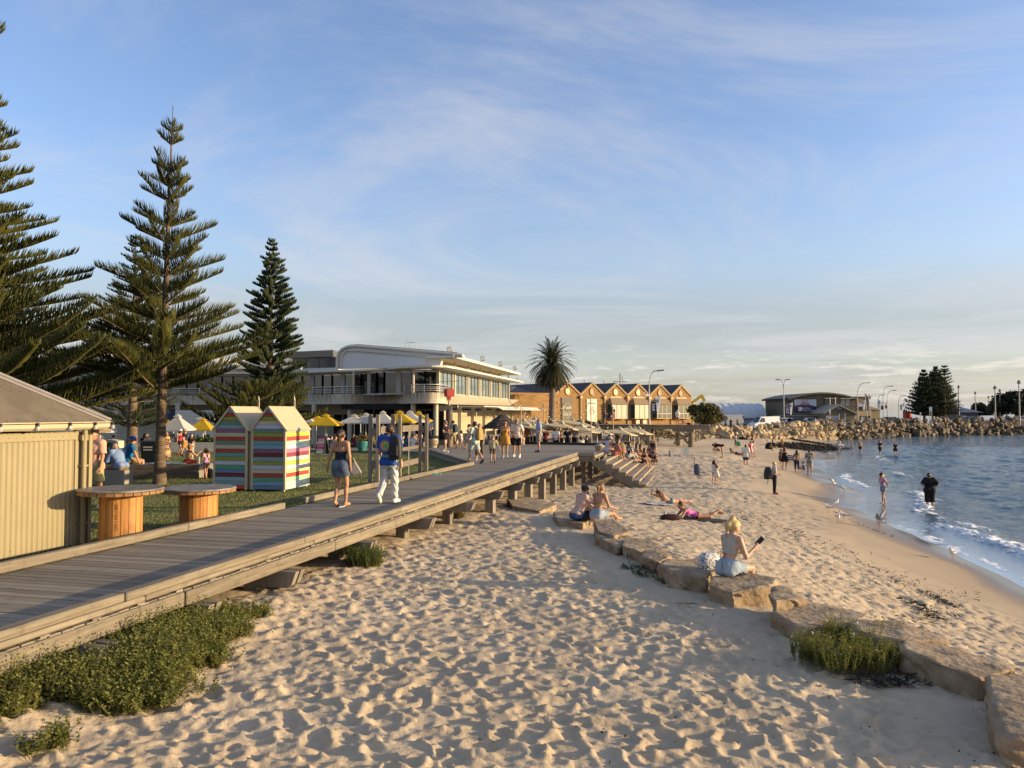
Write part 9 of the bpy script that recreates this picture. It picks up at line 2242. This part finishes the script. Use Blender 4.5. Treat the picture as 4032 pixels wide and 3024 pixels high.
for i,(px,Y,yaw,where) in enumerate(spots):
 cn,cm_=cols[(i*3+1)%8] if i<24 else cols[0];hn,hk=hairs[i%3 if i<24 else 0];sex='f' if i%2 else 'm';st_=('long','bun','pony')[i%3] if sex=='f' else 'short'
 person((fx(px,Y),Y,2.42),1.7+.06*gq.normal(),yaw,POSE(**{**SIT,'up':(gq.normal(0,.06),.15+.1*gq.random(),1),'look':gq.normal(0,.4)}),'seated %s haired cafe guest in %s %s'%(hn,cn,where),sex=sex,skin_k=('tan','fair')[i%2],hair=(hk,st_),wear=(G_('tee','top',cm_,sleeve=.65),G_('pants','trousers',(navy_f,black_f,khaki)[i%3],leg=1.8)),group=caf_g,hands=False,res=.03)
 # ---- crowd below the plaza by the cream umbrellas
cr_g='people among the cream umbrellas'
crowd=[(1975,52,180,'dark shirt',black_f,'behind the toddler'),(2010,53,10,'pale top',white_f,'between the couple in orange and cream'),(2055,49.6,30,'pink shirt and pale trousers',fab('pale_pink',(.55,.42,.36)),'leaning over at the thin tan pole'),(2075,51,190,'orange top',fab('orange_top',(.50,.20,.07)),'right of the leaning man in pink'),(2100,54,160,'white singlet',white_f,'left of the man in pale blue'),(2147,50.5,200,'red polo shirt',fab('dark_red',(.16,.018,.016)),'right of the man in pale blue'),(2190,53,20,'black top',black_f,'left of the white tee shirt'),(2188,49.8,5,'white tee and dark shorts',white_f,'with his back turned before the umbrellas'),(2212,51.5,30,'white shirt',white_f,'leaning at a drum table'),(2206,50.2,170,'tan dress and long fair hair',fab('tan_dress',(.34,.24,.13)),'right of the white tee shirt'),(2234,49.6,-10,'black tee and shorts',black_f,'standing with his back turned below the cafe sign'),(2262,52,170,'pale blue top',fab('pale_blue_top',(.30,.36,.44)),'behind a wooden drum table'),(2288,51,10,'cream top',fab('cream_top',(.58,.50,.38)),'with long hair under the sloping umbrella'),(2312,51.5,20,'black shirt',black_f,'sitting under the sloping umbrella'),(1958,50.4,40,'olive shirt',fab('olive',(.12,.11,.045)),'below the thatched umbrella'),(1925,50.6,170,'grey top',grey_f,'left of the thatched umbrella pole')]
for i,(px,Y,yaw,what,m,where) in enumerate(crowd):
 sit=i in(8,12,13,14,15);H=1.72+.05*gq.normal();sex='f' if i in(1,3,4,6,9,12) else 'm'
 pose=POSE(**{**SIT}) if sit else(POSE(up=(0,.75,.8),head=(0,.8,.6),ul=(-.1,.6,-1),fl=(0,.6,-.7),ur=(.1,.6,-1),fr=(0,.6,-.7)) if i==2 else(HOLD,STAND,CROSS)[i%3])
 person((fx(px,Y),Y,2.15 if sit else 1.93),H,yaw,pose,'%s in %s %s'%('woman' if sex=='f' else 'man',what,where),sex=sex,skin_k=('tan','fair','pink')[i%3],hair=('sandy' if 'fair' in what else('black','brown','auburn')[i%3],'long' if sex=='f' else 'short'),wear=(G_('tee','top',m,sleeve=.65),G_('shorts','shorts',(fab('pale_pink',(.55,.42,.36)) if i==2 else black_f),leg=.8 if not i==2 else 1.8)),group=cr_g,hands=False,res=.03)
 # ---- people on the stairs
st_g='people sitting on the stairs'
def stp(w,v,step):return loc2(w,v,DECK-step*RISE)
def atstair(px,Y,step):return NA([fx(px,Y),Y,DECK-step*RISE])
person(atstair(2385,40.4,0),1.66,-75,POSE(**{**SIT,'up':(0,.45,1),'head':(0,.5,1),'tl':(-.1,1,.12),'tr':(.12,1,-.1)}),'person draped in a pale patterned towel on the top stair',skin_k='tan',hair=None,wear=(G_('dress','towel_wrap',print_fab('towel_print',(.52,.50,.52),(.36,.22,.24),scale=9),sleeve=1.6,len=.35,flare=.13,infl=.05),),hat=('bucket',print_fab('towel_print',(.52,.50,.52))),group=st_g)
person(atstair(2420,40.2,1),1.68,-70,POSE(**{**SIT,'up':(0,.35,1),'nod':.3,'tl':(-.1,1,.35),'sl':(0,.25,-1),'tr':(.1,1,.35),'sr':(0,.25,-1)}),'woman in a rust pink dress with dark hair leaning forward on the stairs',skin_k='tan',hair=('auburn','long'),wear=(G_('dress','dress',fab('rust',(.42,.14,.085)),sleeve=0,len=1.3,flare=.12,top=.42),),group=st_g)
person(atstair(2472,41.5,2),1.64,-60,POSE(**{**SIT,'tl':(-.1,1,.2),'tr':(.1,1,.2),'sl':(0,.6,-.8),'sr':(0,.6,-.8)}),'woman in a black and white top and sunglasses stretching her legs on the stairs',skin_k='fair',hair=('brown','bob'),glasses=True,wear=(G_('tee','top',print_fab('mono',(.02,.02,.02),(.62,.60,.56),scale=13),sleeve=.9),G_('pants','trousers',fab('pale_grey',(.40,.39,.35)),leg=1.6)),group=st_g)
for px,Y,stp_,yaw,lab,hk,m in((2496,43.5,3,-75,'woman with dark hair and a green top far up the stairs','black',fab('sage_top',(.20,.22,.13))),(2512,44.5,3,-80,'woman in a floral bikini farther along the stairs','black',fab('orange_top',(.50,.20,.07))),(2528,43,4,-65,'woman with her back bare and dark hair on the lower stairs','brown',fab('black',(.01,.01,.01)))):
 person(atstair(px,Y,stp_),1.64,yaw,POSE(**{**SIT,'up':(0,.3,1),'tl':(-.1,1,.3),'tr':(.1,1,.3)}),lab,skin_k='tan',hair=(hk,'long'),glasses=True,wear=(G_('bra','bikini_top',m,hem=.2,top=.32,infl=.01),G_('shorts','shorts',m,leg=.5)),group=st_g,hands=False)
flor2=print_fab('dark_floral',(.014,.010,.012),(.42,.28,.18),(.30,.12,.10),scale=9,thr=.50)
p=on_sand(2570,1826);person(p,1.68,-20,STAND,'woman with bare shoulders in a long dark floral skirt below the stairs',build=1.08,skin_k='tan',hair=('brown','bun'),wear=(G_('bodice','black_top',black_f,hem=.1,top=.36),G_('skirt','long_skirt',flor2,len=1.95,flare=.20,waist=.14)),group=st_g)
p=on_sand(2550,1820);person(p+NA([.0,.2,.4]),1.62,-70,POSE(**{**SIT,'up':(0,.45,1),'nod':.4,'tl':(-.1,1,.5),'tr':(.1,1,.5),'ur':(.2,.6,-.4),'fr':(-.3,.5,.8)}),'dark haired woman in a bikini holding her face beside the floral skirt',skin_k='tan',hair=('black','long'),glasses=True,wear=(G_('bra','bikini_top',black_f,hem=.2,top=.32),G_('briefs','briefs',black_f,waist=.06)),group=st_g)
# ---- jetty and beneath
jg='people on and under the jetty'
def jetp(px,y0,H,yaw,pose,lab,**kw):Y=73.0;return person((fx(px,Y),Y,jz),H,yaw,pose,lab,group=jg,hands=False,**kw)
jetp(2380,0,1.64,-90,HOLD,'woman in a dark blue dress with long dark hair on the jetty',skin_k='tan',hair=('auburn','long'),wear=(G_('dress','dress',fab('dark_blue_dress',(.03,.05,.12)),sleeve=0,len=.6,flare=.13,top=.4),))
jetp(2412,0,1.68,175,WALK(1,.3),'woman in a crimson skirt and dark top on the jetty',skin_k='brown',hair=('black','bun'),wear=(G_('tee','top',fab('plum',(.05,.012,.03))),G_('skirt','skirt',fab('crimson_skirt',(.34,.03,.09)),len=.8,flare=.14)))
jetp(2667,0,1.45,178,CROSS,'girl in a white shirt and pink shorts standing on the jetty',skin_k='fair',hair=('sandy','bob'),wear=(G_('tee','shirt',white_f,sleeve=1.3,hem=-.1,infl=.03),G_('shorts','shorts',fab('pink_short',(.50,.20,.16)),leg=.6)))
person((fx(2708,73),73,jz),1.6,95,POSE(**{**PRONE}),'person lying on the jetty end propped on elbows',skin_k='tan',hair=('auburn','bun'),wear=(G_('shorts','shorts',black_f,leg=.5),),group=jg,hands=False)
p=on_sand(2702,1743);person(p,1.7,-70,BEND,'person in black bending down under the jetty',sex='m',skin_k='tan',hair=('black','short'),wear=(G_('tee','tee_shirt',black_f),G_('shorts','shorts',black_f,leg=.8)),group=jg,hands=False)
# ---- on the sand
sg_='people on the beach'
def sandp(px,y0,y1,yaw,pose,lab,H=None,**kw):p,h_=hfrom(px,y0,y1);return person(p,H or h_,yaw,pose,lab,group=sg_,**kw)
sandp(3049,1817,1946,-95,POSE(**{**STAND,'ul':(-.1,.1,-1),'fl':(.2,.9,-.3),'ur':(.1,.1,-1),'fr':(-.2,.9,-.3)}),'fair haired boy in black trousers and red shoes carrying a big black pack',sex='m',skin_k='fair',hair=('blonde','short'),shoes=red_shoe,wear=(G_('tee','tee_shirt',fab('pale_grey_tee',(.50,.50,.48)),sleeve=.6),G_('pants','trousers',fab('charcoal',(.018,.016,.018)),leg=1.92,flare=.05)))
t,J,o,s=PEOPLE['fair haired boy in black trousers and red shoes carrying a big black pack'];b=bagshape(.34,.34,.56,.25);b2=MB();b2.tube([(.0,-.02,.02),(-.02,0,-.22)],.015,5);soft('backpack','big black backpack on the fair haired boy','backpack',jpos(t,J,o,'chest')+Vector((-.30,.0,-.42)),(('body',b,blk),('strap',b2,blk)),.1)
sandp(2812,1812,1903,-50,POSE(**{**STAND,'ul':(-.2,.3,-1),'fl':(0,.9,-.4)}),'dark haired child in a white tee beside the girl in the pink cap',skin_k='tan',hair=('black','bob'),wear=(G_('tee','tee_shirt',white_f,hem=-.1),G_('briefs','briefs',white_f)))
sandp(2822,1826,1906,-10,POSE(**{**STAND,'ur':(1,.2,-.15),'fr':(1,.2,.1)}),'small girl in a white dress and pink cap pointing to the right',skin_k='fair',hair=('sandy','bob'),hat=('cap',fab('pink_cap',(.50,.22,.24))),wear=(G_('dress','dress',fab('ivory',(.66,.58,.48)),sleeve=.3,len=.6,flare=.19),))
t,J,o,s=sandp(2937,1753,1846,-14,POSE(**WALK(1,.15)),'man in an oversized white numbered shirt and navy shorts seen from behind',sex='m',skin_k='tan',hair=('auburn','short'),shoes=white_shoe,wear=(G_('tee','shirt',white_f,sleeve=.95,hem=-.16,infl=.045),G_('shorts','shorts',navy_f,leg=.75,flare=.1)))
text('22',.26,mat('number_tan',(.44,.37,.28),.8),t,tuple(Vector(J['up']*.26*s-J['f']*.205*s+o)),(R(90),0,0),extrude=.003)
sandp(2957,1738,1810,10,POSE(**{**WALK(-1,.2),'nod':.3}),'woman with a red and white towel round her shoulders',skin_k='tan',hair=('black','short'),wear=(G_('dress','towel_wrap',stripe_fab('red_white',(.62,.05,.05),(.62,.60,.58),9,0),sleeve=.4,len=.5,flare=.14,infl=.03),G_('shorts','shorts',fab('pale_lime',(.55,.56,.40)),leg=.9)))
sandp(2967,1735,1800,-120,WALK(1,.4),'girl in a pale pink dress behind the towel',skin_k='tan',hair=('sandy','pony'),wear=(G_('dress','dress',fab('pale_rose',(.50,.28,.32)),sleeve=.3,len=.6,flare=.16),))
sandp(2899,1710,1763,60,WALK(1,.7),'boy in a grey tee carrying a green bag',sex='m',skin_k='tan',hair=('brown','short'),wear=(G_('tee','tee_shirt',grey_f),G_('shorts','shorts',fab('olive',(.12,.11,.045)),leg=.9)))
t,J,o,s=PEOPLE['boy in a grey tee carrying a green bag'];soft('carry_bag','green carry bag held by the boy in grey','bag',jpos(t,J,o,'handr')+Vector((.15,.1,-.45)),(('body',bagshape(.55,.22,.45,.2),fab('green_bag',(.015,.16,.085))),))
sandp(2845,1752,1802,62,BEND,'person in black bending over towards the sand',H=1.66,sex='m',skin_k='tan',hair=('black','short'),wear=(G_('tee','tee_shirt',black_f,hem=-.1),G_('briefs','shorts',black_f)),hands=False)
sandp(2820,1758,1788,70,POSE(**{**SQUAT,'ref':'foot'}),'person in brown sitting back beside the bending figure',H=1.5,skin_k='brown',hair=('black','short'),wear=(G_('shorts','shorts',fab('brown_short',(.16,.115,.06)),leg=.7),),hands=False)
p=on_sand(2900,1789);person(p,1.65,92,PRONE,'deeply tanned sunbather stretched on the dark towel',skin_k='brown',hair=('black','bun'),wear=(G_('briefs','briefs',navy_f),),group=sg_,hands=False)
for px,py,yaw,lab,hk in((2940,1730,-60,'tanned person sitting by the rocks left of another','auburn'),(2962,1732,-40,'person in a dark bikini sitting with knees up by the rocks','auburn')):
 p=on_sand(px,py);person(p,1.66,yaw,KNEES,lab,skin_k='tan',hair=(hk,'bun'),wear=(G_('bra','bikini_top',black_f,hem=.2,top=.32),G_('briefs','briefs',black_f)),group=sg_,hands=False)
p=on_sand(2923,1731);soft('beach_bag','black and white bag by the pair sitting near the rocks','bag',p,(('body',bagshape(.9,.4,.35,.4),black_f),))
sandp(3045,1745,1776,75,SQUAT,'person with a dark pack crouching in the sand by the weed',H=1.7,sex='m',skin_k='tan',hair=('auburn','short'),wear=(G_('tee','tee_shirt',black_f),G_('shorts','shorts',tan_f,leg=.7)),hands=False)
p=on_sand(3028,1770);soft('backpack','dark rounded bag beside the crouching person','backpack',p,(('body',bagshape(.8,.5,.75,.4),black_f),))
sandp(3080,1726,1762,170,POSE(**{**STAND,'ul':(-.3,.1,-1),'ur':(.3,.1,-1)}),'small girl in a mustard romper near the seaweed',skin_k='tan',hair=('auburn','bob'),wear=(G_('dress','romper',fab('mustard_romper',(.42,.23,.04)),sleeve=.2,len=.55,flare=.12),))
sandp(3089,1756,1850,-8,POSE(**{**STAND,'ur':(.3,.2,-1),'fr':(.2,.5,-.8)}),'woman in a black dress with long auburn hair and a striped bag',build=1.08,skin_k='fair',hair=('auburn','long'),wear=(G_('dress','dress',black_f,sleeve=0,len=.75,flare=.17,top=.33),))
t,J,o,s=PEOPLE['woman in a black dress with long auburn hair and a striped bag'];soft('striped_bag','black and white striped beach bag on the arm of the woman in black','bag',jpos(t,J,o,'wrr')+Vector((.14,-.1,-.25)),(('body',bagshape(.55,.24,.42,.25),stripe_fab('bag_stripe',(.02,.02,.02),(.64,.62,.58),48,2)),))
sandp(3077,1768,1843,20,WALK(1,.5),'person stooping behind the woman with the striped bag',skin_k='fair',hair=('auburn','bun'),wear=(G_('dress','dress',black_f,sleeve=0,len=.7),))
sandp(3106,1803,1832,100,SQUAT,'child in a violet swimsuit crouching by the striped bag',H=1.15,skin_k='tan',hair=('sandy','pony'),wear=(G_('swim','swimsuit',fab('violet_swim',(.12,.09,.26)),hem=-.13,top=.4),),hands=False)
sandp(3138,1771,1861,-5,STAND,'woman with long black hair, striped top and dark leggings',skin_k='tan',hair=('black','long'),wear=(G_('tee','striped_top',stripe_fab('tan_stripe',(.02,.02,.02),(.46,.33,.20),70,0),hem=-.08,sleeve=.5),G_('pants','leggings',navy_f,leg=1.55,flare=.045)))
sandp(3188,1769,1870,-12,HOLD,'man in a black and white patterned shirt and beige shorts',sex='m',build=1.1,skin_k='tan',hair=('black','short'),wear=(G_('shirt','shirt',print_fab('palm_print',(.025,.022,.025),(.56,.52,.44),scale=26,thr=.47),sleeve=.85,hem=-.14,infl=.032),G_('shorts','shorts',fab('beige_short',(.44,.35,.25)),leg=.9,flare=.1)))
p=on_sand(3165,1850);person(p,1.2,60,POSE(**{**SIT,'tl':(-.1,1,.25),'tr':(.1,1,.25),'ul':(-.2,.6,-1)}),'child in a black swimsuit sitting at the water edge',skin_k='tan',hair=('auburn','bun'),wear=(G_('swim','swimsuit',black_f,hem=-.13,top=.42),),group=sg_,hands=False)
# ---- in the water
wg='people wading in the sea'
def wade(px,y0,y1,yaw,pose,lab,dip=.12,**kw):
 p=at(px,y1,0.0);H=(y1-y0)/F*p[1]+dip;return person(NA([p[0],p[1],-dip]),H,yaw,pose,lab,group=wg,**kw)
wade(3481,1863,1986,100,POSE(**{**WALK(-1,.55),'up':(0,.18,1),'ul':(-.45,-.45,-.75),'fl':(.4,-.2,-.8),'ur':(.45,-.45,-.75),'fr':(-.4,-.2,-.8)}),'girl in a pink top, blue shorts and black cap leaning into the shallows',dip=.02,skin_k='tan',hair=('blonde','pony'),hat=('cap',black_f),wear=(G_('tee','top',fab('pink_floral',(.50,.28,.36)),hem=.03,sleeve=.6),G_('shorts','shorts',fab('blue_short',(.20,.27,.34)),leg=.45,flare=.1)))
wade(3662,1860,1996,-8,POSE(**{**HIPS,'look':-.7}),'woman in a loose black tee and long black shorts, hands on hips',dip=.18,build=1.22,skin_k='pink',hair=('black','bun'),wear=(G_('tee','tee_shirt',black_f,sleeve=.9,hem=-.06,infl=.05),G_('shorts','long_shorts',black_f,leg=1.25,flare=.10,infl=.03)))
wade(3303,1730,1779,-60,POSE(**{**STAND,'nod':.5,'head':(0,.3,1)}),'person in a white shirt paddling beside the seaweed',sex='m',skin_k='tan',hair=('black','short'),wear=(G_('tee','shirt',white_f,hem=-.12,infl=.03),G_('shorts','shorts',fab('pale_grey',(.40,.39,.35)),leg=.8)),hands=False)
wade(3355,1751,1782,150,WALK(1,.6),'tiny girl in pink paddling between two bathers',skin_k='tan',hair=('brown','bob'),wear=(G_('swim','swimsuit',fab('pink_swim',(.58,.28,.32)),hem=-.13,top=.42),),hands=False,dip=.04)
wade(3387,1735,1784,175,POSE(**{**STAND,'ul':(-.4,0,-1),'ur':(.4,0,-1)}),'bare chested bather in dark shorts standing in the shallows',sex='m',skin_k='tan',hair=('black','short'),wear=(G_('shorts','shorts',black_f,leg=.6),),hands=False)
wade(3464,1735,1794,-70,POSE(**{**WALK(-1,.5),'ul':(-.5,-.4,-.8),'fl':(.4,.3,-.6)}),'wader in a dark tee and shorts walking to the right',sex='m',skin_k='fair',hair=('auburn','short'),wear=(G_('tee','tee_shirt',fab('dark_grey',(.03,.03,.032))),G_('shorts','shorts',fab('dark_grey',(.03,.03,.032)),leg=.9)),hands=False)
wade(3526,1742,1794,165,POSE(**{**WALK(1,.5),'nod':.4}),'wader in a black dress holding its hem out in the water',build=1.1,skin_k='fair',hair=('black','bob'),wear=(G_('dress','dress',black_f,sleeve=.5,len=.6,flare=.2),),hands=False)
# ---- car park figures showing above the rocks
for px,Y,lab,m in((2877,128,'person in dark clothes above the rocks beside the coastal tree',black_f),(2903,128,'second person in dark clothes above the rocks',navy_f),(2790,118,'person in tan by the coastal tree',tan_f),(2856,126,'person in grey near the coastal tree',grey_f),(3095,134,'person in a pale top left of the dark four wheel drive',white_f),(3222,140,'person in a pink top beside the white pickup',fab('blush',(.56,.37,.30))),(3232,141,'person in a white top beside the white pickup',white_f),(3260,139,'person in a dark red top by the bright sign',fab('dark_red',(.16,.018,.016))),(3276,139,'person in beige by the bright sign',tan_f),(3425,150,'person in dark clothes beside the yellow block',black_f)):
 person((fx(px,Y),Y,1.85),1.75,gq.uniform(0,360),STAND,lab,sex='m',skin_k='tan',hair=('brown','short'),wear=(G_('tee','top',m),G_('pants','trousers',navy_f,leg=1.8)),group='people in the car park',hands=False,res=.05)
 # ---------------------------------------------------------------- silver gulls
gull_w,gull_g,gull_o=mat('gull_white',(.74,.72,.68),.8),mat('gull_grey',(.30,.31,.33),.8),mat('gull_orange',(.48,.10,.03),.6)
def gull(pos,yaw,label,s=1.0,fly=None,ground=True):
 t=thing('gull',label,'gull',pos,R(yaw),'silver gulls');s*=.42;z=.30*s if ground else 0
 A=lambda*p:NA(p,float)*s+NA([0,0,z])
 V,Q=sdf_mesh([(A(0,-.30,.26),A(0,.08,.30),.10*s,.165*s,None),(A(0,.08,.30),A(0,.22,.42),.15*s,.085*s,None),(A(0,.22,.44),A(0,.27,.56),.08*s,.08*s,None),(A(0,-.34,.25),A(0,-.62,.24),.07*s,.03*s,None)],.016*(1 if s<.5 else 1),.05*s);link('body',mesh_np('body',V,Q,[gull_w],True),t)
 b=MB();b.tube([A(0,.33,.56),A(0,.42,.545),A(0,.47,.52)],[.022*s,.018*s,.006*s],6);b.build('beak',gull_o,t)
 b=MB()
 for sg in(-1,1):b.box(Vector(A(sg*.072,.30,.585)),(.012*s,.022*s,.022*s))
 b.build('eye',black_m,t)
 for sg in(-1,1):
  if fly is None:
   V,Q=sdf_mesh([(A(sg*.135,.06,.34),A(sg*.10,-.50,.29),.085*s,.03*s,np.diag([1.9,1,1.0])),(A(sg*.07,-.45,.29),A(sg*.03,-.80,.27),.035*s,.012*s,None)],.014,.04*s);link('wing',mesh_np('wing',V,Q,[gull_g],True),t)
  else:
   e1,e2=fly;x=[0.1,.55,1.25];zz=[.36,.36+e1,.36+e2];V=[];
   for i,(xx,z_,ch,sw) in enumerate(((.08,.34,.36,.10),(.35,.34+e1*.6,.34,.16),(.62,.34+e1,.30,.12),(.95,.34+(e1+e2)/2,.20,.0),(1.28,.34+e2,.04,-.16))):
    for c_,dz in((sw,.0),(sw-ch*.4,.025),(sw-ch,0),(sw-ch*.4,-.012)):V.append(A(sg*xx,c_,z_+dz))
   b=MB();b.add(V,[(i*4+j,(i+1)*4+j,(i+1)*4+(j+1)%4,i*4+(j+1)%4) for i in range(4) for j in range(4)],0,True);b.build('wing',gull_g if sg>0 or ground else gull_g,t)
  if ground:
   b=MB();b.tube([A(sg*.05,-.02,.20),A(sg*.05,-.02,-.28)],.012*s,5);b.tube([A(sg*.05,-.03,-.28),A(sg*.05,.08,-.29)],.012*s,5);b.build('leg',gull_o,t)
 return t
for px,py,yaw,lab in((3277,1906,130,'gull at the very edge of the water, head turned left'),(3283,1919,125,'gull just in front of the one at the water edge'),(3324,1940,95,'gull walking left along the wet sand'),(3294,1998,-60,'big gull standing tall facing right on the dry sand'),(3262,2020,70,'small gull facing left near the footprints'),(3322,2052,60,'gull facing left lowest of the group'),(3299,2060,175,'gull facing the camera below the group'),(3752,2205,120,'lone gull preening at the edge of the foam')):
 gull(on_sand(px,py) if px<3400 else at(px,py,.12),yaw,lab)
gull(on_sand(3463,2085)+NA([0,0,.05]),50,'gull with raised wings landing at the tip of the foam',1.1,fly=(.42,.75))
gull(atY(2542,1563,52),100,'gull gliding past the gabled building',1.15,fly=(.16,.10),ground=False)
gull(NA(atY(1183,1466,59.3)),-100,'gull perched on the restaurant canopy edge',1.1);gull(on_sand(3209,1734),90,'tiny distant gull on the sand before the rocks')
